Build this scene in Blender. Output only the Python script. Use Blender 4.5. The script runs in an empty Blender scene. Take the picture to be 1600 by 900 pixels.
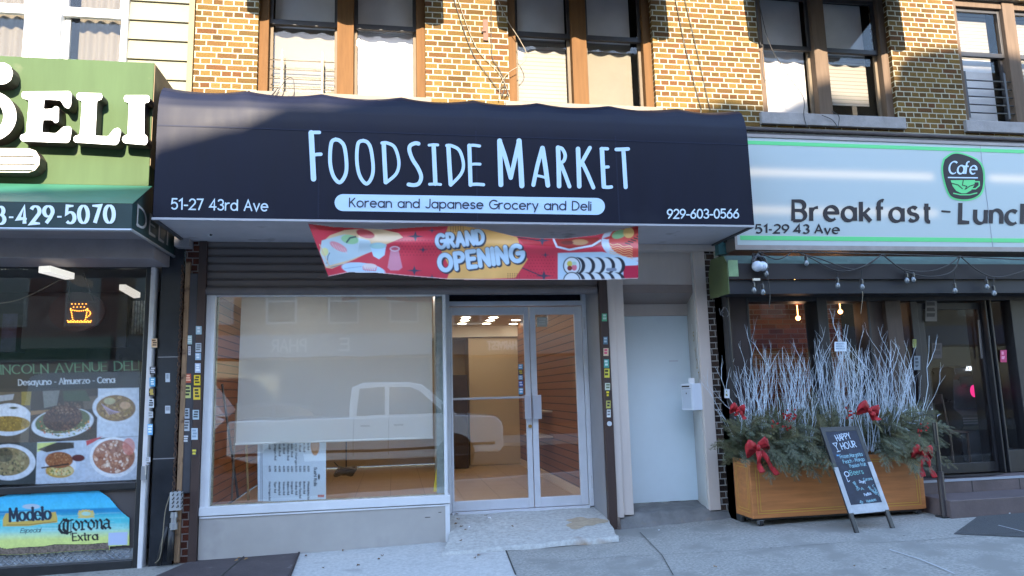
import bpy, math, random
import numpy as np
from mathutils import Vector, Matrix
random.seed(7)
SC = bpy.context.scene
COL = SC.collection
# ------------------------------------------------------------------ camera
CAM_Y, CAM_Z, FPX = -7.55, 1.30, 1110.0
def cam_rot(p, y, r):
    return (Matrix.Rotation(y, 3, 'Z') @ Matrix.Rotation(p, 3, 'X') @ Matrix.Rotation(r, 3, 'Y'))
CR = cam_rot(math.radians(8.23), math.radians(-9.58), math.radians(1.525))
cam_d = bpy.data.cameras.new('camera'); cam = bpy.data.objects.new('camera', cam_d); COL.objects.link(cam)
cam_d.sensor_width = 36; cam_d.lens = FPX / 1600 * 36; cam_d.clip_end = 2000; cam_d.clip_start = 0.05
cam.matrix_world = Matrix.Translation((0, CAM_Y, CAM_Z)) @ (CR @ Matrix.Rotation(math.pi / 2, 3, 'X')).to_4x4()
SC.camera = cam
# ------------------------------------------------------------------ sky, sun, exposure
SUN_EL, SUN_AZ = math.radians(27), math.radians(3)      # the sun stands behind the camera, a touch to its left
w = bpy.data.worlds.new('World'); SC.world = w; w.use_nodes = True
nt = w.node_tree
sky = nt.nodes.new('ShaderNodeTexSky'); sky.sky_type = 'NISHITA'; sky.sun_disc = False
sky.sun_elevation = SUN_EL; sky.sun_rotation = math.pi + SUN_AZ
sky.air_density = 1.0; sky.dust_density = 0.25
nt.links.new(sky.outputs[0], nt.nodes['Background'].inputs[0])
nt.nodes['Background'].inputs[1].default_value = 0.15
sl = bpy.data.lights.new('sun', 'SUN'); so = bpy.data.objects.new('sun', sl); COL.objects.link(so)
sl.energy = 2.7; sl.angle = math.radians(0.5); sl.color = (1.0, 0.86, 0.68)
TO_SUN = Vector((-math.sin(SUN_AZ) * math.cos(SUN_EL), -math.cos(SUN_AZ) * math.cos(SUN_EL), math.sin(SUN_EL)))
so.rotation_euler = TO_SUN.to_track_quat('Z', 'Y').to_euler(); so.location = (0, -30, 30)
SC.view_settings.view_transform = 'Standard'; SC.view_settings.look = 'None'
SC.view_settings.gamma = 1.0; SC.view_settings.use_curve_mapping = False
SC.view_settings.exposure = 3.0
try:
    SC.cycles.use_denoising = True; SC.cycles.sample_clamp_indirect = 6
    SC.cycles.max_bounces = 8; SC.cycles.transparent_max_bounces = 12
except Exception: pass

# ------------------------------------------------------------------ pixel of the photograph -> point on a plane of the place
def ray(px, py): return CR @ Vector(((px - 800) / FPX, 1.0, -(py - 450) / FPX))
CO = Vector((0, CAM_Y, CAM_Z))
def at(px, py, Y=0.0):
    d = ray(px, py); return CO + d * ((Y - CAM_Y) / d.y)
def ax(px, py, X):
    d = ray(px, py); return CO + d * (X / d.x)
def gz(px, py, Z):
    d = ray(px, py); return CO + d * ((Z - CAM_Z) / d.z)
GX = [(-40, -.7), (-6, -.33), (-2.4, -.262), (.5, -.208), (2.3, -.172), (3.7, -.118), (5.5, -.095), (9, -.06), (40, .3)]
def ground(x, y):
    for (a, za), (b, zb) in zip(GX, GX[1:]):
        if a <= x <= b: return za + (zb - za) * (x - a) / (b - a) + .02 * min(y, 0)
    return -.2

# ------------------------------------------------------------------ materials
def s2l(c): c /= 255.0; return c / 12.92 if c <= .04045 else ((c + .055) / 1.055) ** 2.4
def RGB(r, g, b, k=1.0): return (min(1, s2l(r) * k), min(1, s2l(g) * k), min(1, s2l(b) * k))
MATS = {}
def mat(name, col, rough=.6, metal=0, var=0.0, vscale=6.0, bump=0.0, bscale=60.0, spec=.5, col2=None, emit=None, estr=0, stretch=None, trans=0, sheen=0, coat=0, detail=4, dirt=None, spots=None):
    if name in MATS: return MATS[name]
    m = bpy.data.materials.new(name); m.use_nodes = True; MATS[name] = m
    n = m.node_tree.nodes; L = m.node_tree.links; b = n['Principled BSDF']
    b.inputs['Base Color'].default_value = (*col, 1); b.inputs['Roughness'].default_value = rough
    b.inputs['Metallic'].default_value = metal; b.inputs['Specular IOR Level'].default_value = spec
    if sheen: b.inputs['Sheen Weight'].default_value = sheen
    if coat: b.inputs['Coat Weight'].default_value = coat
    if emit: b.inputs['Emission Color'].default_value = (*emit, 1); b.inputs['Emission Strength'].default_value = estr
    geo = n.new('ShaderNodeTexCoord')
    vec = geo.outputs['Object']
    if stretch:
        mp = n.new('ShaderNodeMapping'); mp.inputs['Scale'].default_value = stretch; L.new(vec, mp.inputs[0]); vec = mp.outputs[0]
    if var or col2:
        nz = n.new('ShaderNodeTexNoise'); nz.inputs['Scale'].default_value = vscale; nz.inputs['Detail'].default_value = detail; nz.inputs['Roughness'].default_value = .65
        L.new(vec, nz.inputs['Vector'])
        rp = n.new('ShaderNodeValToRGB'); rp.color_ramp.elements[0].position = .3; rp.color_ramp.elements[1].position = .7
        c2 = col2 or tuple(min(1, c * (1 + var)) for c in col); c1 = col if col2 else tuple(c * (1 - var) for c in col)
        rp.color_ramp.elements[0].color = (*c1, 1); rp.color_ramp.elements[1].color = (*c2, 1)
        L.new(nz.outputs['Fac'], rp.inputs[0]); out = rp.outputs[0]
        if dirt:   # (colour, scale, threshold)
            nd = n.new('ShaderNodeTexNoise'); nd.inputs['Scale'].default_value = dirt[1]; nd.inputs['Detail'].default_value = 6; L.new(geo.outputs['Object'], nd.inputs['Vector'])
            rd = n.new('ShaderNodeValToRGB'); rd.color_ramp.elements[0].position = dirt[2]; rd.color_ramp.elements[1].position = dirt[2] + .12
            L.new(nd.outputs['Fac'], rd.inputs[0])
            mx = n.new('ShaderNodeMix'); mx.data_type = 'RGBA'; L.new(rd.outputs[0], mx.inputs[0]); L.new(out, mx.inputs[6]); mx.inputs[7].default_value = (*dirt[0], 1); out = mx.outputs[2]
        if spots:  # (colour, scale, radius): separate small round stains
            vo = n.new('ShaderNodeTexVoronoi'); vo.inputs['Scale'].default_value = spots[1]; L.new(geo.outputs['Object'], vo.inputs['Vector'])
            sr = n.new('ShaderNodeMapRange'); sr.inputs[1].default_value = spots[2]; sr.inputs[2].default_value = spots[2] * .75; L.new(vo.outputs['Distance'], sr.inputs[0])
            mq = n.new('ShaderNodeMix'); mq.data_type = 'RGBA'; L.new(sr.outputs[0], mq.inputs[0]); L.new(out, mq.inputs[6]); mq.inputs[7].default_value = (*spots[0], 1); out = mq.outputs[2]
        L.new(out, b.inputs['Base Color'])
        mr = n.new('ShaderNodeMapRange'); mr.inputs[3].default_value = max(.05, rough - .1); mr.inputs[4].default_value = min(1, rough + .12)
        L.new(nz.outputs['Fac'], mr.inputs[0]); L.new(mr.outputs[0], b.inputs['Roughness'])
    if bump:
        nb = n.new('ShaderNodeTexNoise'); nb.inputs['Scale'].default_value = bscale; nb.inputs['Detail'].default_value = 5; L.new(vec, nb.inputs['Vector'])
        bp = n.new('ShaderNodeBump'); bp.inputs['Strength'].default_value = bump; bp.inputs['Distance'].default_value = .01
        L.new(nb.outputs['Fac'], bp.inputs['Height']); L.new(bp.outputs[0], b.inputs['Normal'])
    return m
def mathn(n, L, op, a, b=None, c=None):
    q = n.new('ShaderNodeMath'); q.operation = op
    for i, v in enumerate((a, b, c)):
        if v is None: continue
        if isinstance(v, (int, float)): q.inputs[i].default_value = v
        else: L.new(v, q.inputs[i])
    return q.outputs[0]
def glass(name, tint=(1, 1, 1), boost=1.0, rough=0.0, wav=.0):
    if name in MATS: return MATS[name]
    m = bpy.data.materials.new(name); m.use_nodes = True; MATS[name] = m
    n = m.node_tree.nodes; L = m.node_tree.links; n.remove(n['Principled BSDF'])
    tr = n.new('ShaderNodeBsdfTransparent'); tr.inputs[0].default_value = (*tint, 1)
    gl = n.new('ShaderNodeBsdfGlossy'); gl.inputs['Roughness'].default_value = rough
    fr = n.new('ShaderNodeLayerWeight'); fr.inputs[0].default_value = .5      # Schlick, the same from both sides of a thin pane
    p5 = mathn(n, L, 'MULTIPLY_ADD', mathn(n, L, 'POWER', fr.outputs['Facing'], 5.0), .96, .04)
    mu = n.new('ShaderNodeMath'); mu.operation = 'MULTIPLY'; mu.use_clamp = True; mu.inputs[1].default_value = 1.0 * boost
    L.new(p5, mu.inputs[0])
    mx = n.new('ShaderNodeMixShader'); L.new(mu.outputs[0], mx.inputs[0]); L.new(tr.outputs[0], mx.inputs[1]); L.new(gl.outputs[0], mx.inputs[2])
    if wav:
        tc = n.new('ShaderNodeTexCoord'); nb = n.new('ShaderNodeTexNoise'); nb.inputs['Scale'].default_value = 1.6; L.new(tc.outputs['Object'], nb.inputs['Vector'])
        bp = n.new('ShaderNodeBump'); bp.inputs['Strength'].default_value = wav; bp.inputs['Distance'].default_value = .05; L.new(nb.outputs['Fac'], bp.inputs['Height'])
        L.new(bp.outputs[0], gl.inputs['Normal']); L.new(bp.outputs[0], fr.inputs['Normal'])
    L.new(mx.outputs[0], n['Material Output'].inputs[0])
    return m
def brick_mat(name, cols, mortar, course=.0677, length=.214, gap=.011, english=True, bumpy=.6, rough=.85):
    """rows of stretchers and rows of headers by turns, each brick its own colour"""
    if name in MATS: return MATS[name]
    m = bpy.data.materials.new(name); m.use_nodes = True; MATS[name] = m
    n = m.node_tree.nodes; L = m.node_tree.links; b = n['Principled BSDF']; b.inputs['Roughness'].default_value = rough
    b.inputs['Specular IOR Level'].default_value = .08
    g = n.new('ShaderNodeNewGeometry'); sp = n.new('ShaderNodeSeparateXYZ')
    wob = n.new('ShaderNodeTexNoise'); wob.inputs['Scale'].default_value = 9; L.new(g.outputs['Position'], wob.inputs['Vector'])
    wv = n.new('ShaderNodeVectorMath'); wv.operation = 'MULTIPLY_ADD'; L.new(wob.outputs['Color'], wv.inputs[0]); wv.inputs[1].default_value = (.012, 0, .008); L.new(g.outputs['Position'], wv.inputs[2])
    L.new(wv.outputs[0], sp.inputs[0])
    M = lambda op, a, b=None, c=None: mathn(n, L, op, a, b, c)
    u = M('ADD', M('ADD', sp.outputs[0], sp.outputs[1]), 50.0); v = M('ADD', sp.outputs[2], 10.0)
    vr = M('DIVIDE', v, course); row = M('FLOOR', vr); fv = M('SUBTRACT', vr, row)
    par = M('MODULO', row, 2.0)
    ln = M('MULTIPLY', M('SUBTRACT', 1.0, M('MULTIPLY', par, .5 if english else 0.0)), length)
    off = M('MULTIPLY', par, length * (.25 if english else .5))
    off = M('ADD', off, M('MULTIPLY', M('MODULO', M('FLOOR', M('DIVIDE', row, 2.0)), 2.0), length * (.5 if english else 0)))
    ur = M('DIVIDE', M('ADD', u, off), ln); ci = M('FLOOR', ur); fu = M('SUBTRACT', ur, ci)
    # distance to the joint, metres
    du = M('MULTIPLY', M('MINIMUM', fu, M('SUBTRACT', 1.0, fu)), ln); dv = M('MULTIPLY', M('MINIMUM', fv, M('SUBTRACT', 1.0, fv)), course)
    d = M('MINIMUM', du, dv)
    mask = n.new('ShaderNodeMapRange'); mask.inputs[1].default_value = gap * .4; mask.inputs[2].default_value = gap * .62; L.new(d, mask.inputs[0])
    cb = n.new('ShaderNodeCombineXYZ'); L.new(ci, cb.inputs[0]); L.new(row, cb.inputs[1])
    wn = n.new('ShaderNodeTexWhiteNoise'); wn.noise_dimensions = '2D'; L.new(cb.outputs[0], wn.inputs['Vector'])
    rp = n.new('ShaderNodeValToRGB'); e = rp.color_ramp.elements
    while len(e) < len(cols): e.new(.5)
    for i, c in enumerate(cols): e[i].position = i / (len(cols) - 1); e[i].color = (*c, 1)
    L.new(wn.outputs['Value'], rp.inputs[0])
    nz = n.new('ShaderNodeTexNoise'); nz.inputs['Scale'].default_value = 90; nz.inputs['Detail'].default_value = 4; L.new(g.outputs['Position'], nz.inputs['Vector'])
    mr = n.new('ShaderNodeMapRange'); mr.inputs[1].default_value = .3; mr.inputs[2].default_value = .7; mr.inputs[3].default_value = .62; mr.inputs[4].default_value = 1.3; L.new(nz.outputs['Fac'], mr.inputs[0])
    big = n.new('ShaderNodeTexNoise'); big.inputs['Scale'].default_value = 1.7; big.inputs['Detail'].default_value = 5; L.new(g.outputs['Position'], big.inputs['Vector'])
    mb = n.new('ShaderNodeMapRange'); mb.inputs[1].default_value = .3; mb.inputs[2].default_value = .7; mb.inputs[3].default_value = .8; mb.inputs[4].default_value = 1.12; L.new(big.outputs['Fac'], mb.inputs[0])
    k = M('MULTIPLY', mr.outputs[0], mb.outputs[0])
    vm = n.new('ShaderNodeVectorMath'); vm.operation = 'SCALE'; L.new(rp.outputs[0], vm.inputs[0]); L.new(k, vm.inputs['Scale'])
    vm2 = n.new('ShaderNodeVectorMath'); vm2.operation = 'SCALE'; vm2.inputs[0].default_value = mortar; L.new(mb.outputs[0], vm2.inputs['Scale'])
    mx = n.new('ShaderNodeMix'); mx.data_type = 'RGBA'; L.new(mask.outputs[0], mx.inputs[0]); L.new(vm2.outputs[0], mx.inputs[6]); L.new(vm.outputs[0], mx.inputs[7])
    L.new(mx.outputs[2], b.inputs['Base Color'])
    hh = M('ADD', mask.outputs[0], M('MULTIPLY', nz.outputs['Fac'], .35))
    bp = n.new('ShaderNodeBump'); bp.inputs['Strength'].default_value = bumpy; bp.inputs['Distance'].default_value = .006; L.new(hh, bp.inputs['Height']); L.new(bp.outputs[0], b.inputs['Normal'])
    return m
def stripe_mat(name, col, dark, pitch, gap, axis=2, rough=.6, var=.15, shift=0.0, bump=.5, axis2=None, pitch2=1, gap2=.01):
    """boards or tiles: dark grooves every `pitch` metres along an axis (and along axis2)"""
    if name in MATS: return MATS[name]
    m = bpy.data.materials.new(name); m.use_nodes = True; MATS[name] = m
    n = m.node_tree.nodes; L = m.node_tree.links; b = n['Principled BSDF']; b.inputs['Roughness'].default_value = rough
    g = n.new('ShaderNodeNewGeometry'); sp = n.new('ShaderNodeSeparateXYZ'); L.new(g.outputs['Position'], sp.inputs[0])
    M = lambda op, a, b=None, c=None: mathn(n, L, op, a, b, c)
    def groove(axv, p, gp):
        r = M('DIVIDE', M('ADD', axv, 50 + shift), p); f = M('FRACT', r)
        mk = n.new('ShaderNodeMapRange'); mk.inputs[1].default_value = gp * .6 / p; mk.inputs[2].default_value = gp / p; L.new(f, mk.inputs[0])
        return mk.outputs[0], M('FLOOR', r)
    mk, idx = groove(sp.outputs[axis], pitch, gap)
    cb = n.new('ShaderNodeCombineXYZ'); L.new(idx, cb.inputs[0])
    if axis2 is not None:
        mk2, i2 = groove(sp.outputs[axis2], pitch2, gap2); mk = M('MULTIPLY', mk, mk2); L.new(i2, cb.inputs[1])
    wn = n.new('ShaderNodeTexWhiteNoise'); wn.noise_dimensions = '2D'; L.new(cb.outputs[0], wn.inputs['Vector'])
    nz = n.new('ShaderNodeTexNoise'); nz.inputs['Scale'].default_value = 7; nz.inputs['Detail'].default_value = 6; L.new(g.outputs['Position'], nz.inputs['Vector'])
    k = M('ADD', 1 - var, M('MULTIPLY', M('ADD', wn.outputs['Value'], nz.outputs['Fac']), var))
    vm = n.new('ShaderNodeVectorMath'); vm.operation = 'SCALE'; vm.inputs[0].default_value = col; L.new(k, vm.inputs['Scale'])
    mx = n.new('ShaderNodeMix'); mx.data_type = 'RGBA'; L.new(mk, mx.inputs[0]); mx.inputs[6].default_value = (*dark, 1); L.new(vm.outputs[0], mx.inputs[7]); L.new(mx.outputs[2], b.inputs['Base Color'])
    bp = n.new('ShaderNodeBump'); bp.inputs['Strength'].default_value = bump; bp.inputs['Distance'].default_value = .005; L.new(mk, bp.inputs['Height']); L.new(bp.outputs[0], b.inputs['Normal'])
    return m
def paint_mat(name, rough=.5, emit=0.0, coat=0):
    """a printed sheet: the print is in the mesh's colour attribute"""
    if name in MATS: return MATS[name]
    m = bpy.data.materials.new(name); m.use_nodes = True; MATS[name] = m
    n = m.node_tree.nodes; L = m.node_tree.links; b = n['Principled BSDF']; b.inputs['Roughness'].default_value = rough
    if coat: b.inputs['Coat Weight'].default_value = coat
    a = n.new('ShaderNodeVertexColor'); a.layer_name = 'print'; L.new(a.outputs[0], b.inputs['Base Color'])
    if emit: L.new(a.outputs[0], b.inputs['Emission Color']); b.inputs['Emission Strength'].default_value = emit
    return m

# ------------------------------------------------------------------ mesh helpers
class MB:
    def __init__(s): s.v = []; s.f = []; s.m = []
    def add(s, pts, faces, mi=0):
        o = len(s.v); s.v += [tuple(p) for p in pts]; s.f += [tuple(i + o for i in f) for f in faces]; s.m += [mi] * len(faces); return s
    def box(s, x0, x1, y0, y1, z0, z1, mi=0):
        p = [(x, y, z) for z in (z0, z1) for y in (y0, y1) for x in (x0, x1)]
        return s.add(p, [(0, 2, 3, 1), (4, 5, 7, 6), (0, 1, 5, 4), (2, 6, 7, 3), (0, 4, 6, 2), (1, 3, 7, 5)], mi)
    def prism(s, poly, vec, mi=0):
        n = len(poly); a = [Vector(p) for p in poly]; b = [p + Vector(vec) for p in a]
        return s.add(a + b, [tuple(range(n))[::-1], tuple(range(n, 2 * n))] + [(i, (i + 1) % n, n + (i + 1) % n, n + i) for i in range(n)], mi)
    def poly(s, pts, mi=0): return s.add(pts, [tuple(range(len(pts)))], mi)
    def grid(s, fn, nu, nv, mi=0):
        pts = [fn(i / nu, j / nv) for j in range(nv + 1) for i in range(nu + 1)]
        return s.add(pts, [(j * (nu + 1) + i, j * (nu + 1) + i + 1, (j + 1) * (nu + 1) + i + 1, (j + 1) * (nu + 1) + i) for j in range(nv) for i in range(nu)], mi)
    def tube(s, pts, r, n=6, mi=0, cap=True):
        pts = [Vector(p) for p in pts]; rs = r if isinstance(r, (list, tuple)) else [r] * len(pts); ring = []
        prev = None
        for i, p in enumerate(pts):
            t = (pts[min(i + 1, len(pts) - 1)] - pts[max(i - 1, 0)]); t = t.normalized() if t.length > 1e-9 else Vector((0, 0, 1))
            if prev is None: prev = Vector((0, 0, 1)).cross(t) if abs(t.z) < .95 else Vector((1, 0, 0)).cross(t)
            u = (prev - t * prev.dot(t)); u = u.normalized() if u.length > 1e-6 else t.orthogonal().normalized(); prev = u; q = t.cross(u)
            ring += [p + (u * math.cos(2 * math.pi * k / n) + q * math.sin(2 * math.pi * k / n)) * rs[i] for k in range(n)]
        f = [(i * n + k, i * n + (k + 1) % n, (i + 1) * n + (k + 1) % n, (i + 1) * n + k) for i in range(len(pts) - 1) for k in range(n)]
        if cap: f += [tuple(range(n))[::-1], tuple(range((len(pts) - 1) * n, len(pts) * n))]
        return s.add(ring, f, mi)
    def lathe(s, c, axis, prof, n=16, mi=0):
        """prof: (distance along axis, radius)"""
        a = Vector(axis).normalized(); return s.tube([Vector(c) + a * t for t, _ in prof], [max(r, 1e-4) for _, r in prof], n, mi)
    def ball(s, c, r, n=10, mi=0, sc=(1, 1, 1)):
        c = Vector(c); m = n // 2; pts = [c + Vector((r * sc[0] * math.sin(math.pi * j / m) * math.cos(2 * math.pi * i / n), r * sc[1] * math.sin(math.pi * j / m) * math.sin(2 * math.pi * i / n), r * sc[2] * math.cos(math.pi * j / m))) for j in range(m + 1) for i in range(n)]
        return s.add(pts, [(j * n + i, (j + 1) * n + i, (j + 1) * n + (i + 1) % n, j * n + (i + 1) % n) for j in range(m) for i in range(n)], mi)
    def build(s, name, mats, parent=None, smooth=False, bevel=0, label=None):
        me = bpy.data.meshes.new(name); me.from_pydata(s.v, [], s.f)
        mats = mats if isinstance(mats, (list, tuple)) else [mats]
        for q in mats: me.materials.append(q)
        if len(mats) > 1: me.polygons.foreach_set('material_index', s.m)
        if smooth: me.polygons.foreach_set('use_smooth', [True] * len(me.polygons))
        me.update(); o = bpy.data.objects.new(name, me); COL.objects.link(o)
        if bevel:
            b = o.modifiers.new('edge', 'BEVEL'); b.width = bevel; b.segments = 2; b.limit_method = 'ANGLE'
        if parent is not None: under(o, parent)
        if label: o['label'] = label
        return o
def wloc(o): return (wloc(o.parent) if o.parent else Vector((0, 0, 0))) + o.location
def under(o, parent): o.parent = parent; o.location = -wloc(parent)
def tag(o, label, cat, group=None, kind=None):
    if label: o['label'] = label
    if cat: o['category'] = cat
    if group: o['group'] = group
    if kind: o['kind'] = kind
    return o
def thing(name, label, cat, loc=(0, 0, 0), group=None):
    o = bpy.data.objects.new(name, None); COL.objects.link(o); o.location = loc; o.empty_display_size = .1
    return tag(o, label, cat, group)
def struct(o, kind='structure', label=None, cat=None): o['kind'] = kind; return tag(o, label, cat)
def recentre(o):
    """put a one-mesh thing's origin at its base"""
    vs = [v.co for v in o.data.vertices]; c = Vector(((min(v.x for v in vs) + max(v.x for v in vs)) / 2, (min(v.y for v in vs) + max(v.y for v in vs)) / 2, min(v.z for v in vs)))
    o.data.transform(Matrix.Translation(-c)); o.location = c; return o
def smoothline(pts, n=6):
    pts = [Vector(p) for p in pts]
    if len(pts) < 3: return pts
    out = []
    for i in range(len(pts) - 1):
        p0, p1, p2, p3 = pts[max(i - 1, 0)], pts[i], pts[i + 1], pts[min(i + 2, len(pts) - 1)]
        for k in range(n):
            t = k / n; out.append(.5 * ((2 * p1) + (p2 - p0) * t + (2 * p0 - 5 * p1 + 4 * p2 - p3) * t * t + (3 * p1 - p0 - 3 * p2 + p3) * t ** 3))
    return out + [pts[-1]]

# ------------------------------------------------------------------ a stroke alphabet (cap height 1)
def arc(cx, cy, rx, ry, a0, a1, n=12): return [(cx + rx * math.cos(math.radians(a0 + (a1 - a0) * i / n)), cy + ry * math.sin(math.radians(a0 + (a1 - a0) * i / n))) for i in range(n + 1)]
X = .68
G = {
 'A': (.72, [[(0, 0), (.36, 1), (.72, 0)], [(.13, .34), (.59, .34)]]),
 'B': (.6, [[(0, 0), (0, 1)] + arc(.3, .76, .26, .24, 90, -90) + [(0, .52)], [(0, .52)] + arc(.32, .26, .28, .26, 90, -90) + [(0, 0)]]),
 'C': (.7, [arc(.42, .5, .42, .5, 50, 310, 18)]),
 'D': (.68, [[(0, 0), (0, 1)] + arc(.2, .5, .48, .5, 90, -90, 16) + [(0, 0)]]),
 'E': (.52, [[(.52, 1), (0, 1), (0, 0), (.52, 0)], [(0, .52), (.45, .52)]]),
 'F': (.5, [[(.5, 1), (0, 1), (0, 0)], [(0, .5), (.42, .5)]]),
 'G': (.78, [arc(.45, .5, .45, .5, 50, 360, 20) + [(.5, .5)]]),
 'H': (.64, [[(0, 0), (0, 1)], [(.64, 0), (.64, 1)], [(0, .5), (.64, .5)]]),
 'I': (.0, [[(0, 0), (0, 1)]]),
 'J': (.42, [[(.42, 1), (.42, .22)] + arc(.2, .22, .22, .22, 0, -150)]),
 'K': (.58, [[(0, 0), (0, 1)], [(.54, 1), (0, .4)], [(.18, .6), (.58, 0)]]),
 'L': (.48, [[(0, 1), (0, 0), (.48, 0)]]),
 'M': (.8, [[(0, 0), (.06, 1), (.4, .25), (.74, 1), (.8, 0)]]),
 'N': (.64, [[(0, 0), (0, 1), (.64, 0), (.64, 1)]]),
 'O': (.86, [arc(.43, .5, .43, .5, 90, 450, 24)]),
 'P': (.56, [[(0, 0), (0, 1)] + arc(.28, .74, .28, .26, 90, -90) + [(0, .48)]]),
 'Q': (.86, [arc(.43, .5, .43, .5, 90, 450, 24), [(.55, .2), (.82, -.06)]]),
 'R': (.58, [[(0, 0), (0, 1)] + arc(.28, .74, .28, .26, 90, -90) + [(0, .48)], [(.26, .48), (.58, 0)]]),
 'S': (.56, [arc(.28, .75, .26, .25, 30, 270, 10) + arc(.28, .25, .28, .25, 90, -150, 10)]),
 'T': (.62, [[(0, 1), (.62, 1)], [(.31, 1), (.31, 0)]]),
 'U': (.64, [[(0, 1), (0, .32)] + arc(.32, .32, .32, .32, 180, 360) + [(.64, 1)]]),
 'V': (.68, [[(0, 1), (.34, 0), (.68, 1)]]),
 'W': (.96, [[(0, 1), (.24, 0), (.48, .8), (.72, 0), (.96, 1)]]),
 'X': (.6, [[(0, 1), (.6, 0)], [(.6, 1), (0, 0)]]),
 'Y': (.62, [[(0, 1), (.31, .45), (.62, 1)], [(.31, .45), (.31, 0)]]),
 'Z': (.58, [[(0, 1), (.58, 1), (0, 0), (.58, 0)]]),
 'a': (.62, [arc(.31, .34, .31, .34, 0, 360, 18), [(.62, X), (.62, 0)]]),
 'b': (.62, [[(0, 1), (0, 0)], arc(.31, .34, .31, .34, 180, 540, 18)]),
 'c': (.54, [arc(.31, .34, .31, .34, 48, 312, 14)]),
 'd': (.62, [arc(.31, .34, .31, .34, 0, 360, 18), [(.62, 1), (.62, 0)]]),
 'e': (.62, [[(.02, .36), (.62, .36)] + arc(.31, .34, .31, .34, 4, 312, 16)]),
 'f': (.34, [arc(.22, .8, .16, .2, 60, 180, 6) + [(.06, 0)], [(-.08, .62), (.28, .62)]]),
 'g': (.62, [arc(.31, .34, .31, .34, 0, 360, 18), [(.62, X), (.62, -.05)] + arc(.32, -.05, .3, .26, 0, -150, 8)]),
 'h': (.54, [[(0, 1), (0, 0)], [(0, .38)] + arc(.27, .38, .27, .3, 180, 0) + [(.54, 0)]]),
 'i': (.0, [[(0, X), (0, 0)], [(0, .9), (0, .93)]]),
 'j': (.1, [[(.1, X), (.1, -.1)] + arc(-.05, -.1, .15, .18, 0, -110, 5), [(.1, .9), (.1, .93)]]),
 'k': (.48, [[(0, 1), (0, 0)], [(.44, X), (0, .26)], [(.14, .4), (.48, 0)]]),
 'l': (.0, [[(0, 1), (0, 0)]]),
 'm': (.86, [[(0, X), (0, 0)], [(0, .42)] + arc(.215, .44, .215, .24, 180, 0, 8) + [(.43, 0)], [(.43, .42)] + arc(.645, .44, .215, .24, 180, 0, 8) + [(.86, 0)]]),
 'n': (.54, [[(0, X), (0, 0)], [(0, .38)] + arc(.27, .38, .27, .3, 180, 0) + [(.54, 0)]]),
 'o': (.64, [arc(.32, .34, .32, .34, 90, 450, 18)]),
 'p': (.62, [[(0, X), (0, -.3)], arc(.31, .34, .31, .34, 180, 540, 18)]),
 'q': (.62, [[(.62, X), (.62, -.3)], arc(.31, .34, .31, .34, 0, 360, 18)]),
 'r': (.34, [[(0, X), (0, 0)], [(0, .36)] + arc(.32, .36, .32, .32, 180, 85, 7)]),
 's': (.44, [arc(.22, .51, .2, .17, 30, 270, 8) + arc(.22, .17, .22, .17, 90, -150, 8)]),
 't': (.36, [[(.14, .92), (.14, .16)] + arc(.3, .16, .16, .16, 180, 280, 5), [(0, X), (.34, X)]]),
 'u': (.54, [[(0, X), (0, .28)] + arc(.27, .28, .27, .28, 180, 360) + [(.54, X)], [(.54, .3), (.54, 0)]]),
 'v': (.54, [[(0, X), (.27, 0), (.54, X)]]),
 'w': (.8, [[(0, X), (.2, 0), (.4, .6), (.6, 0), (.8, X)]]),
 'x': (.5, [[(0, X), (.5, 0)], [(.5, X), (0, 0)]]),
 'y': (.54, [[(0, X), (.28, .02)], [(.54, X), (.2, -.28)]]),
 'z': (.48, [[(0, X), (.48, X), (0, 0), (.48, 0)]]),
 '0': (.6, [arc(.3, .5, .3, .5, 90, 450, 20)]),
 '1': (.3, [[(0, .8), (.26, 1), (.26, 0)]]),
 '2': (.56, [arc(.28, .72, .28, .28, 160, -35, 10) + [(0, 0), (.58, 0)]]),
 '3': (.54, [arc(.26, .75, .25, .25, 150, -90, 10), arc(.26, .25, .28, .25, 90, -150, 10)]),
 '4': (.6, [[(.44, 0), (.44, 1), (0, .28), (.6, .28)]]),
 '5': (.56, [[(.5, 1), (.08, 1), (.03, .55)] + arc(.27, .32, .29, .32, 120, -140, 12)]),
 '6': (.58, [[(.44, .98), (.16, .66), (.03, .42)], arc(.29, .3, .29, .3, 150, 510, 18)]),
 '7': (.54, [[(0, 1), (.54, 1), (.16, 0)]]),
 '8': (.56, [arc(.28, .76, .22, .24, 90, 450, 16), arc(.28, .26, .28, .26, 90, 450, 16)]),
 '9': (.58, [arc(.29, .7, .29, .3, -30, 330, 18), [(.55, .58), (.42, .34), (.14, .02)]]),
 '-': (.3, [[(0, .38), (.3, .38)]]), '.': (.04, [[(.02, 0), (.02, .03)]]), ',': (.05, [[(.04, .04), (0, -.12)]]), '&': (.6, [[(.6, 0), (.1, .8), (.3, 1), (.42, .8), (.02, .25), (.25, 0), (.58, .35)]]),
 '$': (.5, [arc(.25, .72, .22, .22, 30, 270, 8) + arc(.25, .25, .25, .25, 90, -150, 8), [(.25, 1.08), (.25, -.1)]]), '/': (.4, [[(0, 0), (.4, 1)]]), "'": (.04, [[(0, 1), (0, .82)]]), '!': (.04, [[(0, 1), (0, .3)], [(0, 0), (0, .03)]]), ':': (.04, [[(0, .1), (0, .13)], [(0, .55), (0, .58)]]), '*': (.3, [[(0, .6), (.3, .9)], [(.3, .6), (0, .9)], [(.15, .55), (.15, .95)]]),
}
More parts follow.
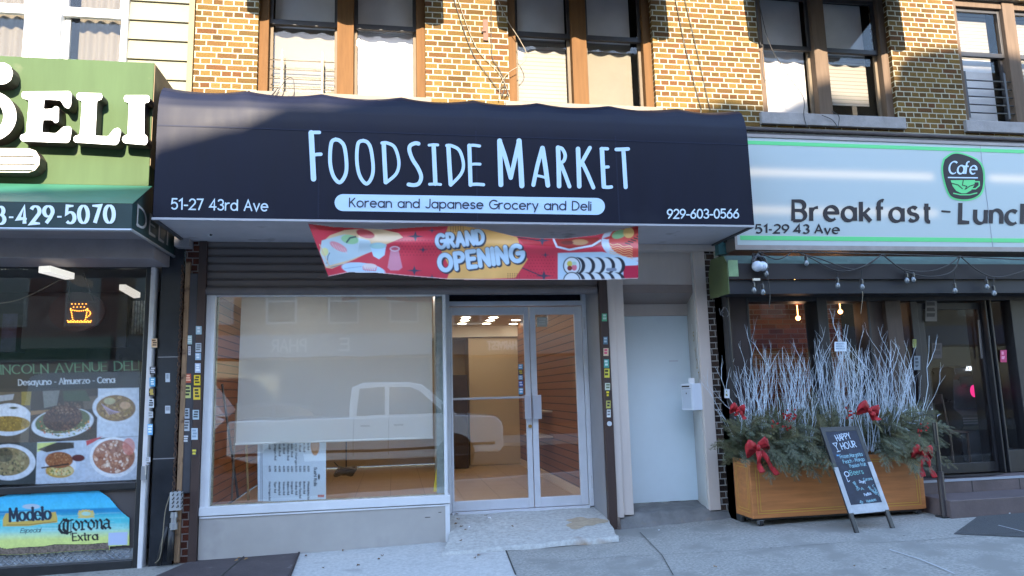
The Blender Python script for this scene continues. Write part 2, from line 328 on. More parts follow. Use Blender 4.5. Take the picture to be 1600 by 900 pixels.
def layout(text, track=.22, space=.42, slant=0, caps_small=None, jitter=0, seed=1):
    rnd = random.Random(seed); x = 0; out = []
    for ch in text:
        if ch == ' ': x += space; continue
        wd, st = G[ch]; jx = rnd.uniform(-jitter, jitter); jy = rnd.uniform(-jitter, jitter); js = 1 + rnd.uniform(-jitter, jitter)
        for s in st: out.append([(x + jx + p[0] + slant * p[1], (p[1] * js + jy)) for p in s])
        x += wd + track
    return out, x - track
def text_strokes(text, u0, v0, u1, v1, h, **kw):
    """strokes laid along the straight line (u0,v0)-(u1,v1), cap height h; v grows UP"""
    st, wd = layout(text, **kw); dx, dy = u1 - u0, v1 - v0; ln = math.hypot(dx, dy); ex, ey = dx / ln, dy / ln; k = ln / wd
    return [[(u0 + p[0] * k * ex - p[1] * h * ey, v0 + p[0] * k * ey + p[1] * h * ex) for p in s] for s in st]
def ribbon(mb, strokes, P, wid, nib=None, serif=0, mi=0, off=.002, depth=0, step=.0002, rnd=True):
    """thin flat lettering lying on a surface: P(u, v, off) -> point"""
    k = 0
    if serif:
        ex = []
        for s in strokes:
            for a, b in ((s[0], s[1]), (s[-1], s[-2])):
                if abs(a[1] - b[1]) > 1.2 * abs(a[0] - b[0]) and math.hypot(a[0] - b[0], a[1] - b[1]) > wid * .8: ex.append([(a[0] - serif, a[1]), (a[0] + serif, a[1])])
        groups = [(strokes, nib), (ex, (0, wid * .35, wid * .35))]
    else: groups = [(strokes, nib)]
    for sts, nb in groups:
        for s in sts:
            pts = [s[0]]
            for p in s[1:]:
                if math.hypot(p[0] - pts[-1][0], p[1] - pts[-1][1]) > 1e-5: pts.append(p)
            if len(pts) < 2: continue
            o = off + step * (k % 12); k += 1
            def hw(d):
                if nb: return .5 * (nb[2] + (nb[1] - nb[2]) * abs(math.sin(math.atan2(d[1], d[0]) - math.radians(nb[0]))))
                return wid / 2
            closed = math.hypot(pts[0][0] - pts[-1][0], pts[0][1] - pts[-1][1]) < wid * .2 and len(pts) > 5
            n = len(pts); Lf = []; Rt = []
            for i, p in enumerate(pts):
                a = pts[i - 1] if i else (pts[-2] if closed else None); b = pts[i + 1] if i < n - 1 else (pts[1] if closed else None)
                d1 = (p[0] - a[0], p[1] - a[1]) if a else None; d2 = (b[0] - p[0], b[1] - p[1]) if b else None
                d1 = d1 or d2; d2 = d2 or d1
                l1, l2 = math.hypot(*d1), math.hypot(*d2); t1 = (d1[0] / l1, d1[1] / l1); t2 = (d2[0] / l2, d2[1] / l2)
                n1 = (-t1[1], t1[0]); n2 = (-t2[1], t2[0]); nx, ny = n1[0] + n2[0], n1[1] + n2[1]; q = math.hypot(nx, ny)
                if q < .3: nx, ny, c = n1[0], n1[1], 1
                else: nx /= q; ny /= q; c = max(.45, nx * n1[0] + ny * n1[1])
                h = hw((t1[0] + t2[0], t1[1] + t2[1]) if q > .3 else t1) / c
                Lf.append((p[0] + nx * h, p[1] + ny * h)); Rt.append((p[0] - nx * h, p[1] - ny * h))
            base = len(mb.v); e_ = step * .8 / n; mb.v += [tuple(P(*a, o + e_ * i)) for i, a in enumerate(Lf)] + [tuple(P(*a, o + e_ * i)) for i, a in enumerate(Rt)]
            for i in range(n - 1): mb.f.append((base + i, base + n + i, base + n + i + 1, base + i + 1)); mb.m.append(mi)
            if rnd and not closed and nb is None:
                for e, (q0, q1) in ((0, (Lf[0], Rt[0])), (n - 1, (Rt[-1], Lf[-1]))):
                    c = pts[e]; a0 = math.atan2(q0[1] - c[1], q0[0] - c[0]); r = wid / 2
                    fan = [(c[0] + r * math.cos(a0 + math.pi * j / 7), c[1] + r * math.sin(a0 + math.pi * j / 7)) for j in range(8)]
                    mb.add([P(*f, o) for f in fan], [tuple(range(8))], mi)
    return mb
def px_plane(Y):
    """(u,v)=(px,-py) on the vertical plane at depth Y"""
    return lambda u, v, o=0: at(u, -v, Y - o)
def world_plane(O, eu, ev, nrm):
    O, eu, ev, nrm = Vector(O), Vector(eu), Vector(ev), Vector(nrm)
    return lambda u, v, o=0: O + eu * u + ev * v + nrm * o

# ------------------------------------------------------------------ printed sheets: numpy canvas -> colour attribute of a fine mesh
class Canvas:
    def __init__(s, x0, y0, x1, y1, step=1.0):
        s.xs = np.arange(x0, x1 + step * .5, step); s.ys = np.arange(y0, y1 + step * .5, step)
        s.x, s.y = np.meshgrid(s.xs, s.ys); s.c = np.zeros(s.x.shape + (3,)); s.soft = step * .7
    def fill(s, col): s.c[:] = col; return s
    def blend(s, a, col):
        a = np.clip(a, 0, 1)[..., None]; s.c = s.c * (1 - a) + np.array(col) * a; return s
    def sd(s, d, col, al=1): return s.blend(np.clip(.5 - d / (2 * s.soft), 0, 1) * al, col)
    def rect(s, x0, y0, x1, y1, col, al=1): return s.sd(np.maximum(np.maximum(x0 - s.x, s.x - x1), np.maximum(y0 - s.y, s.y - y1)), col, al)
    def ell(s, cx, cy, rx, ry, col, al=1, rot=0):
        a = math.radians(rot); dx, dy = s.x - cx, s.y - cy; u = dx * math.cos(a) + dy * math.sin(a); v = -dx * math.sin(a) + dy * math.cos(a)
        return s.sd((np.sqrt((u / rx) ** 2 + (v / ry) ** 2) - 1) * min(rx, ry), col, al)
    def seg(s, a, b):
        dx, dy = b[0] - a[0], b[1] - a[1]; q = dx * dx + dy * dy + 1e-9
        t = np.clip(((s.x - a[0]) * dx + (s.y - a[1]) * dy) / q, 0, 1); return np.hypot(s.x - a[0] - t * dx, s.y - a[1] - t * dy)
    def line(s, pts, wid, col, al=1):
        d = np.full(s.x.shape, 1e9)
        for a, b in zip(pts, pts[1:]):
            m = wid + 4; i0, i1 = np.searchsorted(s.xs, (min(a[0], b[0]) - m, max(a[0], b[0]) + m)); j0, j1 = np.searchsorted(s.ys, (min(a[1], b[1]) - m, max(a[1], b[1]) + m))
            if i1 <= i0 or j1 <= j0: continue
            X_, Y_ = s.x[j0:j1, i0:i1], s.y[j0:j1, i0:i1]; dx, dy = b[0] - a[0], b[1] - a[1]; q = dx * dx + dy * dy + 1e-9
            t = np.clip(((X_ - a[0]) * dx + (Y_ - a[1]) * dy) / q, 0, 1)
            d[j0:j1, i0:i1] = np.minimum(d[j0:j1, i0:i1], np.hypot(X_ - a[0] - t * dx, Y_ - a[1] - t * dy))
        return s.sd(d - wid / 2, col, al)
    def poly(s, pts, col, al=1):
        ins = np.zeros(s.x.shape, bool); d = np.full(s.x.shape, 1e9)
        for a, b in zip(pts, pts[1:] + pts[:1]):
            if a[1] != b[1]:
                c = ((a[1] > s.y) != (b[1] > s.y)) & (s.x < (b[0] - a[0]) * (s.y - a[1]) / (b[1] - a[1]) + a[0]); ins ^= c
            d = np.minimum(d, s.seg(a, b))
        return s.sd(np.where(ins, -d, d), col, al)
    def text(s, t, x0, y0, x1, y1, h, wid, col, al=1, serif=0, nib=None, **kw):
        st = text_strokes(t, x0, -y0, x1, -y1, h, **kw)
        for k in st:
            q = [(p[0], -p[1]) for p in k]
            if nib:
                for a, b in zip(q, q[1:]):
                    ww = nib[2] + (nib[1] - nib[2]) * abs(math.sin(math.atan2(-(b[1] - a[1]), b[0] - a[0]) - math.radians(nib[0]))); s.line([a, b], ww, col, al)
            else: s.line(q, wid, col, al)
            if serif:
                for a, b in ((q[0], q[1]), (q[-1], q[-2])):
                    if abs(a[1] - b[1]) > 1.2 * abs(a[0] - b[0]): s.line([(a[0] - serif, a[1]), (a[0] + serif, a[1])], wid * .5, col, al)
        return s
    def noise(s, amp, cell, seed=0, region=None):
        r = np.random.RandomState(seed); gx = ((s.x - s.xs[0]) / cell); gy = ((s.y - s.ys[0]) / cell); g = r.rand(int(gy.max()) + 3, int(gx.max()) + 3)
        i, j = gx.astype(int), gy.astype(int); fx, fy = gx - i, gy - j
        v = (g[j, i] * (1 - fx) + g[j, i + 1] * fx) * (1 - fy) + (g[j + 1, i] * (1 - fx) + g[j + 1, i + 1] * fx) * fy
        k = 1 + amp * (v - .5) * 2
        if region is not None: k = 1 + (k - 1) * region
        s.c = np.clip(s.c * k[..., None], 0, 1); return s
    def inell(s, cx, cy, rx, ry): return (((s.x - cx) / rx) ** 2 + ((s.y - cy) / ry) ** 2 < 1).astype(float)
    def blobs(s, cx, cy, rx, ry, cols, n, r0, r1, seed=0):
        q = random.Random(seed)
        for _ in range(n):
            a = q.uniform(0, 2 * math.pi); k = math.sqrt(q.random()); r = q.uniform(r0, r1)
            s.ell(cx + rx * k * math.cos(a), cy + ry * k * math.sin(a), r, r * q.uniform(.4, .9), q.choice(cols), .85, q.uniform(0, 180))
        return s
    def sheet(s, name, P, m, parent=None, keep=None, thick=0):
        ny, nx = s.x.shape; v = [tuple(P(px, py)) for py, px in ((y, x) for y in s.ys for x in s.xs)]
        f = [(j * nx + i, (j + 1) * nx + i, (j + 1) * nx + i + 1, j * nx + i + 1) for j in range(ny - 1) for i in range(nx - 1) if keep is None or keep[j, i]]
        me = bpy.data.meshes.new(name); me.from_pydata(v, [], f); me.materials.append(m)
        a = me.color_attributes.new('print', 'FLOAT_COLOR', 'POINT'); a.data.foreach_set('color', np.concatenate([s.c.reshape(-1, 3), np.ones((nx * ny, 1))], 1).astype(np.float32).ravel())
        me.polygons.foreach_set('use_smooth', [True] * len(me.polygons)); me.update()
        o = bpy.data.objects.new(name, me); COL.objects.link(o)
        if thick: q = o.modifiers.new('thickness', 'SOLIDIFY'); q.thickness = thick; q.offset = -1
        if parent is not None: under(o, parent)
        return o
# ================================================================== GROUND
M_walk = mat('sidewalk_concrete', (.30, .29, .268), .92, var=.34, vscale=42, bump=.6, bscale=160, detail=9, spec=.2, dirt=((.245, .238, .22), 2.6, .5), spots=((.10, .098, .095), 3.4, .05))
M_slab = mat('light_concrete', (.44, .435, .42), .9, var=.2, vscale=30, bump=.35, bscale=120, detail=9, spec=.2, dirt=((.34, .33, .32), 4.0, .6))
M_step = mat('step_concrete', (.40, .395, .375), .88, var=.24, vscale=24, bump=.35, bscale=110, detail=9, spec=.2, dirt=((.27, .2, .14), 2.3, .62))
M_asph = mat('asphalt', (.05, .05, .052), .9, var=.2, vscale=3, bump=.5, bscale=90)
M_joint = mat('joint_dirt', (.05, .048, .045), .95)
mb = MB(); mb.grid(lambda a, b: (-14 + 30 * a, .9 - 5.6 * b, ground(-14 + 30 * a, .9 - 5.6 * b)), 90, 16)
mb.f = [f[::-1] for f in mb.f]; sw = struct(mb.build('sidewalk', M_walk)); 
mb = MB(); xs = [-14 + i for i in range(31)]
for a, b in zip(xs, xs[1:]):
    za, zb = ground(a, -4.7), ground(b, -4.7)
    mb.add([(a, -4.7, za), (b, -4.7, zb), (b, -4.88, zb), (a, -4.88, za), (a, -4.88, za - .14), (b, -4.88, zb - .14)], [(3, 2, 1, 0), (4, 5, 2, 3)])
struct(mb.build('kerb', M_slab))
mb = MB(); mb.poly([(-200, -4.87, -.50), (-200, -320, -.50), (200, -320, -.50), (200, -4.87, -.50)][::1]); mb.f = [f[::-1] if False else f for f in mb.f]; struct(mb.build('road', M_asph))
mb = MB(); mb.box(-60, 60, -26, -15.2, -.6, -.38); struct(mb.build('far_sidewalk', M_walk))
mb = MB(); mb.poly([(-200, 1, -.9), (200, 1, -.9), (200, 320, -.9), (-200, 320, -.9)]); struct(mb.build('ground', M_asph))
def gpx(px, py, off=.004):
    """photograph pixel -> point on the sidewalk"""
    z = -.2
    for _ in range(8):
        p = gz(px, py, z); z = ground(p.x, p.y)
    return Vector((p.x, p.y, z + off))
def lay(pts, off):   # a sheet that follows the pavement
    a = [gpx(*p, off) for p in pts]; return a
# light flag in front of the window, reaching out to the kerb
mb = MB(); c = lay([(470, 852), (690, 846), (788, 858), (806, 900), (452, 902)], .006)
o1 = c[3] + (c[3] - c[2]) * 3.4; o2 = c[4] + (c[4] - c[0]) * 3.2
for o in (o1, o2): o.z = ground(o.x, o.y) + .006
def sheet_strip(mb, A, B, C_, D, n, off):
    mb.grid(lambda a, b: (lambda p: (p.x, p.y, ground(p.x, p.y) + off))((A * (1 - a) + B * a) * (1 - b) + (D * (1 - a) + C_ * a) * b), n, n)
    mb.f = [f[::-1] for f in mb.f]
A_, B_ = gpx(474, 850), gpx(784, 848); sheet_strip(mb, A_, B_, o1, o2, 10, .006)
struct(mb.build('light_sidewalk_flag', M_slab))
mb = MB()
def crack(pts, wd, off=.009):
    a = [gpx(*p, off) for p in pts]
    for p, q in zip(a, a[1:]):
        t = (q - p).normalized(); n = Vector((-t.y, t.x, 0)) * wd / 2; mb.add([p - n, q - n, q + n, p + n], [(0, 1, 2, 3)])
crack([(786, 850), (806, 900)], .014); crack([(474, 852), (452, 902)], .012)
crack([(1000, 833), (1034, 868), (1052, 900)], .008); crack([(1360, 850), (1440, 846), (1530, 838), (1600, 832)], .006); crack([(806, 884), (960, 872), (1150, 862), (1330, 848)], .005)
struct(mb.build('sidewalk_joints', M_joint))
mb = MB(); crack([(1390, 860), (1440, 876), (1492, 898)], .012); crack([(1560, 822), (1600, 832)], .012)
struct(mb.build('chalky_sidewalk_line', mat('chalky', (.45, .46, .48), .95)))
# cellar hatch left of the flag
M_hatch = mat('hatch_steel', RGB(70, 62, 64), .75, var=.3, vscale=5, bump=.3, bscale=50, dirt=((.2, .19, .19), 5, .62))
t = thing('cellar_hatch', 'brown steel cellar hatch sunk in the sidewalk under the left end of the shop window', 'hatch', gpx(360, 890))
mb = MB(); q = [gpx(250, 900, .02), gpx(312, 873, .02), gpx(472, 851, .02), gpx(452, 901, .02)]
o1 = q[3] + (q[3] - q[2]) * 1.6; o2 = q[0] + (q[0] - q[1]) * 1.6
mb.prism([q[1], q[2], o1, o2], (0, 0, -.05)); mb.build('door_leaf', M_hatch, t, bevel=.004)
mb = MB(); mb.tube([q[1] + Vector((0, .02, .01)), q[2] + Vector((0, .02, .01))], .018, 6); mb.tube([q[2] + Vector((.01, 0, .0)), o1], .012, 6); mb.build('rim', mat('hatch_rim', RGB(52, 42, 44), .7), t)
mb = MB(); m1, m2 = (q[1] + q[2]) / 2, (o1 + o2) / 2; mb.tube([m1 + Vector((0, 0, .003)), m2 + Vector((0, 0, .003))], .006, 5); mb.build('seam', M_joint, t)

# ================================================================== BRICK BUILDING
TAN = [RGB(124, 96, 66), RGB(156, 124, 78), RGB(172, 140, 86), RGB(136, 106, 72), RGB(144, 100, 72), RGB(178, 148, 94), RGB(122, 98, 70), RGB(164, 130, 82)]
TAN = [(r * .38, g * .365, b * .30) for r, g, b in TAN]
M_brick = brick_mat('tan_brick', TAN, (.37, .345, .25), gap=.0125)
DARKB = [RGB(70, 52, 46), RGB(92, 66, 54), RGB(84, 70, 58), RGB(60, 48, 44)]
M_dbrick = brick_mat('dark_brick', DARKB, (.3, .28, .25))
M_stone = mat('sill_stone', RGB(140, 136, 134), .85, var=.18, vscale=6, bump=.4, bscale=70)
M_wood = mat('brown_window_wood', (.12, .062, .026), .8, var=.16, spec=.1, vscale=3, stretch=(8, 8, .6), bump=.12, bscale=30)
M_wood2 = mat('taupe_window_wood', (.12, .085, .06), .8, var=.14, vscale=3, stretch=(8, 8, .6), spec=.1)
M_sash = mat('sash_grey', (.14, .11, .078), .7, var=.12, vscale=4, spec=.15)
M_dark = mat('dark_frame', (.035, .033, .034), .5, var=.2)
M_pane = glass('window_pane', boost=.55)
M_blind = mat('cream_shade', (.165, .15, .115), .85, spec=.1, var=.06, vscale=3)
M_white = mat('white_shade', (.55, .54, .52), .85)
M_slat = stripe_mat('blind_slats', (.18, .165, .135), (.10, .092, .075), .05, .014, var=.02, bump=0)
M_greyshade = mat('grey_shade', (.5, .48, .46), .85, var=.1, vscale=2)
bld = thing('brick_building', 'two storey tan brick building with paired brown upper windows over the shops', 'building', (2, 0, 0))
WZ0, WZ1 = 4.53, 6.25
WIN = [(-1.438, .362), (1.306, 3.052), (4.404, 6.218), (7.185, 8.95)]
edges = [-2.08] + [e for w_ in WIN for e in w_] + [12.0]
mb = MB()
for a, b in zip(edges[0::2], edges[1::2]): mb.box(a, b, 0, .34, 2.93, 7.4)
for a, b in WIN:
    mb.box(a, b, 0, .34, 2.93, WZ0 - .15); mb.box(a, b, 0, .34, WZ1, 7.4)
mb.build('wall', M_brick, bld)
mb = MB(); mb.box(-2.08, 12, .05, .4, 7.4, 7.62); mb.box(-2.08, 12, -.25, .4, 7.62, 7.8); mb.build('cornice', M_stone, bld)
mb = MB(); mb.box(-2.1, 12, .35, 9, 7.3, 7.4); mb.build('roof', M_asph, bld)
mb = MB(); mb.box(-2.06, 12, .6, .62, 2.95, 7.3); mb.build('back_lining', mat('dark_room', (.02, .02, .02), .9), bld)
MULL = [at(539, 95).x, at(909, 115).x, at(1291, 125).x, None]
for i, (a, b) in enumerate(WIN):
    m = MULL[i] if MULL[i] is not None else (a + b) / 2
    mb = MB(); mb.box(a - .06, b + .06, -.05, .3, WZ0 - .15, WZ0)
    if i >= 2: mb.build('sill', M_stone, bld, bevel=.008)
    else: mb.build('sill', mat('pale_sill', (.18, .155, .12), .8, var=.2, vscale=5), bld, bevel=.008)
    mb = MB(); mb.box(a, a + .1, .06, .2, WZ0, WZ1); mb.box(b - .1, b, .06, .2, WZ0, WZ1); mb.box(m - .09, m + .09, .05, .2, WZ0, WZ1); mb.box(a, b, .07, .2, WZ1 - .1, WZ1 - .001); mb.box(a + .1, m - .09, .09, .2, WZ0 + .001, WZ0 + .03); mb.box(m + .09, b - .1, .09, .2, WZ0 + .001, WZ0 + .03)
    win = mb.build('window', M_wood if i < 2 else M_wood2, bld, bevel=.006)
    for k, (u, v) in enumerate(((a + .1, m - .09), (m + .09, b - .1))):
        if i == 3: zr = at(1550, 88, .12).z
        else: zr = at((486, 540, 600)[1], 40, .1).z if i == 0 else at(910, 58, .1).z if i == 1 else at(1290, 78, .1).z
        ms = M_dark if i == 3 else M_sash
        mb = MB(); f = .035
        mb.box(u, u + f, .15, .19, WZ0 + .03, zr); mb.box(v - f, v, .15, .19, WZ0 + .03, zr); mb.box(u + f, v - f, .152, .188, WZ0 + .03, WZ0 + .085)
        mb.build('lower_sash', ms, win, bevel=.003)
        mb = MB(); mb.box(u, u + f, .108, .148, zr - .02, WZ1 - .1); mb.box(v - f, v, .108, .148, zr - .02, WZ1 - .1); mb.box(u + f, v - f, .106, .15, zr - .025, zr + .035); mb.box(u + f, v - f, .11, .146, WZ1 - .15, WZ1 - .1)
        mb.build('upper_sash', M_dark, win, bevel=.003)
        mb = MB(); mb.box(u + f, v - f, .168, .172, WZ0 + .085, zr); mb.box(u + f, v - f, .126, .13, zr + .035, WZ1 - .15); mb.build('pane', M_pane, win)
        lo, up = [(M_blind, M_greyshade), (M_white, M_greyshade), (M_slat, M_greyshade), (M_blind, M_greyshade), (M_greyshade, M_greyshade), (M_slat, M_greyshade), (M_greyshade, M_slat), (M_slat, M_slat)][i * 2 + k]
        wd = v - u - 2 * f
        mb = MB(); cut = u + f + wd * (.9 if (i, k) in ((1, 1), (2, 1), (3, 0)) else 1.0)
        mb.box(u + f + .002, cut, .24, .246, WZ0 + .085 + (.16 if (i, k) in ((2, 1),) else 0), zr); mb.build('lower_shade', lo, win)
        mb = MB(); mb.box(u + f + .002, cut, .236, .239, zr + .002, WZ1 - .1); mb.build('upper_shade', up, win)
# ledge and pipes that run over the cafe sign
M_ledge = mat('ledge_metal', RGB(96, 88, 84), .7, var=.25, vscale=8)
mb = MB(); mb.box(3.62, 12, -.14, -.002, 4.12, 4.215); mb.build('ledge', M_ledge, bld, bevel=.006)
mb = MB(); mb.tube([(3.6, -.06, 4.30), (12, -.06, 4.27)], .03, 8); mb.tube([(3.6, -.05, 4.245), (12, -.05, 4.235)], .016, 6); mb.build('pipe', mat('pipe_grey', RGB(70, 62, 60), .6, var=.3), bld, smooth=True)
# scalloped cloth awnings over each pair of windows (they hang just above the picture and throw the wavy shade)
M_canv = mat('brown_canvas', RGB(92, 62, 50), .85, var=.1, vscale=10)
for i, (a, b) in enumerate(WIN[:3]):
    xa, xb = a - .16, b + .16; zb, zt, D_ = (5.87, 5.85, 5.88)[i], 6.9, .9
    t = thing('window_awning', ['brown scalloped canvas awning over the leftmost pair of upper windows', 'brown scalloped canvas awning over the middle pair of upper windows', 'brown scalloped canvas awning over the pair of upper windows above the cafe sign'][i], 'awning', ((xa + xb) / 2, 0, zb), 'scalloped awnings over the upper windows')
    mb = MB(); mb.grid(lambda u, v: (xa + (xb - xa) * u, -D_ * v - .005, zt - (zt - zb - .2) * v), 12, 4)
    nn = int((xb - xa) / .02); mb.grid(lambda u, v: (xa + (xb - xa) * u, -D_ - .005, zb + .2 - v * (.2 - .035 * abs(math.sin(math.pi * 9 * u)) * -1 - .035)), nn, 2)
    mb.poly([(xa, -.005, zt), (xa, -D_, zb + .2), (xa, -D_, zb + .03), (xa, -.005, zb + .3)]); mb.poly([(xb, -.005, zt), (xb, -D_, zb + .2), (xb, -D_, zb + .03), (xb, -.005, zb + .3)])
    o = mb.build('cloth', M_canv, t); q = o.modifiers.new('t', 'SOLIDIFY'); q.thickness = .006
    mb = MB(); mb.tube([(xa, -D_ + .02, zb + .21), (xb, -D_ + .02, zb + .21)], .012, 6); mb.tube([(xa + .02, 0, zb + .35), (xa + .02, -D_ + .02, zb + .21)], .01, 6); mb.tube([(xb - .02, 0, zb + .35), (xb - .02, -D_ + .02, zb + .21)], .01, 6); mb.build('frame', M_dark, t)
# window guards
def guard(xa, xb, z0, z1, nb, label, m, lean=0, rad=.007, Y=.075):
    t = thing('window_guard', label, 'window guard', ((xa + xb) / 2, Y, z0), 'metal window guards')
    mb = MB()
    for k in range(nb):
        z = z0 + (z1 - z0) * (k + .5) / nb; mb.tube([(xa - .13, Y, z), (xb + .13, Y, z)], rad * .8, 6)
    mb.build('bar', m, t, smooth=True)
    for x in (xa, xb):
        mb = MB(); mb.box(x - rad * 1.4, x + rad * 1.4, Y - .012, Y - .002, z0 - .02, z1 + .06); mb.build('upright', m, t)
M_guard = mat('guard_grey', (.16, .13, .09), .5, metal=.3)
p0, p1 = at(440, 145, .08), at(504, 90, .08)
guard(p0.x, p1.x, p0.z, p1.z, 4, 'thin metal window guard in front of the cream shade at the far left upper window', M_guard)
p0, p1 = at(1514, 182, .08), at(1568, 122, .08)
guard(p0.x, p1.x, p0.z, p1.z, 5, 'black window guard across the dark lower sash at the right edge', M_dark, rad=.011)
# loose wires on the brickwork
M_wire = mat('wire', (.035, .032, .03), .6); M_wirel = mat('wire_pale', (.24, .2, .14), .6)
def wire(pts, label, Y=-.02, r=.0045, m=None, grp='loose wires hanging on the brick wall', n=6):
    P = smoothline([at(a, b, (c[0] if c else Y)) for a, b, *c in pts], n)
    mb = MB(); mb.tube(P, r, 5); o = mb.build('cable', m or M_wire, smooth=True); recentre(o); return tag(o, label, 'cable', grp)
wire([(700, -30), (735, 75), (765, 122), (786, 150)], 'thin wire slanting down the brick between the first two window pairs, left one')
wire([(706, -30), (742, 70), (780, 114), (796, 150)], 'thin wire beside another slanting one on the brick between the first two window pairs', m=M_wirel)
wire([(768, -30), (768, 80), (778, 104), (789, 130), (784, 152)], 'thin wire hanging straight down the brick just left of the second window pair')
wire([(762, -40), (790, 26), (812, 62), (823, 86), (814, 101), (795, 113), (783, 130), (779, 157)], 'pale looping wire that bows out over the shade of the second window pair', Y=-.03, m=M_wirel)
wire([(779, 140), (790, 134), (793, 145), (788, 152)], 'short curl of wire at the bottom left corner of the second window pair')
wire([(1050, -30), (1070, 70), (1096, 172)], 'thin wire on the brick right of the second window pair, left one of two')
wire([(1063, -30), (1085, 62), (1110, 173)], 'thin wire on the brick right of the second window pair, right one of two')
wire([(1178, -40), (1187, 62), (1192, 72), (1191, 110), (1196, 130)], 'wire running down the left edge of the window pair above the cafe sign')
wire([(1180, -30), (1200, 62), (1231, 117), (1255, 152), (1256, 180), (1261, 199)], 'long slack wire crossing the left window above the cafe sign', Y=-.06)
wire([(1284, 180), (1300, 187), (1308, 198), (1305, 200)], 'small wire loop on the stone sill above the cafe sign', Y=-.07)
wire([(1300, 174), (1311, 182), (1309, 200)], 'short wire drooping from the brown post onto the stone sill above the cafe sign', Y=-.07)
wire([(425, 148), (436, 137), (443, 143), (441, 149)], 'small coil of wire at the foot of the window guard', Y=-.06, n=5)
wire([(430, 150), (447, 124), (458, 124), (459, 148), (450, 150)], 'tangled wire loop standing before the cream shade', Y=-.07, n=5)
# small rusty bracket on the brick
mb = MB(); p0, p1 = at(755, 64), at(762, 32); mb.box(p0.x, p1.x, -.02, .0, p0.z, p1.z); mb.box(p0.x - .02, p0.x + .03, -.035, -.02, p0.z + .1, p0.z + .12); o = mb.build('wall_bracket', mat('pink_rust', (.14, .07, .05), .8)); recentre(o); tag(o, 'small rusty bracket screwed to the brick between the first two window pairs', 'bracket')

# ================================================================== DELI BUILDING (left)
M_siding = mat('cream_siding', (.215, .205, .155), .8, spec=.1, var=.04, vscale=3)
M_vinyl = mat('white_vinyl', (.6, .6, .6), .45, var=.03)
M_curt = mat('beige_curtain', (.10, .085, .062), .9, var=.1, vscale=2, stretch=(5, 1, .5))
deli = thing('clapboard_building', 'cream clapboard building with white vinyl windows above the green deli sign', 'building', (-5, 0, 0))
DW = [(at(-62, 60).x, at(50, 60).x), (at(83, 60).x, at(201, 60).x)]; dz0, dz1 = 4.2, 6.3
mb = MB(); z = 3.9
xs = [-9, DW[0][0], DW[0][1], DW[1][0], DW[1][1], -2.09]
spacing = (at(250, 34).z - at(250, 125).z) / 3; zoff = at(250, 34).z % spacing
z = 3.0 + ((zoff - 3.0) % spacing)
while z < 7.4:
    for a, b in zip(xs[0::2], xs[1::2]): mb.add([(a, -.022, z), (b, -.022, z), (b, 0, z + spacing), (a, 0, z + spacing), (a, 0, z), (b, 0, z)], [(0, 1, 2, 3), (4, 5, 1, 0)])
    z += spacing
mb.box(-9, -2.09, .01, .2, 6.3, 7.4); mb.box(-9, -2.09, .01, .2, 3.0, dz0)
mb.build('wall', M_siding, deli)
mb = MB(); mb.box(-2.14, -2.085, -.03, .06, 3.2, 7.4); mb.build('corner_trim', mat('trim_ochre', (.2, .14, .07), .7), deli)
mb = MB(); mb.box(-9, -2.09, .3, .32, 3, 7.4); mb.build('back_lining', mat('dark_room', (.02, .02, .02), .9), deli)
mb = MB(); mb.box(-9, -2.09, .02, 9, 7.4, 7.5); mb.build('roof', M_asph, deli)
for k, (a, b) in enumerate(DW):
    mb = MB(); zr = at(150, 20).z
    mb.box(a, a + .08, -.05, .12, dz0, dz1); mb.box(b - .06, b, -.05, .12, dz0, dz1); mb.box(a + .08, b - .06, -.04, .12, dz1 - .08, dz1)
    win = mb.build('window', M_vinyl, deli, bevel=.005)
    mb = MB(); mb.box(a + .08, b - .06, .0, .05, zr - .05, zr + .05); mb.box(a + .08, a + .12, .0, .05, zr + .05, dz1 - .08); mb.box(b - .1, b - .06, .0, .05, zr + .05, dz1 - .08); mb.build('upper_sash', M_vinyl, win, bevel=.004)
    mb = MB(); mb.box(a + .08, a + .13, .05, .09, dz0, zr - .05); mb.box(b - .1, b - .06, .05, .09, dz0, zr - .05); mb.build('lower_sash', M_vinyl, win, bevel=.004)
    mb = MB(); mb.box(a + .12, b - .1, .02, .024, zr + .05, dz1 - .08); mb.box(a + .13, b - .1, .068, .072, dz0, zr - .05); mb.build('pane', M_pane, win)
    mb = MB(); mb.grid(lambda u, v: (a + .08 + (b - a - .14) * (u * (1 if k == 0 else .84) + (0 if k == 0 else .16)), .17 + .015 * math.sin(u * 26), dz0 + (dz1 - dz0) * v), 40, 2); mb.build('curtain', M_curt, win, smooth=True)
mb = MB(); mb.box(DW[0][1] - .001 + .0, DW[1][0], -.03, .1, dz0, dz1); mb.build('mullion', M_vinyl, deli)
# ---- green sign box
M_green = mat('green_sign_metal', (.060, .094, .045), .75, spec=.08, var=.12, vscale=1.6, stretch=(2.5, 1, .35), dirt=((.11, .125, .075), 3, .62))
XS = -2.225; SY = -.75
sz1, sz0 = at(238, 98, SY).z, at(236, 291, SY).z
t = thing('deli_sign', 'green sign box with big white channel letters over the deli', 'sign', (-4.5, SY, sz0))
mb = MB(); mb.box(-9, XS, SY, 0, sz0, sz1); mb.build('panel', M_green, t, bevel=.006)
mb = MB(); mb.box(XS, XS + .006, SY + .01, -.002, sz0 + .2, sz1 - .01); mb.build('side_panel', mat('side_brown', (.17, .12, .06), .7, var=.2), t)
M_face = mat('letter_face', (.86, .86, .84), .35); M_ret = mat('letter_return', (.05, .035, .03), .5); M_trimw = mat('letter_trim', (.7, .68, .64), .4)
Zp = lambda x, y: (x / 2.647, 80 + y / 2.647)
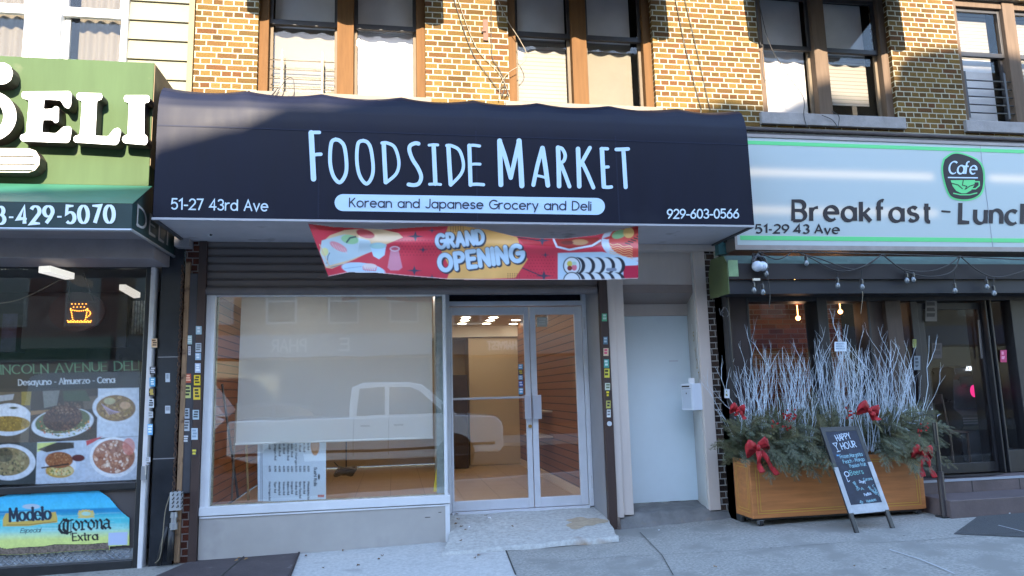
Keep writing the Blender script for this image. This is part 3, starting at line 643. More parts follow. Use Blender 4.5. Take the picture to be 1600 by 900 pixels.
def rnd_poly(pts, n=3):
    out = []
    N = len(pts)
    for i in range(N):
        a, b, c = Vector(pts[i - 1]), Vector(pts[i]), Vector(pts[(i + 1) % N])
        r = min(7, (a - b).length * .38, (c - b).length * .38); p = b + (a - b).normalized() * r; q = b + (c - b).normalized() * r
        for k in range(n + 1):
            u = k / n; out.append(tuple(p * (1 - u) ** 2 + b * 2 * u * (1 - u) + q * u * u))
    return out
def channel(outline, holes=None, front=SY - .14, name='letter'):
    poly = rnd_poly(outline)
    # the traced front outline belongs to the letter's face: project it at the face's own depth
    F = [at(*Zp(*p), front) for p in poly]
    if (sum((F[i].x * F[(i + 1) % len(F)].z - F[(i + 1) % len(F)].x * F[i].z) for i in range(len(F)))) < 0: F = F[::-1]
    B = [p + Vector((0, -front + SY - .01, 0)) for p in F]; n = len(F)
    mb = MB(); mb.add(F, [tuple(range(n))], 0); mb.add(F + B, [(i, n + i, n + (i + 1) % n, (i + 1) % n) for i in range(n)], 1)
    return mb.build(name, [M_face, M_ret], t)
channel([(512, 192), (518, 182), (612, 182), (620, 192), (617, 211), (598, 214), (596, 343), (609, 352), (611, 374), (603, 388), (514, 380), (505, 368), (508, 352), (528, 345), (533, 212), (515, 208)])
channel([(316, 182), (322, 172), (418, 174), (424, 186), (420, 199), (401, 206), (394, 350), (448, 352), (470, 322), (490, 316), (501, 330), (491, 378), (480, 388), (310, 377), (303, 366), (307, 352), (330, 344), (340, 206), (318, 198)])
channel([(88, 178), (94, 167), (288, 165), (297, 178), (293, 226), (284, 238), (268, 232), (250, 203), (184, 199), (180, 240), (216, 238), (228, 226), (244, 232), (242, 292), (228, 298), (216, 284), (178, 284), (174, 336), (232, 340), (262, 312), (288, 310), (297, 322), (290, 368), (280, 379), (90, 372), (82, 360), (86, 346), (108, 340), (120, 202), (92, 194)])
# D: bowl to the right, stem out of the picture
Do = [(-42 + 110 * math.cos(a), 268 + 104 * math.sin(a)) for a in [math.radians(-90 + 180 * k / 16) for k in range(17)]]
Di = [(-48 + 62 * math.cos(a), 268 + 66 * math.sin(a)) for a in [math.radians(90 - 180 * k / 16) for k in range(17)]]
mb = MB(); fr = SY - .14
ro = [at(*Zp(*p), fr) for p in Do]; ri = [at(*Zp(*p), fr) for p in Di][::-1]; n = len(ro); bk = Vector((0, .13, 0))
mb.add(ro + ri, [(i, n + i, n + i + 1, i + 1) for i in range(n - 1)], 0); mb.add(ro + [p + bk for p in ro], [(i, i + 1, n + i + 1, n + i) for i in range(n - 1)], 1); mb.add(ri + [p + bk for p in ri], [(i, i + 1, n + i + 1, n + i) for i in range(n - 1)], 1)
st = [(-42, 164), (-130, 164), (-130, 182), (-105, 190), (-105, 346), (-130, 354), (-130, 372), (-42, 372), (-42, 334), (-48, 334), (-48, 202), (-42, 202)]
S_ = [at(*Zp(*p), fr) for p in st]; mb.add(S_, [tuple(range(len(S_)))], 0); mb.build('letter', [M_face, M_ret], t)
channel([(-60, 50), (20, 48), (44, 62), (54, 92), (44, 122), (20, 136), (-60, 138)])
# the pill shaped panel with tubes
pill = [(-200, 400), (120, 402), (148, 412), (165, 440), (162, 470), (145, 492), (118, 502), (-200, 498)]
F = [at(*Zp(*p), fr) for p in pill][::-1]; B = [p + bk for p in F]; n = len(F)
mb = MB(); mb.add(F, [tuple(range(n))], 0); mb.add(F + B, [(i, n + i, n + (i + 1) % n, (i + 1) % n) for i in range(n)], 1); mb.build('pill_panel', [mat('pill_face', (.62, .55, .44), .4), M_ret], t)
mb = MB()
for yy in (428, 462, 486): mb.tube([at(*Zp(-150, yy), fr - .012), at(*Zp(148 - abs(yy - 450) * .5, yy + 1), fr - .012)], .011, 6)
mb.build('tube', M_face, t, smooth=True)
# ---- green canopy under the sign
M_gcan = mat('green_canopy_vinyl', RGB(44, 96, 78), .45, var=.12, vscale=3, spec=.5)
M_gval = mat('green_valance_vinyl', RGB(28, 52, 52), .45, var=.15, vscale=4)
vy = -1.22; vz1, vz0 = at(206, 318, vy).z, at(206, 357, vy).z; vx = at(206, 340, vy).x
t = thing('deli_canopy', 'dark green vinyl canopy with a white phone number and lettered side over the deli window', 'canopy', (-4.5, vy, vz0))
mb = MB(); mb.add([(-9, vy, vz1), (vx, vy, vz1), (vx, SY - .004, sz0), (-9, SY - .004, sz0)], [(0, 1, 2, 3)]); mb.build('slope', M_gcan, t)
mb = MB(); mb.box(-9, vx, vy, vy + .02, vz0, vz1 - .003); mb.build('valance', M_gval, t)
mb = MB(); mb.prism([(vx - .02, vy + .02, vz0), (vx - .02, vy + .02, vz1), (vx - .02, SY, sz0 - .002), (vx - .02, -.01, sz0 - .002), (vx - .02, -.01, vz0)], (.02, 0, 0)); mb.build('side', M_gval, t)
mb = MB(); mb.tube([(-9, vy + .01, vz0 - .012), (vx, vy + .01, vz0 - .012), (vx, -.02, vz0 - .012)], .014, 8); mb.build('rail', mat('galv', (.42, .43, .45), .4, metal=.6), t)
mb = MB(); P = px_plane(vy)
ribbon(mb, text_strokes('8-429-5070', -8, -351, 180, -349, .0, track=.3) if False else [[(p[0], p[1]) for p in s] for s in text_strokes('8-429-5070', -6, -350, 178, -348, 27, track=.3)], P, 5.5, nib=(0, 6.4, 2.6), off=.004)
mb.build('phone_number', mat('canopy_white', (.75, .82, .84), .5), t)
mb = MB(); ribbon(mb, text_strokes('DELI', .12, 0, .95, 0, .17, track=.3), world_plane((vx, vy, vz0 + .06), (0, 1, 0), (0, 0, 1), (1, 0, 0)), .03, nib=(0, .036, .018), serif=.03, off=.005); mb.build('side_lettering', mat('side_letter', (.33, .31, .30), .6), t)
# soffit box and shutter housing behind it
M_soff = mat('soffit_grey', RGB(140, 132, 134), .6, var=.1)
mb = MB(); mb.box(-9, vx - .03, -.52, -.04, 2.62, 2.86); mb.box(-9, vx - .03, -1.1, -.52, 2.80, 2.83); o = mb.build('shutter_housing', M_soff, bevel=.01); recentre(o); tag(o, 'grey rolled shutter housing above the deli window', 'shutter box')
# ---- deli shopfront
M_blk = mat('black_aluminium', (.022, .022, .024), .35, var=.2)
dl = thing('deli_shopfront', 'black framed deli shopfront with photo panels in its window', 'shopfront', (-4, 0, -.3))
gx1 = at(222, 590).x; fx1 = at(231, 590).x; ztop = at(110, 404).z; zg1 = at(110, 419).z; zm = at(110, 757).z; zm1 = at(110, 768).z; zb = -.27
mb = MB(); mb.box(gx1, fx1, -.03, .08, -.3, ztop); mb.box(-9, gx1, -.03, .08, zg1, ztop); mb.box(-9, gx1, -.03, .08, zm1, zm); mb.box(-9, gx1, -.03, .08, -.36, at(110, 880).z); mb.box(-4.9, -4.8, -.028, .078, at(110, 880).z, zm1); mb.build('frame', M_blk, dl, bevel=.006)
mb = MB(); mb.box(-9, gx1, .02, .026, zm, zg1); mb.build('pane', glass('shop_glass', boost=.8), dl)
mb = MB(); mb.box(-9, fx1, -.02, .3, ztop, 3.2); mb.build('header', mat('header_grey', RGB(105, 98, 98), .7, var=.1), dl)
M_dia = mat('diamond_plate', (.36, .38, .41), .38, metal=.75, var=.2, vscale=8)
mb = MB(); zd0, zd1 = at(110, 880).z, zm1
mb.box(-9, gx1, .03, .05, zd0, zd1)
pr = random.Random(2)
x = -4.2
k = 0
while x < gx1 - .03:
    z = zd0 + .02; j = 0
    while z < zd0 + .20:
        s = 1 if (k + j) % 2 else -1; mb.tube([(x - .012, .028, z - .01 * s), (x + .012, .028, z + .01 * s)], .004, 4); z += .026; j += 1
    x += .03; k += 1
mb.build('kick_plate', M_dia, dl)
mb = MB(); mb.box(fx1, at(246, 430).x, -.06, .05, -.30, 2.62); post = mb.build('post', mat('post_white', RGB(206, 204, 206), .5, var=.1, vscale=4, dirt=(RGB(120, 110, 108), 6, .66)), dl, bevel=.008)
# stickers: small flat rectangles, parts of what they are stuck to
STK = {}
def smat(c):
    if c not in STK: STK[c] = mat('sticker_%d' % len(STK), RGB(*c), .5)
    return STK[c]
def sticker(parent, px, py, wpx, hpx, Y, cols, marks=2, rot=0, seed=0):
    rr = random.Random(seed * 31 + int(px * 7 + py)); mb = MB(); Pq = lambda u, v, o: at(px + u * math.cos(rot) - v * math.sin(rot), py + u * math.sin(rot) + v * math.cos(rot), Y - o)
    mb.add([Pq(-wpx / 2, hpx / 2, .002), Pq(wpx / 2, hpx / 2, .002), Pq(wpx / 2, -hpx / 2, .002), Pq(-wpx / 2, -hpx / 2, .002)], [(0, 1, 2, 3)], 0)
    for k in range(marks):
        y0 = -hpx * .38 + hpx * .76 * k / max(1, marks); h = hpx * .5 / max(1, marks); a = -wpx * rr.uniform(.25, .42); b = wpx * rr.uniform(.2, .42)
        mb.add([Pq(a, y0 + h, .003), Pq(b, y0 + h, .003), Pq(b, y0, .003), Pq(a, y0, .003)], [(0, 1, 2, 3)], 1)
    return mb.build('sticker', [smat(cols[0]), smat(cols[1])], parent)
for a in [(241, 536, 9, 14, (226, 190, 150), (110, 80, 60)), (238.5, 579, 9, 12, (60, 60, 66), (200, 200, 205)), (238, 597, 9, 14, (90, 160, 200), (220, 235, 240)), (237, 613, 9, 12, (70, 62, 56), (220, 190, 90)), (236, 630, 9, 14, (200, 205, 210), (50, 50, 55)), (235, 648, 8, 10, (190, 195, 200), (140, 140, 145)), (234.5, 671, 8, 17, (120, 180, 225), (230, 240, 245)), (231, 718, 8, 8, (200, 200, 205), (150, 150, 150))]:
    sticker(post, *a[:4], -.062, a[4:], 3 if a[3] > 11 else 2)
mb = MB(); mb.box(at(226, 735).x, at(234, 735).x, -.1, -.06, at(230, 748).z, at(230, 727).z); mb.tube([at(228, 742, -.105), at(228, 726, -.105), at(233, 726, -.105)], .008, 6); mb.build('latch', mat('latch_steel', (.4, .4, .42), .4, metal=.7), dl)
# dark tile column between deli and market
M_tile = mat('black_tile', (.02, .022, .028), .18, var=.3, vscale=3)
mb = MB(); xa, xb = at(247, 560).x + .002, at(282, 560).x
mb.box(xa, xb, -.02, .2, -.3, 3.2); cl = mb.build('tile_column', M_tile, dl)
mb = MB()
for yy in (558, 716): z = at(262, yy).z; mb.box(xa, xb, -.024, -.019, z - .004, z + .004)
mb.build('grout', mat('grout', (.3, .29, .3), .8), dl)
for a in [(262, 590, 7, 14, (190, 198, 206), (150, 160, 170)), (262, 640, 8, 12, (200, 205, 210), (150, 155, 165))]: sticker(cl, *a[:4], -.024, a[4:], 1)
# interior of the deli
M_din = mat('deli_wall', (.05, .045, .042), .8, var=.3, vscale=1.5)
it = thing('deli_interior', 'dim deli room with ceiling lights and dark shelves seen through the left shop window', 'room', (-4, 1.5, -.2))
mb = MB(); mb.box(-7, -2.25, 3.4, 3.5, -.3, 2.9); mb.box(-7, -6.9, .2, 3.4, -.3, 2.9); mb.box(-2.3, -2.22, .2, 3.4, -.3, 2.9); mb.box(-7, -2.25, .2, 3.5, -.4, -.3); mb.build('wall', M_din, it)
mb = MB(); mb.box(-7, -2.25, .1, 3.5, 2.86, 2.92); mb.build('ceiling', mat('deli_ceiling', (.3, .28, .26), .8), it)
for q in (((60, 426), (78, 425), (116, 436), (102, 437)), ((186, 453), (196, 453), (219, 465), (209, 466))):
    mb = MB(); mb.prism([gz(*p, 2.5) for p in q], (0, 0, .06)); mb.build('ceiling_light', mat('tube_glow', (.9, .9, .85), .5, emit=(1, .95, .85), estr=.09), it)
mb = MB()
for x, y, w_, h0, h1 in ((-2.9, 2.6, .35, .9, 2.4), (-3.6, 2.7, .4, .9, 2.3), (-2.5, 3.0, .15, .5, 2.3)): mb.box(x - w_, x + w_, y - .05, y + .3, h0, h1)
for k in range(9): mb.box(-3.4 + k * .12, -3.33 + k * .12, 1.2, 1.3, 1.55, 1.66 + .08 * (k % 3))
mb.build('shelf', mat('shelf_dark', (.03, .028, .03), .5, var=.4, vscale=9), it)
mb = MB(); p0, p1 = at(32, 545, .5), at(200, 462, .5); mb.box(p0.x, p1.x, .5, .56, p0.z, p1.z); mb.build('screen_back', mat('screen_back', (.025, .027, .03), .45), it)
mb = MB(); p0, p1 = at(205, 522, 1.4), at(222, 470, 1.4)
for k in range(5): mb.box(p0.x + k * .03, p0.x + k * .03 + .02, 1.4, 1.42, p0.z, p1.z)
mb.build('bag', mat('bags', (.4, .4, .38), .4, var=.6, vscale=20), it)
mb = MB(); p0, p1 = at(0, 550, .6), at(28, 490, .6); mb.box(p0.x, p1.x, .6, .8, p0.z, p1.z); mb.build('carton', mat('purple_cartons', RGB(60, 56, 80), .6, var=.4, vscale=12), it)
# lit coffee cup of amber dots on an oval board
lc = thing('coffee_cup_light', 'oval board with a coffee cup drawn in glowing amber dots in the deli window', 'light sign', at(122, 515, .12))
mb = MB(); c = at(120, 487, .13); mb.add([c + Vector((.26 * math.cos(a), 0, .2 * math.sin(a))) for a in [2 * math.pi * k / 32 for k in range(32)]], [tuple(range(32))]); mb.prism([c + Vector((.26 * math.cos(a), .004, .2 * math.sin(a))) for a in [2 * math.pi * k / 32 for k in range(32)]], (0, .02, 0)); mb.build('board', mat('oval_board', (.035, .018, .016), .4), lc)
dots = []
cz = lambda x, y: (x / 4.5, 400 + y / 4.5)
for k in range(15): dots.append(cz(475 + 165 * k / 14, 455 + (6 if k % 2 else 0)))
for k in range(13): dots.append(cz(480 + 155 * k / 12, 465))
for k in range(7): dots += [cz(497 + 14 * k / 6, 370 + 75 * k / 6), cz(615 - 14 * k / 6, 370 + 75 * k / 6)]
for k in range(9): dots.append(cz(497 + 118 * k / 8, 378 + 8 * math.sin(math.pi * k / 8)))
for k in range(7): dots.append(cz(612 + 24 * math.sin(math.pi * k / 6), 375 + 55 * k / 6))
for k in range(9): dots.append(cz(505 + 100 * k / 8, 345 + (14 if k % 2 else -8)))
mb = MB()
for d in dots: mb.ball(at(*d, .115), .006, 6)
mb.build('led', mat('amber_led', (1, .5, .1), .5, emit=(1, .32, .03), estr=.7), lc)
mb = MB(); mb.tube([at(108, 470, .13), at(108, 430, .13)], .008, 5); mb.tube([at(146, 470, .13), at(130, 425, .13)], .006, 5); mb.build('cord', M_wire, lc)
# strip of tiny white lights along the top and bottom of the glass
ls = thing('light_strip', 'row of tiny white window lights in threes along the deli glass', 'light strip', at(110, 421, .1))
mb = MB()
for k in range(8):
    for j in range(3): mb.ball(at(3 + k * 29.2 + j * 5.2, 420, .08), .007, 6); mb.ball(at(20 + k * 27 + j * 4.5, 755 - (20 + k * 27) * .045, .07), .0045, 6)
mb.build('led', mat('white_led', (1, 1, 1), .5, emit=(.9, 1, 1), estr=.7), ls)
mb = MB(); P_ = [at(0, 474, .3), at(30, 468, .3), at(70, 450, .3), at(98, 434, .3)]; mb.tube(smoothline(P_), .006, 5); o = mb.build('cable', M_wirel, smooth=True); recentre(o); tag(o, 'pale cable drooping inside the deli window left of the coffee cup light', 'cable')
# ---- printed photo panel in the deli window
cv = Canvas(-60, 562, 217, 757, .9).fill(RGB(26, 26, 30))
W_ = RGB(205, 212, 222)
cv.rect(-60, 607, 217, 757, RGB(44, 40, 40))
z6 = lambda x, y: (x / 4.5, 560 + y / 4.5)
def E6(x, y, rx, ry, c, al=1, rot=0): cx, cy = z6(x, y); cv.ell(cx, cy, rx / 4.5, ry / 4.5, c, al, rot)
def Q6(pts, c, al=1): cv.poly([z6(*p) for p in pts], c, al)
# left rice and beans dish
Q6([(-270, 240), (222, 235), (200, 590), (-270, 600)], RGB(96, 84, 70)); Q6([(150, 235), (222, 233), (210, 330), (150, 330)], RGB(150, 130, 60)); Q6([(-270, 290), (100, 250), (90, 290), (-270, 340)], RGB(170, 172, 175))
E6(60, 430, 165, 115, W_, rot=-4); E6(80, 380, 110, 60, RGB(222, 226, 232)); E6(60, 460, 155, 55, RGB(150, 120, 50)); cx, cy = z6(60, 460); cv.blobs(cx, cy, 33, 11, [RGB(190, 150, 60), RGB(120, 92, 36), RGB(170, 140, 70)], 90, .8, 2, 3); E6(95, 348, 28, 8, RGB(60, 70, 40))
# roast in the middle
Q6([(222, 232), (690, 212), (690, 570), (205, 600)], RGB(58, 44, 34)); Q6([(300, 230), (420, 225), (400, 330), (310, 350)], RGB(120, 118, 112)); Q6([(215, 370), (350, 360), (350, 380), (215, 400)], RGB(140, 106, 70)); Q6([(580, 270), (690, 262), (690, 350), (590, 360)], RGB(96, 80, 66)); Q6([(440, 230), (600, 222), (640, 300), (450, 300)], RGB(62, 72, 48))
E6(440, 455, 220, 105, W_, rot=-8); E6(440, 440, 195, 85, RGB(90, 96, 60), rot=-8); cx, cy = z6(450, 450); cv.blobs(cx, cy + 4, 42, 17, [RGB(90, 120, 60), RGB(190, 90, 50), RGB(200, 190, 150), RGB(70, 92, 44), RGB(214, 140, 60)], 160, .8, 2.4, 5)
cx, cy = z6(440, 420); cv.ell(cx, cy, 31, 20, RGB(66, 38, 30), 1, -10); cv.blobs(cx, cy, 29, 19, [RGB(84, 50, 38), RGB(50, 28, 24), RGB(120, 80, 60), RGB(96, 60, 44)], 240, .7, 2.2, 6); cx, cy = z6(480, 350); cv.blobs(cx, cy, 20, 10, [RGB(150, 120, 96), RGB(110, 74, 56), RGB(70, 44, 34)], 140, .5, 1.4, 8)
# soup right
Q6([(690, 212), (990, 205), (990, 545), (680, 560)], RGB(196, 206, 218)); E6(815, 345, 165, 112, W_); E6(815, 350, 138, 92, RGB(132, 100, 58)); cx, cy = z6(815, 350); cv.blobs(cx, cy, 28, 18, [RGB(160, 126, 74), RGB(104, 76, 44), RGB(186, 150, 100), RGB(140, 110, 50)], 110, .8, 3, 9)
for k in range(7): cv.line([z6(715 + 12 * k, 320 + 8 * k), z6(770 + 12 * k, 395 - 3 * k)], .9, RGB(170, 150, 176))
E6(880, 330, 38, 26, RGB(190, 150, 110)); E6(770, 300, 40, 24, RGB(170, 160, 120))
# lower row
Q6([(-270, 605), (262, 590), (250, 880), (-270, 900)], RGB(52, 60, 62)); E6(60, 730, 190, 128, W_); E6(50, 725, 160, 100, RGB(140, 122, 84)); cx, cy = z6(50, 725); cv.blobs(cx, cy, 33, 20, [RGB(160, 146, 100), RGB(90, 92, 56), RGB(60, 56, 40), RGB(176, 160, 120)], 120, .9, 3.4, 11); E6(30, 680, 60, 50, RGB(56, 56, 40), .7)
Q6([(262, 590), (610, 575), (600, 870), (250, 885)], RGB(186, 198, 214)); Q6([(262, 595), (400, 588), (262, 660)], RGB(200, 210, 120)); Q6([(330, 660), (520, 630), (520, 590), (400, 590), (262, 640)], RGB(70, 64, 58)); E6(425, 750, 110, 85, RGB(214, 220, 228)); E6(420, 790, 100, 50, RGB(190, 150, 70)); E6(430, 790, 85, 36, RGB(206, 190, 140)); E6(415, 715, 98, 58, RGB(150, 92, 56)); cx, cy = z6(415, 710); cv.blobs(cx, cy, 20, 11, [RGB(170, 110, 70), RGB(116, 66, 42), RGB(190, 140, 96)], 70, .7, 2, 12); cv.line([z6(295, 770), z6(480, 742)], 2.4, RGB(60, 40, 34)); E6(550, 700, 46, 24, RGB(96, 44, 44)); cx, cy = z6(410, 800); cv.blobs(cx, cy, 19, 6, [RGB(220, 190, 90), RGB(120, 130, 60), RGB(196, 120, 60)], 50, .6, 1.8, 14)
Q6([(610, 575), (990, 545), (990, 850), (595, 870)], RGB(190, 200, 214)); Q6([(605, 580), (720, 548), (690, 570), (610, 615)], RGB(190, 60, 66)); E6(800, 695, 170, 142, RGB(224, 228, 234)); E6(800, 690, 148, 120, RGB(164, 112, 90)); cx, cy = z6(800, 690); cv.blobs(cx, cy, 31, 24, [RGB(200, 150, 120), RGB(140, 84, 64), RGB(226, 200, 180), RGB(176, 120, 90), RGB(236, 220, 206)], 150, 1, 3.6, 15); E6(905, 620, 44, 60, RGB(206, 120, 108), .8)
for xx in (222, 262): pass
cv.text('LINCOLN AVENUE DELI', -10, 585, 218, 577.5, 13.5, 1.1, RGB(92, 140, 112), serif=1.6, nib=(0, 1.9, .7), track=.2, space=.5)
cv.text('Desayuno - Almuerzo - Cena', 29, 602, 179, 597.5, 8.6, 1.0, RGB(196, 204, 212), serif=1.0, nib=(0, 1.4, .7), track=.17, space=.4)
cv.noise(.12, 3, 4)
o = cv.sheet('photo_panel', lambda a, b: at(a, b, .06), paint_mat('print_gloss', .4)); recentre(o); tag(o, 'black panel of food photographs with white serif lettering in the deli window', 'poster')
# ---- beach scene beer board behind the lower pane
cv = Canvas(-50, 757, 202, 874, .8)
yy = (cv.y - 765 + (cv.x) * .03) / 95
cv.c[:] = np.array(RGB(70, 185, 222)); cv.blend(np.clip((.32 - yy) * 3, 0, 1), RGB(40, 160, 214)); cv.blend(np.clip((yy - .34) * 40, 0, 1), RGB(20, 130, 180)); cv.blend(np.clip((yy - .40) * 10, 0, 1), RGB(74, 186, 200)); cv.blend(np.clip((yy - .58) * 5, 0, 1), RGB(170, 214, 196)); cv.blend(np.clip((yy - .70) * 7, 0, 1), RGB(204, 216, 130))
cv.noise(.06, 9, 2); cv.noise(.07, 2.4, 3)
z7 = lambda x, y: (x / 5.627, 740 + y / 5.627)
for k in range(26): yv = 350 + k * 6.3; cv.line([z7(pr.uniform(-200, 900), yv), z7(pr.uniform(200, 1100), yv - 6)], .9, RGB(214, 236, 236), .25)
top = [(-300, 220), (0, 205), (90, 178), (250, 180), (500, 140), (560, 125), (830, 122), (890, 165), (960, 215), (1010, 275), (1060, 330), (1120, 380), (1150, 400), (1150, 0), (-300, 0)]
gone = np.zeros(cv.x.shape)
tmp = Canvas(-50, 757, 202, 874, .8); tmp.poly([z7(*p) for p in top], (1, 1, 1)); tmp.poly([z7(*p) for p in [(-300, 660), (0, 650), (60, 662), (160, 650), (380, 640), (480, 622), (760, 622), (950, 606), (965, 670), (880, 668), (560, 688), (380, 704), (170, 712), (60, 715), (-300, 690)]], (2, 2, 2)); tmp.poly([z7(*p) for p in [(-300, 700), (60, 715), (170, 712), (380, 704), (560, 688), (880, 668), (965, 670), (965, 640), (1200, 620), (1200, 900), (-300, 900)]], (1, 1, 1))
code = tmp.c[..., 0]
cv.blend((code > 1.5).astype(float), RGB(112, 98, 88)); cv.noise(.6, 1.8, 5, (code > 1.5).astype(float))
cv.poly([z7(*p) for p in [(955, 520), (1122, 512), (1118, 625), (950, 630)]], RGB(176, 190, 220))
# first logo: condensed serif word on a gold ribbon
cv.poly([z7(*p) for p in [(25, 400), (50, 350), (90, 345), (90, 420), (440, 402), (450, 340), (490, 335), (505, 395), (505, 430), (380, 442), (250, 462), (25, 465)]], RGB(196, 168, 84)); cv.poly([z7(*p) for p in [(95, 340), (440, 318), (440, 402), (95, 424)]], RGB(120, 196, 206)); cv.ell(*z7(275, 290), 14, 4, RGB(196, 190, 196), .7); cv.line([z7(60, 452), z7(250, 450), z7(490, 422)], 1.3, RGB(150, 120, 50))
cv.text('Modelo', *z7(88, 418), *z7(446, 400), 19, 2.4, RGB(24, 40, 62), nib=(0, 4.2, 1.3), serif=2.0, track=.2)
cv.text('Especial', *z7(178, 520), *z7(352, 514), 6.5, .9, RGB(40, 60, 66), slant=.3, track=.12)
# second logo: blackletter word with a small gold crown
cv.ell(*z7(757, 355), 13, 6.5, RGB(206, 190, 110), .9); cv.ell(*z7(757, 352), 7, 3, RGB(150, 206, 206), .8); cv.line([z7(690, 385), z7(825, 380)], 2, RGB(210, 180, 90))
for k in range(5): cv.ell(*z7(700 + 28 * k, 332 - 8 * math.sin(math.pi * k / 4)), 1.6, 1.6, RGB(214, 178, 80))
C7 = lambda pts, w_=2.2, nib=(40, 4.6, 1.2): [cv.line([z7(*a), z7(*b)], nib[2] + (nib[1] - nib[2]) * abs(math.sin(math.atan2(-(b[1] - a[1]), b[0] - a[0]) - math.radians(nib[0] + 90) + math.pi / 2)), RGB(14, 18, 30)) for a, b in zip(pts, pts[1:])]
C7([(585, 398), (545, 420), (522, 455), (522, 490), (545, 518), (590, 525), (630, 510)]); C7([(560, 405), (600, 420), (640, 405)]); C7([(598, 412), (592, 520)]); C7([(625, 400), (622, 540)], nib=(40, 1.2, 1.2)); C7([(585, 398), (560, 440), (560, 490), (590, 525)])
def bl(x, y, kind, s=1.0):
    T = lambda pts: C7([(x + p[0] * s, y + p[1] * s) for p in pts], nib=(40, 3.6, 1.1))
    if kind == 'o': T([(30, 0), (0, 28), (0, 66), (28, 92), (58, 66), (58, 28), (30, 0)])
    if kind == 'r': T([(0, 10), (14, 20), (14, 84), (0, 92)]); T([(14, 20), (44, 0), (58, 14)]); T([(4, 92), (34, 88)])
    if kind == 'n': T([(0, 8), (14, 20), (14, 84), (2, 92)]); T([(14, 24), (44, 0), (58, 20), (58, 80), (70, 90)])
    if kind == 'a': T([(6, 14), (34, 0), (56, 18), (56, 78), (70, 90)]); T([(54, 40), (12, 48), (0, 70), (22, 92), (52, 78)])
for i, ch in enumerate('orona'): bl(645 + i * 66, 418 - i * 4, ch, .86)
cv.text('Extra', *z7(640, 590), *z7(858, 580), 11.5, 1.8, RGB(14, 18, 30), nib=(30, 2.6, 1.0), serif=1.2, track=.2)
keep = ~((code[:-1, :-1] > .5) & (code[:-1, :-1] < 1.5))
patch = (cv.x > z7(952, 0)[0]) & (cv.y > z7(0, 512)[1]) & (cv.y < z7(0, 630)[1]); keep |= patch[:-1, :-1]
o = cv.sheet('beer_board', lambda a, b: at(a, b, -.005), paint_mat('print_matt', .5), keep=keep, thick=.008); recentre(o); tag(o, 'cut-out beach scene board with two beer names standing behind the lower deli pane', 'poster')
mb = MB(); mb.box(-9, gx1, .012, .028, at(110, 862).z, zm1); o = mb.build('backing', mat('kick_back', (.07, .06, .06), .7), dl)
# ================================================================== MARKET AWNING
M_navy = mat('navy_canvas', (.0040, .0054, .0165), .5, var=.16, vscale=2.0, stretch=(3, 1, .5), spec=.22, dirt=((.010, .012, .024), 1.3, .62), sheen=.0, bump=.12, bscale=3)
M_lblue = mat('awning_print', (.50, .66, .84), .5)
M_alu = mat('mill_aluminium', RGB(176, 178, 186), .35, metal=.4)
AY = -1.0
ax0, ax1, az0 = at(238, 340, AY).x, at(1178, 352, AY).x, 2.9
aw = thing('market_awning', 'long navy box awning with white hand lettered market name across the middle shop', 'awning', ((ax0 + ax1) / 2, AY, az0))
RIBS = [at(p, 160, -.86).x for p in (385, 502, 627, 740, 840, 952, 1059)]
def rim_sag(x):
    ks = [ax0] + RIBS + [ax1]
    for a, b in zip(ks, ks[1:]):
        if a <= x <= b: u = (x - a) / (b - a); return 4 * u * (1 - u) * .03
    return 0
PROF = [(0, 2.9 - 2.9), (.02, .02)]
prof = [(AY, az0), (AY, 3.2), (AY, 3.6), (AY + .002, 3.83), (AY + .015, 3.95), (AY + .04, 4.04), (AY + .085, 4.12), (AY + .15, 4.175), (-.6, 4.27), (-.3, 4.38), (-.004, 4.48)]
NX = 160
def awn(u, v):
    x = ax0 + (ax1 - ax0) * u; k = v * (len(prof) - 1); i = min(int(k), len(prof) - 2); f = k - i
    y = prof[i][0] * (1 - f) + prof[i + 1][0] * f; z = prof[i][1] * (1 - f) + prof[i + 1][1] * f
    s = rim_sag(x); wgt = max(0, 1 - abs(k - 7) / 3.2)
    return (x, y + s * .5 * wgt, z - s * wgt)
mb = MB(); mb.grid(awn, NX, 40); mb.build('canopy', M_navy, aw, smooth=True)
for x in (ax0, ax1):
    mb = MB(); mb.poly([(x, p[0], p[1]) for p in prof] + [(x, -.004, az0)]); o = mb.build('end_panel', M_navy, aw); q = o.modifiers.new('t', 'SOLIDIFY'); q.thickness = .004
mb = MB(); mb.box(ax0 + .02, ax1 - .02, AY + .02, -.01, az0 - .006, az0 + .004); mb.build('soffit', mat('soffit_white', RGB(186, 182, 186), .6, var=.1, vscale=3, dirt=(RGB(120, 112, 108), 3, .62)), aw)
mb = MB(); mb.box(ax0 - .004, ax1 + .004, AY - .008, AY + .02, az0 - .022, az0 - .002); mb.build('front_trim', M_alu, aw)
mb = MB(); mb.box(ax1 - .03, ax1 + .004, AY + .021, -.01, az0 - .024, az0 - .008); mb.box(ax0 - .004, ax0 + .03, AY + .021, -.01, az0 - .024, az0 - .008); mb.build('side_trim', mat('trim_dark', (.06, .06, .065), .5), aw)
mb = MB()
for x in RIBS: mb.tube([(x, AY + .05, 3.9), (x, AY + .18, 4.1), (x, -.05, 4.40)], .012, 5)
mb.build('rib', M_alu, aw)
M_seam = mat('navy_seam', (.011, .014, .032), .6, spec=.2)
mb = MB()
for x in RIBS[1::2]: mb.box(x - .006, x + .006, AY - .0012, AY + .001, az0, 3.8)
mb.box(ax0 + .004, ax1 - .004, AY - .0016, AY + .001, 3.745, 3.757); mb.build('seam', M_seam, aw)
FP = px_plane(AY)
za = lambda x, y: (470 + x / 5.926, 190 + y / 5.926)
zb2 = lambda x, y: (740 + x / 6.154, 190 + y / 6.154)
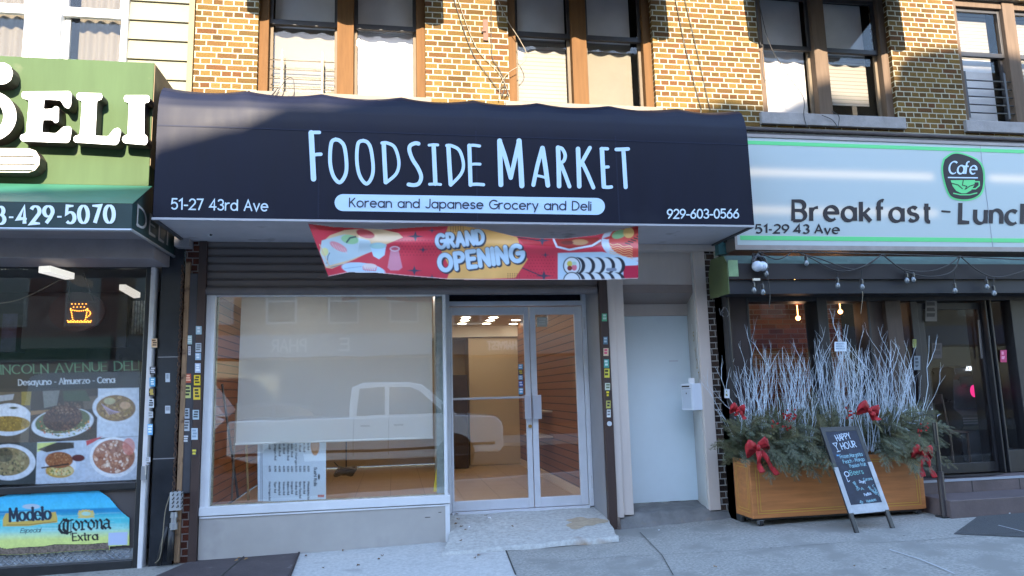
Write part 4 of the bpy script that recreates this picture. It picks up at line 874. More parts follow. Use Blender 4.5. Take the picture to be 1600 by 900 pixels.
def hand(strokes, zf, name='lettering'):
    mb = MB()
    for i, (wd, pts, *fl) in enumerate(strokes):
        Q = smoothline([Vector((*zf(*p), 0)) for p in pts], 8) if not fl else [Vector((*zf(*p), 0)) for p in pts]
        ribbon(mb, [[(q.x, -q.y) for q in Q]], FP, wd / 5.95, off=.004 + .0004 * (i % 9))
    mb.build(name, M_lblue, aw)
hand([(50, [(96, 104), (106, 300), (118, 530)]), (32, [(88, 104), (125, 100), (172, 100)]), (32, [(120, 310), (150, 304), (186, 302)]),
      (35, [(322, 165), (282, 200), (271, 370), (300, 500), (358, 563), (410, 500), (424, 400), (405, 240), (365, 180), (322, 165)]),
      (33, [(578, 176), (530, 205), (519, 360), (545, 500), (606, 575), (655, 520), (670, 420), (650, 260), (620, 195), (578, 176)]),
      (40, [(768, 205), (776, 380), (786, 560)]), (30, [(752, 198), (800, 198), (870, 240), (908, 370), (885, 480), (790, 565)]),
      (36, [(1090, 205), (1060, 200), (1014, 222), (1006, 270), (1035, 350), (1085, 430), (1115, 510), (1095, 570), (1050, 588), (998, 582)]),
      (40, [(1230, 220), (1238, 400), (1246, 575)]), (26, [(1188, 218), (1230, 214), (1268, 216)]), (26, [(1192, 580), (1245, 578), (1294, 582)]),
      (40, [(1366, 225), (1376, 400), (1388, 580)]), (30, [(1352, 222), (1400, 225), (1470, 270), (1506, 395), (1480, 490), (1388, 588)]),
      (38, [(1560, 222), (1566, 400), (1572, 585)]), (28, [(1556, 222), (1600, 219), (1655, 226)]), (26, [(1566, 398), (1610, 393), (1660, 394)]), (30, [(1572, 583), (1630, 580), (1692, 584)])], za)
hand([(46, [(250, 185), (256, 400), (262, 606)]), (40, [(250, 185), (300, 330), (357, 540)]), (40, [(357, 540), (395, 370), (437, 185)]), (48, [(437, 185), (452, 400), (464, 616)]),
      (38, [(575, 608), (612, 430), (660, 255)]), (44, [(662, 255), (690, 430), (714, 612)]), (24, [(608, 520), (650, 527), (695, 540)]),
      (42, [(812, 250), (818, 430), (822, 620)]), (32, [(808, 250), (850, 260), (880, 320), (868, 375), (832, 400)]), (36, [(840, 410), (880, 510), (922, 624)]),
      (42, [(1004, 262), (1010, 430), (1016, 622)]), (36, [(1118, 252), (1075, 330), (1022, 424)]), (36, [(1040, 385), (1095, 500), (1152, 634)]),
      (42, [(1234, 264), (1242, 430), (1252, 625)]), (30, [(1226, 262), (1260, 260), (1288, 262)]), (28, [(1244, 440), (1270, 437), (1294, 436)]), (32, [(1250, 628), (1290, 632), (1325, 628)]),
      (34, [(1372, 268), (1430, 266), (1486, 263)]), (38, [(1440, 268), (1450, 430), (1462, 630)])], zb2)
# pale pill with the second line
mb = MB(); pl = []
cxa, cya, cxb, cyb, r = 536, 316.5, 932, 322.5, 13.2
for k in range(13): a = math.radians(90 + 180 * k / 12); pl.append((cxa + r * math.cos(a), cya - r * math.sin(a)))
for k in range(13): a = math.radians(-90 + 180 * k / 12); pl.append((cxb + r * math.cos(a), cyb - r * math.sin(a)))
mb.add([at(*p, AY - .0025) for p in pl], [tuple(range(len(pl)))]); mb.build('pill', mat('pill_blue', (.48, .64, .84), .5), aw)
st_ = text_strokes('Korean and Japanese Grocery and Deli', 546, -323, 923, -328.5, 13.4, track=.2, space=.5)
for word in 'Korean and Japanese Grocery and Deli'.split():
    k_ = sum(len(G[ch][1]) for ch in word); mb = MB(); ribbon(mb, st_[:k_], FP, 2.0, off=.005); mb.build('small_lettering', mat('navy_ink', (.02, .026, .05), .5), aw); st_ = st_[k_:]
mb = MB(); ribbon(mb, text_strokes('51-27 43rd Ave', 268, -326.5, 418, -329.5, 16, track=.2, space=.5), FP, 2.3, off=.005); mb.build('address_lettering', mat('pale_ink', (.55, .66, .74), .5), aw)
mb = MB(); ribbon(mb, text_strokes('929-603-0566', 1043, -341, 1154, -340.5, 13.6, track=.19), FP, 2.2, off=.005); mb.build('phone_lettering', mat('pale_ink', (.55, .66, .74), .5), aw)

# ================================================================== BANNER
BY = -.93
top = [(481, 349), (520, 354), (600, 358), (660, 354), (720, 352), (760, 358), (800, 368), (840, 372), (880, 372.5), (930, 367), (970, 358), (997, 352)]
bot = [(512, 432), (545, 425), (590, 426), (640, 431), (700, 436), (760, 437), (850, 437), (930, 437), (997, 435)]
def interp(c, x):
    for a, b in zip(c, c[1:]):
        if a[0] <= x <= b[0]: return a[1] + (b[1] - a[1]) * (x - a[0]) / (b[0] - a[0])
    return c[0][1] if x < c[0][0] else c[-1][1]
def bwave(px, py): return BY + .018 * math.sin(px * .034 + py * .02) + .012 * math.sin(px * .011 - py * .05 + 1) - .02 * math.exp(-((py - 385 - (px - 800) * .03) / 9) ** 2) * (1 if px > 560 else 0) + .0006 * (py - 350)
cv = Canvas(478, 346, 1000, 440, .8)
RED = RGB(196, 58, 76); cv.fill(RED); cv.noise(.1, 26, 3)
zc = lambda x, y: (480 + x / 3.077, 340 + y / 3.077)
def P3(pts, c, al=1): cv.poly([zc(*p) for p in pts], c, al)
def E3(x, y, rx, ry, c, al=1, rot=0): cv.ell(*zc(x, y), rx / 3.077, ry / 3.077, c, al, rot)
P3([(0, 20), (380, 40), (680, 40), (640, 60), (300, 75), (60, 60)], RGB(178, 36, 44)); P3([(1010, 90), (1200, 100), (1190, 140), (1040, 130)], RGB(176, 38, 50))
for i in range(12):
    for j in range(6): E3(440 + i * 16 + 8 * (j % 2), 110 + j * 14, 3, 3, RGB(140, 40, 56), .7)
for i in range(9):
    for j in range(7): E3(1060 + i * 15 + 7 * (j % 2), 190 + j * 15, 3, 3, RGB(150, 36, 54), .7)
# cream shape, sushi, cups
CREAM = RGB(214, 186, 150)
P3([(180, 60), (330, 50), (440, 75), (460, 95), (400, 120), (330, 150), (230, 200), (120, 245), (80, 240), (70, 120), (110, 85)], CREAM); E3(280, 78, 45, 20, RGB(186, 70, 80), 1, 15)
P3([(70, 110), (180, 80), (300, 110), (320, 160), (200, 205), (90, 235), (60, 170)], RGB(176, 196, 206)); E3(205, 105, 42, 22, RGB(150, 196, 150), 1, 10); cv.line([zc(190, 118), zc(205, 98), zc(232, 92)], 2.6, RGB(60, 84, 92)); E3(150, 140, 46, 17, RGB(206, 140, 150), 1, 28)
for k in range(5): cv.line([zc(120 + k * 14, 125 + k * 6), zc(135 + k * 14, 150 + k * 6)], .7, RGB(226, 190, 196))
E3(84, 165, 18, 20, RGB(206, 206, 150)); cv.line([zc(95, 220), zc(100, 185), zc(108, 170)], 1.4, RGB(90, 110, 130)); cv.line([zc(110, 240), zc(170, 225)], 1.1, RGB(90, 110, 130)); cv.line([zc(60, 130), zc(110, 240)], 1.6, RGB(206, 180, 150))
E3(270, 250, 105, 32, RGB(176, 202, 224), 1, 8); E3(300, 235, 34, 14, RGB(216, 200, 200)); cv.line([zc(268, 235), zc(270, 250), zc(330, 255), zc(334, 238)], 1.2, RGB(206, 120, 130)); cv.line([zc(180, 245), zc(260, 235)], 1.2, RGB(146, 170, 190))
for k in range(6): cv.line([zc(276 + k * 10, 242), zc(280 + k * 10, 256)], .8, RGB(204, 110, 120))
P3([(300, 130), (380, 130), (372, 180), (345, 200), (318, 185)], RGB(176, 206, 226)); E3(340, 135, 40, 15, RGB(150, 186, 196)); E3(340, 138, 32, 10, RGB(160, 200, 200))
P3([(400, 160), (440, 160), (458, 240), (440, 254), (400, 254), (386, 240)], RGB(196, 130, 150)); E3(421, 150, 24, 13, RGB(206, 186, 200)); E3(421, 150, 18, 8, RGB(190, 90, 110))
def star(x, y, r, c=RGB(62, 66, 86)):
    pts = []
    for k in range(8): a = math.pi * k / 4; q = r if k % 2 == 0 else r * .28; pts.append((x + q * 1.5 * math.cos(a), y + q * math.sin(a)))
    P3(pts, c)
for s in ((520, 90, 26), (557, 155, 16), (515, 255, 24), (600, 62, 14), (600, 288, 16), (1145, 180, 14), (1130, 110, 26), (1138, 280, 26)): star(*s)
cv.line([zc(1010, 95), zc(1110, 110)], 1.8, RGB(70, 44, 60)); cv.line([zc(1030, 240), zc(1120, 278)], 1.8, RGB(70, 60, 76))
# orange burst and block lettering
ORG = RGB(214, 164, 96)
P3([(680, 35), (860, 45), (1010, 95), (1030, 160), (1060, 200), (1000, 290), (670, 300), (690, 250), (640, 150)], ORG); cv.noise(.08, 14, 8)
for i in range(6):
    for j in range(4): E3(690 + i * 12, 42 + j * 8, 2.6, 2.6, RGB(90, 60, 50), .8); E3(965 + i * 11, 270 + j * 8, 2.4, 2.4, RGB(90, 60, 50), .8)
def block(txt, x0, y0, x1, y1, h, wd):
    kw = dict(track=.34)
    for dx, dy, w2, c in ((1.9, 1.9, wd + 1.7, RGB(50, 56, 70)), (1.0, 1.0, wd + 1.7, RGB(50, 56, 70)), (0, 0, wd + 1.5, RGB(58, 64, 80)), (0, 0, wd, RGB(182, 206, 226))):
        A, B = zc(x0, y0), zc(x1, y1); cv.text(txt, A[0] + dx, A[1] + dy, B[0] + dx, B[1] + dy, h, w2, c, **kw)
block('GRAND', 626, 146, 848, 122, 20, 5.6); block('OPENING', 640, 256, 1034, 206, 24, 6.8)
# noodle bowl and rolls on the right
P3([(1190, 100), (1400, 95), (1420, 130), (1300, 155), (1210, 150)], RGB(150, 44, 40)); cv.line([zc(1185, 105), zc(1200, 140), zc(1260, 155), zc(1370, 135), zc(1410, 110)], 3, RGB(196, 206, 220)); E3(1310, 118, 40, 14, RGB(176, 130, 90)); E3(1250, 120, 30, 10, RGB(110, 40, 34))
E3(1560, 115, 145, 95, RGB(186, 200, 216)); E3(1570, 110, 120, 82, RGB(196, 72, 66)); P3([(1420, 100), (1600, 40), (1600, 75), (1440, 105)], RGB(170, 40, 40))
for k in range(6): cv.line([zc(1455 + 12 * j, 125 + k * 11 + 5 * math.sin(j * 1.4) + j * 2) for j in range(10)], 1.1, RGB(226, 176, 120))
E3(1500, 80, 36, 20, RGB(130, 176, 130), 1, -20); E3(1545, 72, 26, 26, RGB(214, 176, 110)); 
for k in range(5): cv.line([zc(1530 + 14 * k, 122 - 8 * k), zc(1552 + 14 * k, 128 - 8 * k)], 2, RGB(50, 44, 44))
P3([(1205, 170), (1420, 165), (1530, 190), (1600, 215), (1600, 300), (1205, 300)], RGB(178, 202, 222)); P3([(1520, 232), (1600, 228), (1600, 300), (1520, 296)], RGB(176, 40, 70))
for row, y in ((0, 232), (1, 305)):
    for k in range(5)[::-1]:
        x = 1275 + 48 * k; E3(x + 22, y, 40, 42, RGB(46, 48, 58)); E3(x + 8, y, 37, 40, RGB(196, 206, 214))
    E3(1272, y, 42, 44, RGB(46, 48, 58)); E3(1272, y, 37, 39, RGB(206, 214, 222))
E3(1262, 222, 13, 14, RGB(206, 190, 90)); E3(1284, 240, 13, 15, RGB(206, 110, 130)); E3(1262, 243, 12, 12, RGB(130, 50, 50)); E3(1284, 220, 11, 9, RGB(170, 200, 190)); cv.line([zc(1445, 250), zc(1480, 250)], 5, RGB(120, 130, 150))
keep = np.zeros(cv.x.shape, bool)
lft = lambda py: 481 + (513 - 481) * (py - 349) / (432 - 349)
for j in range(cv.x.shape[0]):
    for i in range(cv.x.shape[1]):
        x, y = cv.xs[i], cv.ys[j]; keep[j, i] = lft(y) < x < 997 and interp(top, x) < y < interp(bot, x)
cv.line([(481, 349), (513, 432)], 2.2, RGB(176, 60, 70)); cv.line(bot, 1.6, RGB(206, 190, 190), .7); cv.line(top, 1.3, RGB(206, 170, 170), .6)
bn = cv.sheet('banner', lambda a, b: at(a, b, bwave(a, b)), paint_mat('banner_vinyl', .32, coat=.2), keep=keep[:-1, :-1]); recentre(bn); tag(bn, 'sagging red banner reading GRAND OPENING with sushi pictures hung under the navy awning', 'banner')

# ================================================================== ROLLING SHUTTER
M_shut = mat('shutter_steel', RGB(104, 96, 94), .5, metal=.25, var=.15, vscale=2, stretch=(.5, 1, 3), dirt=(RGB(120, 112, 112), 2.2, .66))
M_track = mat('brown_steel', RGB(64, 48, 44), .55, var=.18, vscale=5, stretch=(3, 3, .4))
M_plate = mat('grey_plate', RGB(62, 62, 68), .5, var=.2, vscale=4)
rg = thing('rolling_shutter', 'half raised grey roll-down shutter with brown side tracks above the market window', 'shutter', (.2, 0, 2.34))
rx0, rx1 = at(320, 420).x, at(934, 420).x; zbot = at(620, 460, -.03).z
mb = MB(); z = zbot + .09; ps = []
while z < 2.89:
    for dz, dy in ((0, 0), (.012, -.014), (.06, -.018), (.075, -.004)): ps.append((dy, min(z + dz, 2.893)))
    z += .082
mb.grid(lambda u, v: (rx0 + (rx1 - rx0) * u, ps[min(int(round(v * (len(ps) - 1))), len(ps) - 1)][0] + .01, ps[min(int(round(v * (len(ps) - 1))), len(ps) - 1)][1]), 4, len(ps) - 1); mb.build('curtain', M_shut, rg)
mb = MB(); mb.tube([(rx0 + .01, -.005, zbot + .045), (rx1 - .03, -.005, zbot + .045)], .045, 12); mb.box(rx0, rx1, .0, .03, zbot + .06, zbot + .1); mb.build('bottom_bar', mat('bar_steel', RGB(112, 106, 106), .5, metal=.3, var=.12), rg, smooth=False)
lx0, lx1 = at(304.5, 600).x, at(318, 600).x
mb = MB(); mb.box(lx0 + .004, lx1, -.05, .1, ground(-1.9, 0) - .02, 2.89); tl = mb.build('track', M_track, rg, bevel=.005)
for a in [(310.5, 516, 9, 13, (160, 190, 205), (220, 225, 230)), (310, 543, 9, 14, (180, 190, 200), (110, 115, 120)), (309.5, 557, 9, 11, (150, 180, 205), (220, 225, 230)), (309, 575, 9, 15, (176, 190, 215), (230, 235, 240)), (308, 594, 10, 16, (228, 196, 40), (60, 54, 30)), (307.5, 615, 11, 19, (222, 190, 60), (80, 72, 44)), (306, 648, 10, 15, (170, 190, 200), (70, 76, 80)), (304, 678, 10, 18, (186, 200, 214), (140, 160, 180)), (303.5, 707, 9, 12, (60, 56, 60), (214, 200, 70))]:
    sticker(tl, *a[:4], -.052, a[4:], 3 if a[3] > 13 else 2)
mb = MB(); mb.box(at(289.5, 600).x + .004, lx0, -.035, .1, at(297, 770).z, at(297, 428).z); pl_ = mb.build('side_plate', M_plate, rg, bevel=.004)
for a in [(296, 531, 8, 14, (160, 190, 190), (210, 220, 220)), (296, 548, 4, 14, (200, 200, 205), (160, 160, 170)), (294, 591, 9, 14, (190, 84, 54), (230, 180, 150)), (293.5, 612, 9, 20, (196, 196, 120), (60, 64, 50)), (292, 646, 8, 16, (170, 180, 190), (70, 74, 80)), (291.5, 665, 9, 17, (180, 186, 192), (90, 94, 100)), (290, 686, 10, 14, (70, 72, 78), (200, 204, 210))]:
    sticker(pl_, *a[:4], -.037, a[4:], 3 if a[3] > 13 else 2)
# right track
rx0_, rx1_ = rx1, at(947, 600).x
mb = MB(); xr0 = at(958, 800).x - .045; mb.box(xr0 - .02, xr0 + .075, -.06, .08, ground(2.29, 0) - .02, 2.89); tr = mb.build('track', M_track, rg, bevel=.005)
mid = xr0 + .028
def pxat(py): # pixel column of the track's middle at that row
    lo, hi = 900, 1000
    for _ in range(30):
        m_ = (lo + hi) / 2
        if at(m_, py, -.06).x < mid: lo = m_
        else: hi = m_
    return lo
for py, wpx, h, c1, c2 in [(496, 8, 12, (90, 170, 130), (190, 210, 200)), (532, 7, 12, (80, 110, 130), (170, 190, 200)), (550, 8, 12, (206, 180, 150), (206, 70, 110)), (568, 8, 13, (70, 150, 140), (190, 210, 210)), (583, 8, 14, (206, 196, 70), (70, 66, 40)), (604, 8, 11, (190, 196, 180), (110, 120, 90)), (616, 6, 12, (60, 56, 40), (220, 196, 40)), (632, 7, 12, (180, 176, 90), (60, 60, 50)), (646, 6, 12, (210, 212, 214), (120, 120, 124))]:
    sticker(tr, pxat(py), py, wpx, h, -.062, (c1, c2), 2)
mb = MB(); c = at(pxat(662), 662, -.062); mb.tube([c, c + Vector((0, -.012, 0))], .026, 14); mb.build('key_switch', mat('switch_white', RGB(190, 194, 200), .4), tr)
mb = MB(); c = at(968, 833, -.06); mb.tube([c, c + Vector((0, 0, .06))], .025, 10); mb.tube([c + Vector((0, 0, .05)), c + Vector((0, 0, .16))], .016, 8); mb.build('pin', mat('rusty_pin', (.16, .12, .1), .8, var=.3), tr)

# ================================================================== MARKET SHOPFRONT
M_frame = mat('white_aluminium', RGB(206, 208, 212), .42, var=.06, vscale=4)
M_bulk = mat('bulkhead_paint', RGB(164, 160, 156), .5, var=.07, vscale=2.2, dirt=(RGB(148, 144, 142), 1.4, .6))
M_glass = glass('shop_glass_clear', tint=(1, 1, 1), boost=3.1, wav=.010)
ms = thing('market_shopfront', 'white framed shop window on a low painted bulkhead beside recessed glass doors', 'shopfront', (.2, 0, -.1))
wx0, wx1 = lx1 + .004, at(703, 778).x; wz0, wz1 = at(500, 787).z, 2.36
gxa, gxb = at(337, 470).x, at(693, 600).x
zs = at(510, 783).z; zs0 = at(510, 795).z
mb = MB(); mb.box(wx0, gxa, -.01, .09, zs0, wz1); mb.box(gxb, wx1 - .02, 0, .09, zs, wz1); mb.box(gxa, gxb, 0, .09, wz1 - .03, wz1 + .02); mb.box(wx0, wx1, -.03, .1, zs0 - .005, zs)
mb.box(wx0 + .045, wx0 + .05, -.016, -.01, zs, wz1 - .02)
wf = mb.build('window', M_frame, ms, bevel=.004)
mb = MB(); mb.box(gxa - .005, gxb + .003, .045, .051, zs - .005, wz1); mb.build('pane', M_glass, wf)
mb = MB(); mb.box(gxb - .075, gxb, .07, .44, zs, wz1); mb.build('return_glass_edge', mat('return_edge', RGB(150, 158, 150), .4, var=.25, vscale=7), wf)
mb = MB(); mb.box(gxa + .001, gxa + .02, .052, .07, zs, wz1); mb.box(gxa, gxb, .052, .068, zs, zs + .012); mb.build('gasket', mat('gasket', RGB(150, 140, 110), .7, var=.4, vscale=20), wf)
mb = MB(); mb.box(wx0, wx1, -.012, .45, -.35, zs0 - .012); bk_ = mb.build('bulkhead', M_bulk, ms, bevel=.004)
mb = MB(); mb.box(wx0 + .005, wx1 - .004, -.022, -.012, zs0 - .03, zs0 - .014); mb.box(wx1 - .05, wx1 - .004, -.018, -.0125, -.3, zs0 - .032); mb.build('trim', M_frame, bk_)
mb = MB(); 
for x, y, l in ((664, 809, 9), (685, 801, 5)): p = at(x, y, -.014); mb.box(p.x, p.x + l * .006, -.016, -.0125, p.z, p.z + .006)
mb.build('scuff', M_dark, bk_)
# --- door recess
DY = .45
dxl, dxr = at(700, 640, DY).x, at(925, 788, DY).x
dm = at(835.5, 790, DY).x; dzt = at(800, 478, DY).z
M_door = mat('door_aluminium', RGB(204, 206, 212), .38, var=.06, vscale=5, metal=.1)
mb = MB(); mb.box(wx1 - .02, dxl + .03, DY - .02, DY + .1, .0, 2.5); mb.box(dxr - .03, dxr + .02, DY - .02, DY + .1, 0, 2.5); mb.box(dxl + .03, dxr - .03, DY - .02, DY + .1, dzt, dzt + .055); mb.box(dxl + .03, dxr - .03, DY - .015, DY + .1, 2.4, 2.5); mb.box(dxl + .03, dxr - .03, DY - .03, DY + .1, -.03, .008)
mb.build('door_frame', M_door, ms, bevel=.004)
mb = MB(); mb.box(dxl + .03, dxr - .03, DY + .03, DY + .04, dzt + .055, 2.42); mb.build('transom', mat('dark_transom', (.008, .009, .016), .25), ms)
def leaf(x0, x1, sl, sr, pull_px, lab):
    t_, b_ = dzt - .012, .014; gt, gb = at(770, 492, DY).z, at(770, 781, DY).z
    mb = MB(); mb.box(x0, x0 + sl, DY, DY + .045, b_, t_); mb.box(x1 - sr, x1, DY, DY + .045, b_, t_); mb.box(x0 + sl, x1 - sr, DY + .001, DY + .044, gt, t_); mb.box(x0 + sl, x1 - sr, DY + .001, DY + .044, b_, gb)
    d = mb.build('door', M_door, ms, bevel=.004, label=lab)
    mb = MB(); mb.box(x0 + sl - .004, x1 - sr + .004, DY + .018, DY + .024, gb, gt); mb.build('pane', M_glass, d)
    p0, p1 = at(pull_px[0], 655, DY - .05), at(pull_px[1], 617, DY - .05)
    mb = MB(); mb.box(p0.x, p1.x, DY - .055, DY - .035, p0.z, p1.z); mb.box((p0.x + p1.x) / 2 - .015, (p0.x + p1.x) / 2 + .015, DY - .035, DY + .002, p0.z + .03, p0.z + .06); mb.box((p0.x + p1.x) / 2 - .015, (p0.x + p1.x) / 2 + .015, DY - .035, DY + .002, p1.z - .06, p1.z - .03); mb.build('handle', mat('pull_alu', RGB(200, 202, 212), .3, metal=.5), d, bevel=.004)
    return d
d1 = leaf(dxl + .034, dm - .004, at(709, 700, DY).x - dxl - .034, .06, (820.5, 829.5), 'wide left glass door leaf')
d2 = leaf(dm + .004, dxr - .036, .068, .085, (834, 845.5), 'narrow right glass door leaf')
gz0 = at(770, 622, DY).z
mb = MB(); gl_ = at(709, 700, DY).x; mb.box(gl_, dm - .064, DY + .03, DY + .06, gz0 - .012, gz0 + .012); mb.build('push_bar', M_door, d1, bevel=.003)
mb = MB(); c = at(828, 666, DY - .004); mb.tube([c, c + Vector((0, -.012, 0))], .02, 14); mb.build('lock', mat('brass', (.6, .36, .12), .35, metal=.9), d1)
for a in [(813.5, 573, 7, 8, (90, 160, 200), (220, 230, 240)), (813.5, 582, 7, 8, (60, 60, 80), (220, 190, 60)), (813.5, 590, 7, 7, (110, 160, 190), (210, 220, 230)), (814, 600, 7, 9, (50, 90, 160), (200, 210, 230)), (814, 611, 7, 10, (70, 150, 190), (220, 230, 240))]: sticker(d1, *a[:4], DY + .016, a[4:], 2)
sticker(d2, 847, 503, 16, 15, DY + .016, ((176, 172, 160), (196, 194, 186)), 3)
for yy in (505, 753):
    mb = MB(); c = at(912.5 + (yy - 505) * .048, yy, DY - .01); mb.tube([c + Vector((0, 0, -.07)), c + Vector((0, 0, .07))], .011, 8); mb.build('hinge', mat('hinge_steel', (.3, .3, .32), .4, metal=.8), d2)
mb = MB(); px_ = xr0 - .022; mb.box(px_ - .0, px_ + .02, .0, DY + .1, -.1, 2.5); mb.prism([(dxr + .02, DY + .02, -.03), (px_ + .0, .0, -.1), (px_ + .0, .0, 2.48), (dxr + .02, DY + .02, 2.48)], (.02, 0, 0)); mb.build('return_panel', mat('return_panel', RGB(132, 130, 134), .5, var=.1, vscale=2.5), ms)
mb = MB(); mb.box(wx0, xr0, .06, .5, 2.5, 2.9); mb.box(wx0, wx1, .09, .12, 2.36, 2.6); mb.build('header', mat('dark_header', (.03, .028, .028), .7), ms)
# --- cast doorstep
st = thing('doorstep', 'sloping pale concrete doorstep with a rust stain in front of the glass doors', 'step', (1.4, 0, -.2))
P0, P1, P2, P3_, P4, P5 = Vector((wx1 + .0, DY + .04, -.004)), Vector((px_ + .005, DY + .04, -.004)), Vector((px_ + .01, -.0, -.075)), gpx(968, 847), gpx(690, 869), Vector((wx1 - .02, -.02, -.13))
P3t = P3_ + Vector((-.01, .05, .055)); P4t = P4 + Vector((.03, .05, .02))
def stepf(u, v):
    a = P0.lerp(P1, u); b = (Vector((wx1, -.02, -.10))).lerp(P2, u); c = P4t.lerp(P3t, u); d = P4.lerp(P3_, u) + Vector((0, -.01, -.0))
    if v < .5: p = a.lerp(b, v * 2)
    elif v < .85: p = b.lerp(c, (v - .5) / .35)
    else: k = (v - .85) / .15; p = c.lerp(d, k) + Vector((0, 0, .02 * math.sin(math.pi * k)))
    return p + Vector((.006 * math.sin(v * 31 + u * 5), 0, .004 * math.sin(u * 17 + v * 9)))
mb = MB(); mb.grid(stepf, 40, 40); mb.f = [f[::-1] for f in mb.f]; mb.build('slab', M_step, st, smooth=True)
mb = MB()
def stain(u, v):
    a = 2 * math.pi * u; k = v * (1 + .22 * math.sin(3 * a + 1) + .12 * math.sin(7 * a)); return stepf(.84 + .12 * k * math.cos(a), .52 + .13 * k * math.sin(a)) + Vector((0, 0, .0022))
mb.grid(stain, 40, 6); mb.build('rust_stain', mat('rust_stain', (.36, .285, .20), .9, var=.2, vscale=18), st, smooth=True)
mb = MB(); mb.prism([P4 + Vector((0, -.01, -.08)), P3_ + Vector((0, -.01, -.08)), Vector((P3_.x, .1, -.3)), Vector((P4.x, .1, -.3))], (0, 0, .075)); mb.build('base', M_step, st)

# ================================================================== MARKET INTERIOR
M_sw = stripe_mat('slatwall', RGB(142, 92, 58), RGB(50, 28, 16), .1, .014, axis=2, rough=.45, var=.07)
M_tilef = stripe_mat('floor_tile', RGB(190, 158, 118), RGB(130, 100, 70), .45, .008, axis=0, axis2=1, pitch2=.45, gap2=.008, rough=.35, var=.05)
inn = thing('market_interior', 'empty market room with brown slatted walls, tiled floor and round ceiling lights', 'room', (.2, 3, 0))
IX0, IX1, IY = -2.03, 2.26, 6.1
mb = MB(); mb.box(IX0 - .08, IX0, .1, IY, 0, 2.5); mb.box(IX1, IX1 + .08, DY + .1, IY, 0, 2.5); mb.build('slatted_wall', M_sw, inn)
mb = MB(); mb.box(IX0, IX1, IY, IY + .1, 0, 2.5); mb.build('back_wall', mat('tan_wall', RGB(190, 168, 132), .7, var=.04, vscale=1), inn)
xa = at(733, 600, 5.4).x; mb = MB(); mb.box(xa, IX1, 5.4, IY - .002, .0, 2.28); mb.build('partition', mat('tan_panel', RGB(206, 184, 146), .7), inn)
mb = MB(); mb.box(IX0, IX1, 5.35, IY - .003, 2.29, 2.498); mb.build('dropped_ceiling', mat('ceiling_paint', RGB(225, 215, 195), .8), inn)
mb = MB(); mb.box(IX0, IX1, DY + .06, IY, -.06, -.012); mb.box(IX0, wx1 - .04, .12, DY + .06, -.06, -.012); mb.build('floor', M_tilef, inn)
mb = MB(); mb.box(IX0, wx1 - .06, .1, .4, -.012, .12); mb.build('display_step', mat('display_brown', RGB(150, 112, 76), .6, var=.12, vscale=2), inn)
mb = MB(); mb.box(IX0 - .1, IX1 + .1, .1, IY + .1, 2.5, 2.58); mb.build('ceiling', mat('ceiling_paint', RGB(225, 215, 195), .8), inn)
mb = MB(); mb.box(IX1 - .02, IX1, DY + .12, 5.3, -.012, .09); mb.build('skirting', mat('skirting', RGB(220, 200, 175), .6), inn)
mb = MB(); q = at(708, 600, 5.0); mb.box(q.x - .3, q.x + .25, 5.0, 5.6, 0, 1.6); mb.build('counter', mat('counter_dark', RGB(70, 54, 44), .5, var=.2), inn)
M_lamp = mat('downlight_glow', (1, .95, .85), .5, emit=(1, .9, .72), estr=2.2)
for (x, y) in [(a, b) for b in (1.2, 2.4) for a in (-1.1, .25, 1.4)] + [(gz(px_, py_, 2.5).x, gz(px_, py_, 2.5).y) for px_, py_ in ((728, 496), (726, 500.5), (722, 505.5), (771, 496), (766, 500.5), (760, 505.5), (806, 500), (802, 506))]:
    if True:
        mb = MB(); mb.lathe((x, y, 2.499), (0, 0, -1), [(0, .075), (.004, .075), (.004, .0)], 18); mb.build('downlight', M_lamp, inn)
for x, y in ((-1.0, 1.0), (.2, 1.0), (1.2, 2.2), (-.4, 4.0), (1.3, 4.2)):
    l = bpy.data.lights.new('downlight_beam', 'AREA'); l.energy = 1.4 if y < 1.5 else .5; l.color = (1, .92, .8) if y < 1.5 else (1, .84, .62); l.size = .6; o = bpy.data.objects.new('downlight_beam', l); COL.objects.link(o); o.location = (x, y, 2.44); l.shape = 'DISK'
mb = MB()
for (x, y, z_, w_, d_, h_) in ((1.72, 3.4, .95, .42, .06, .2), (1.72, 3.4, .55, .42, .06, .2)): pass
p0 = at(842, 650, 3.0)
mb = MB(); mb.box(2.0, 2.255, 2.6, 3.5, .98, 1.0); mb.box(2.0, 2.255, 2.6, 3.5, .62, .64); mb.build('wall_shelf', mat('shelf_white', RGB(210, 190, 170), .5), inn)
# roller blind
bl0, bl1 = at(378, 462, .2).x, at(676, 462, .2).x; zbt = at(520, 690, .2).z
o = thing('roller_blind', 'pale roller blind pulled most of the way down behind the market window', 'blind', ((bl0 + bl1) / 2, .2, zbt))
mb = MB(); a0, a1 = at(378, 455, .2), at(675, 455, .2); c0, c1 = at(368, 694, .2), at(676, 684, .2)
mb.grid(lambda u, v: (a0 * (1 - v) + c0 * v).lerp(a1 * (1 - v) + c1 * v, u) + Vector((0, .012 * math.sin(u * 9 + v * 2) * v, 0)), 24, 12); mb.f = [f[::-1] for f in mb.f]; 
M_bc2 = mat('blind_cloth', RGB(196, 201, 197), .8)
n_ = M_bc2.node_tree.nodes; tl_ = n_.new('ShaderNodeBsdfTranslucent'); tl_.inputs[0].default_value = (.95, .96, .95, 1); mx_ = n_.new('ShaderNodeMixShader'); mx_.inputs[0].default_value = .2
M_bc2.node_tree.links.new(n_['Principled BSDF'].outputs[0], mx_.inputs[1]); M_bc2.node_tree.links.new(tl_.outputs[0], mx_.inputs[2]); M_bc2.node_tree.links.new(mx_.outputs[0], n_['Material Output'].inputs[0])
q = mb.build('cloth', M_bc2, o, smooth=True)
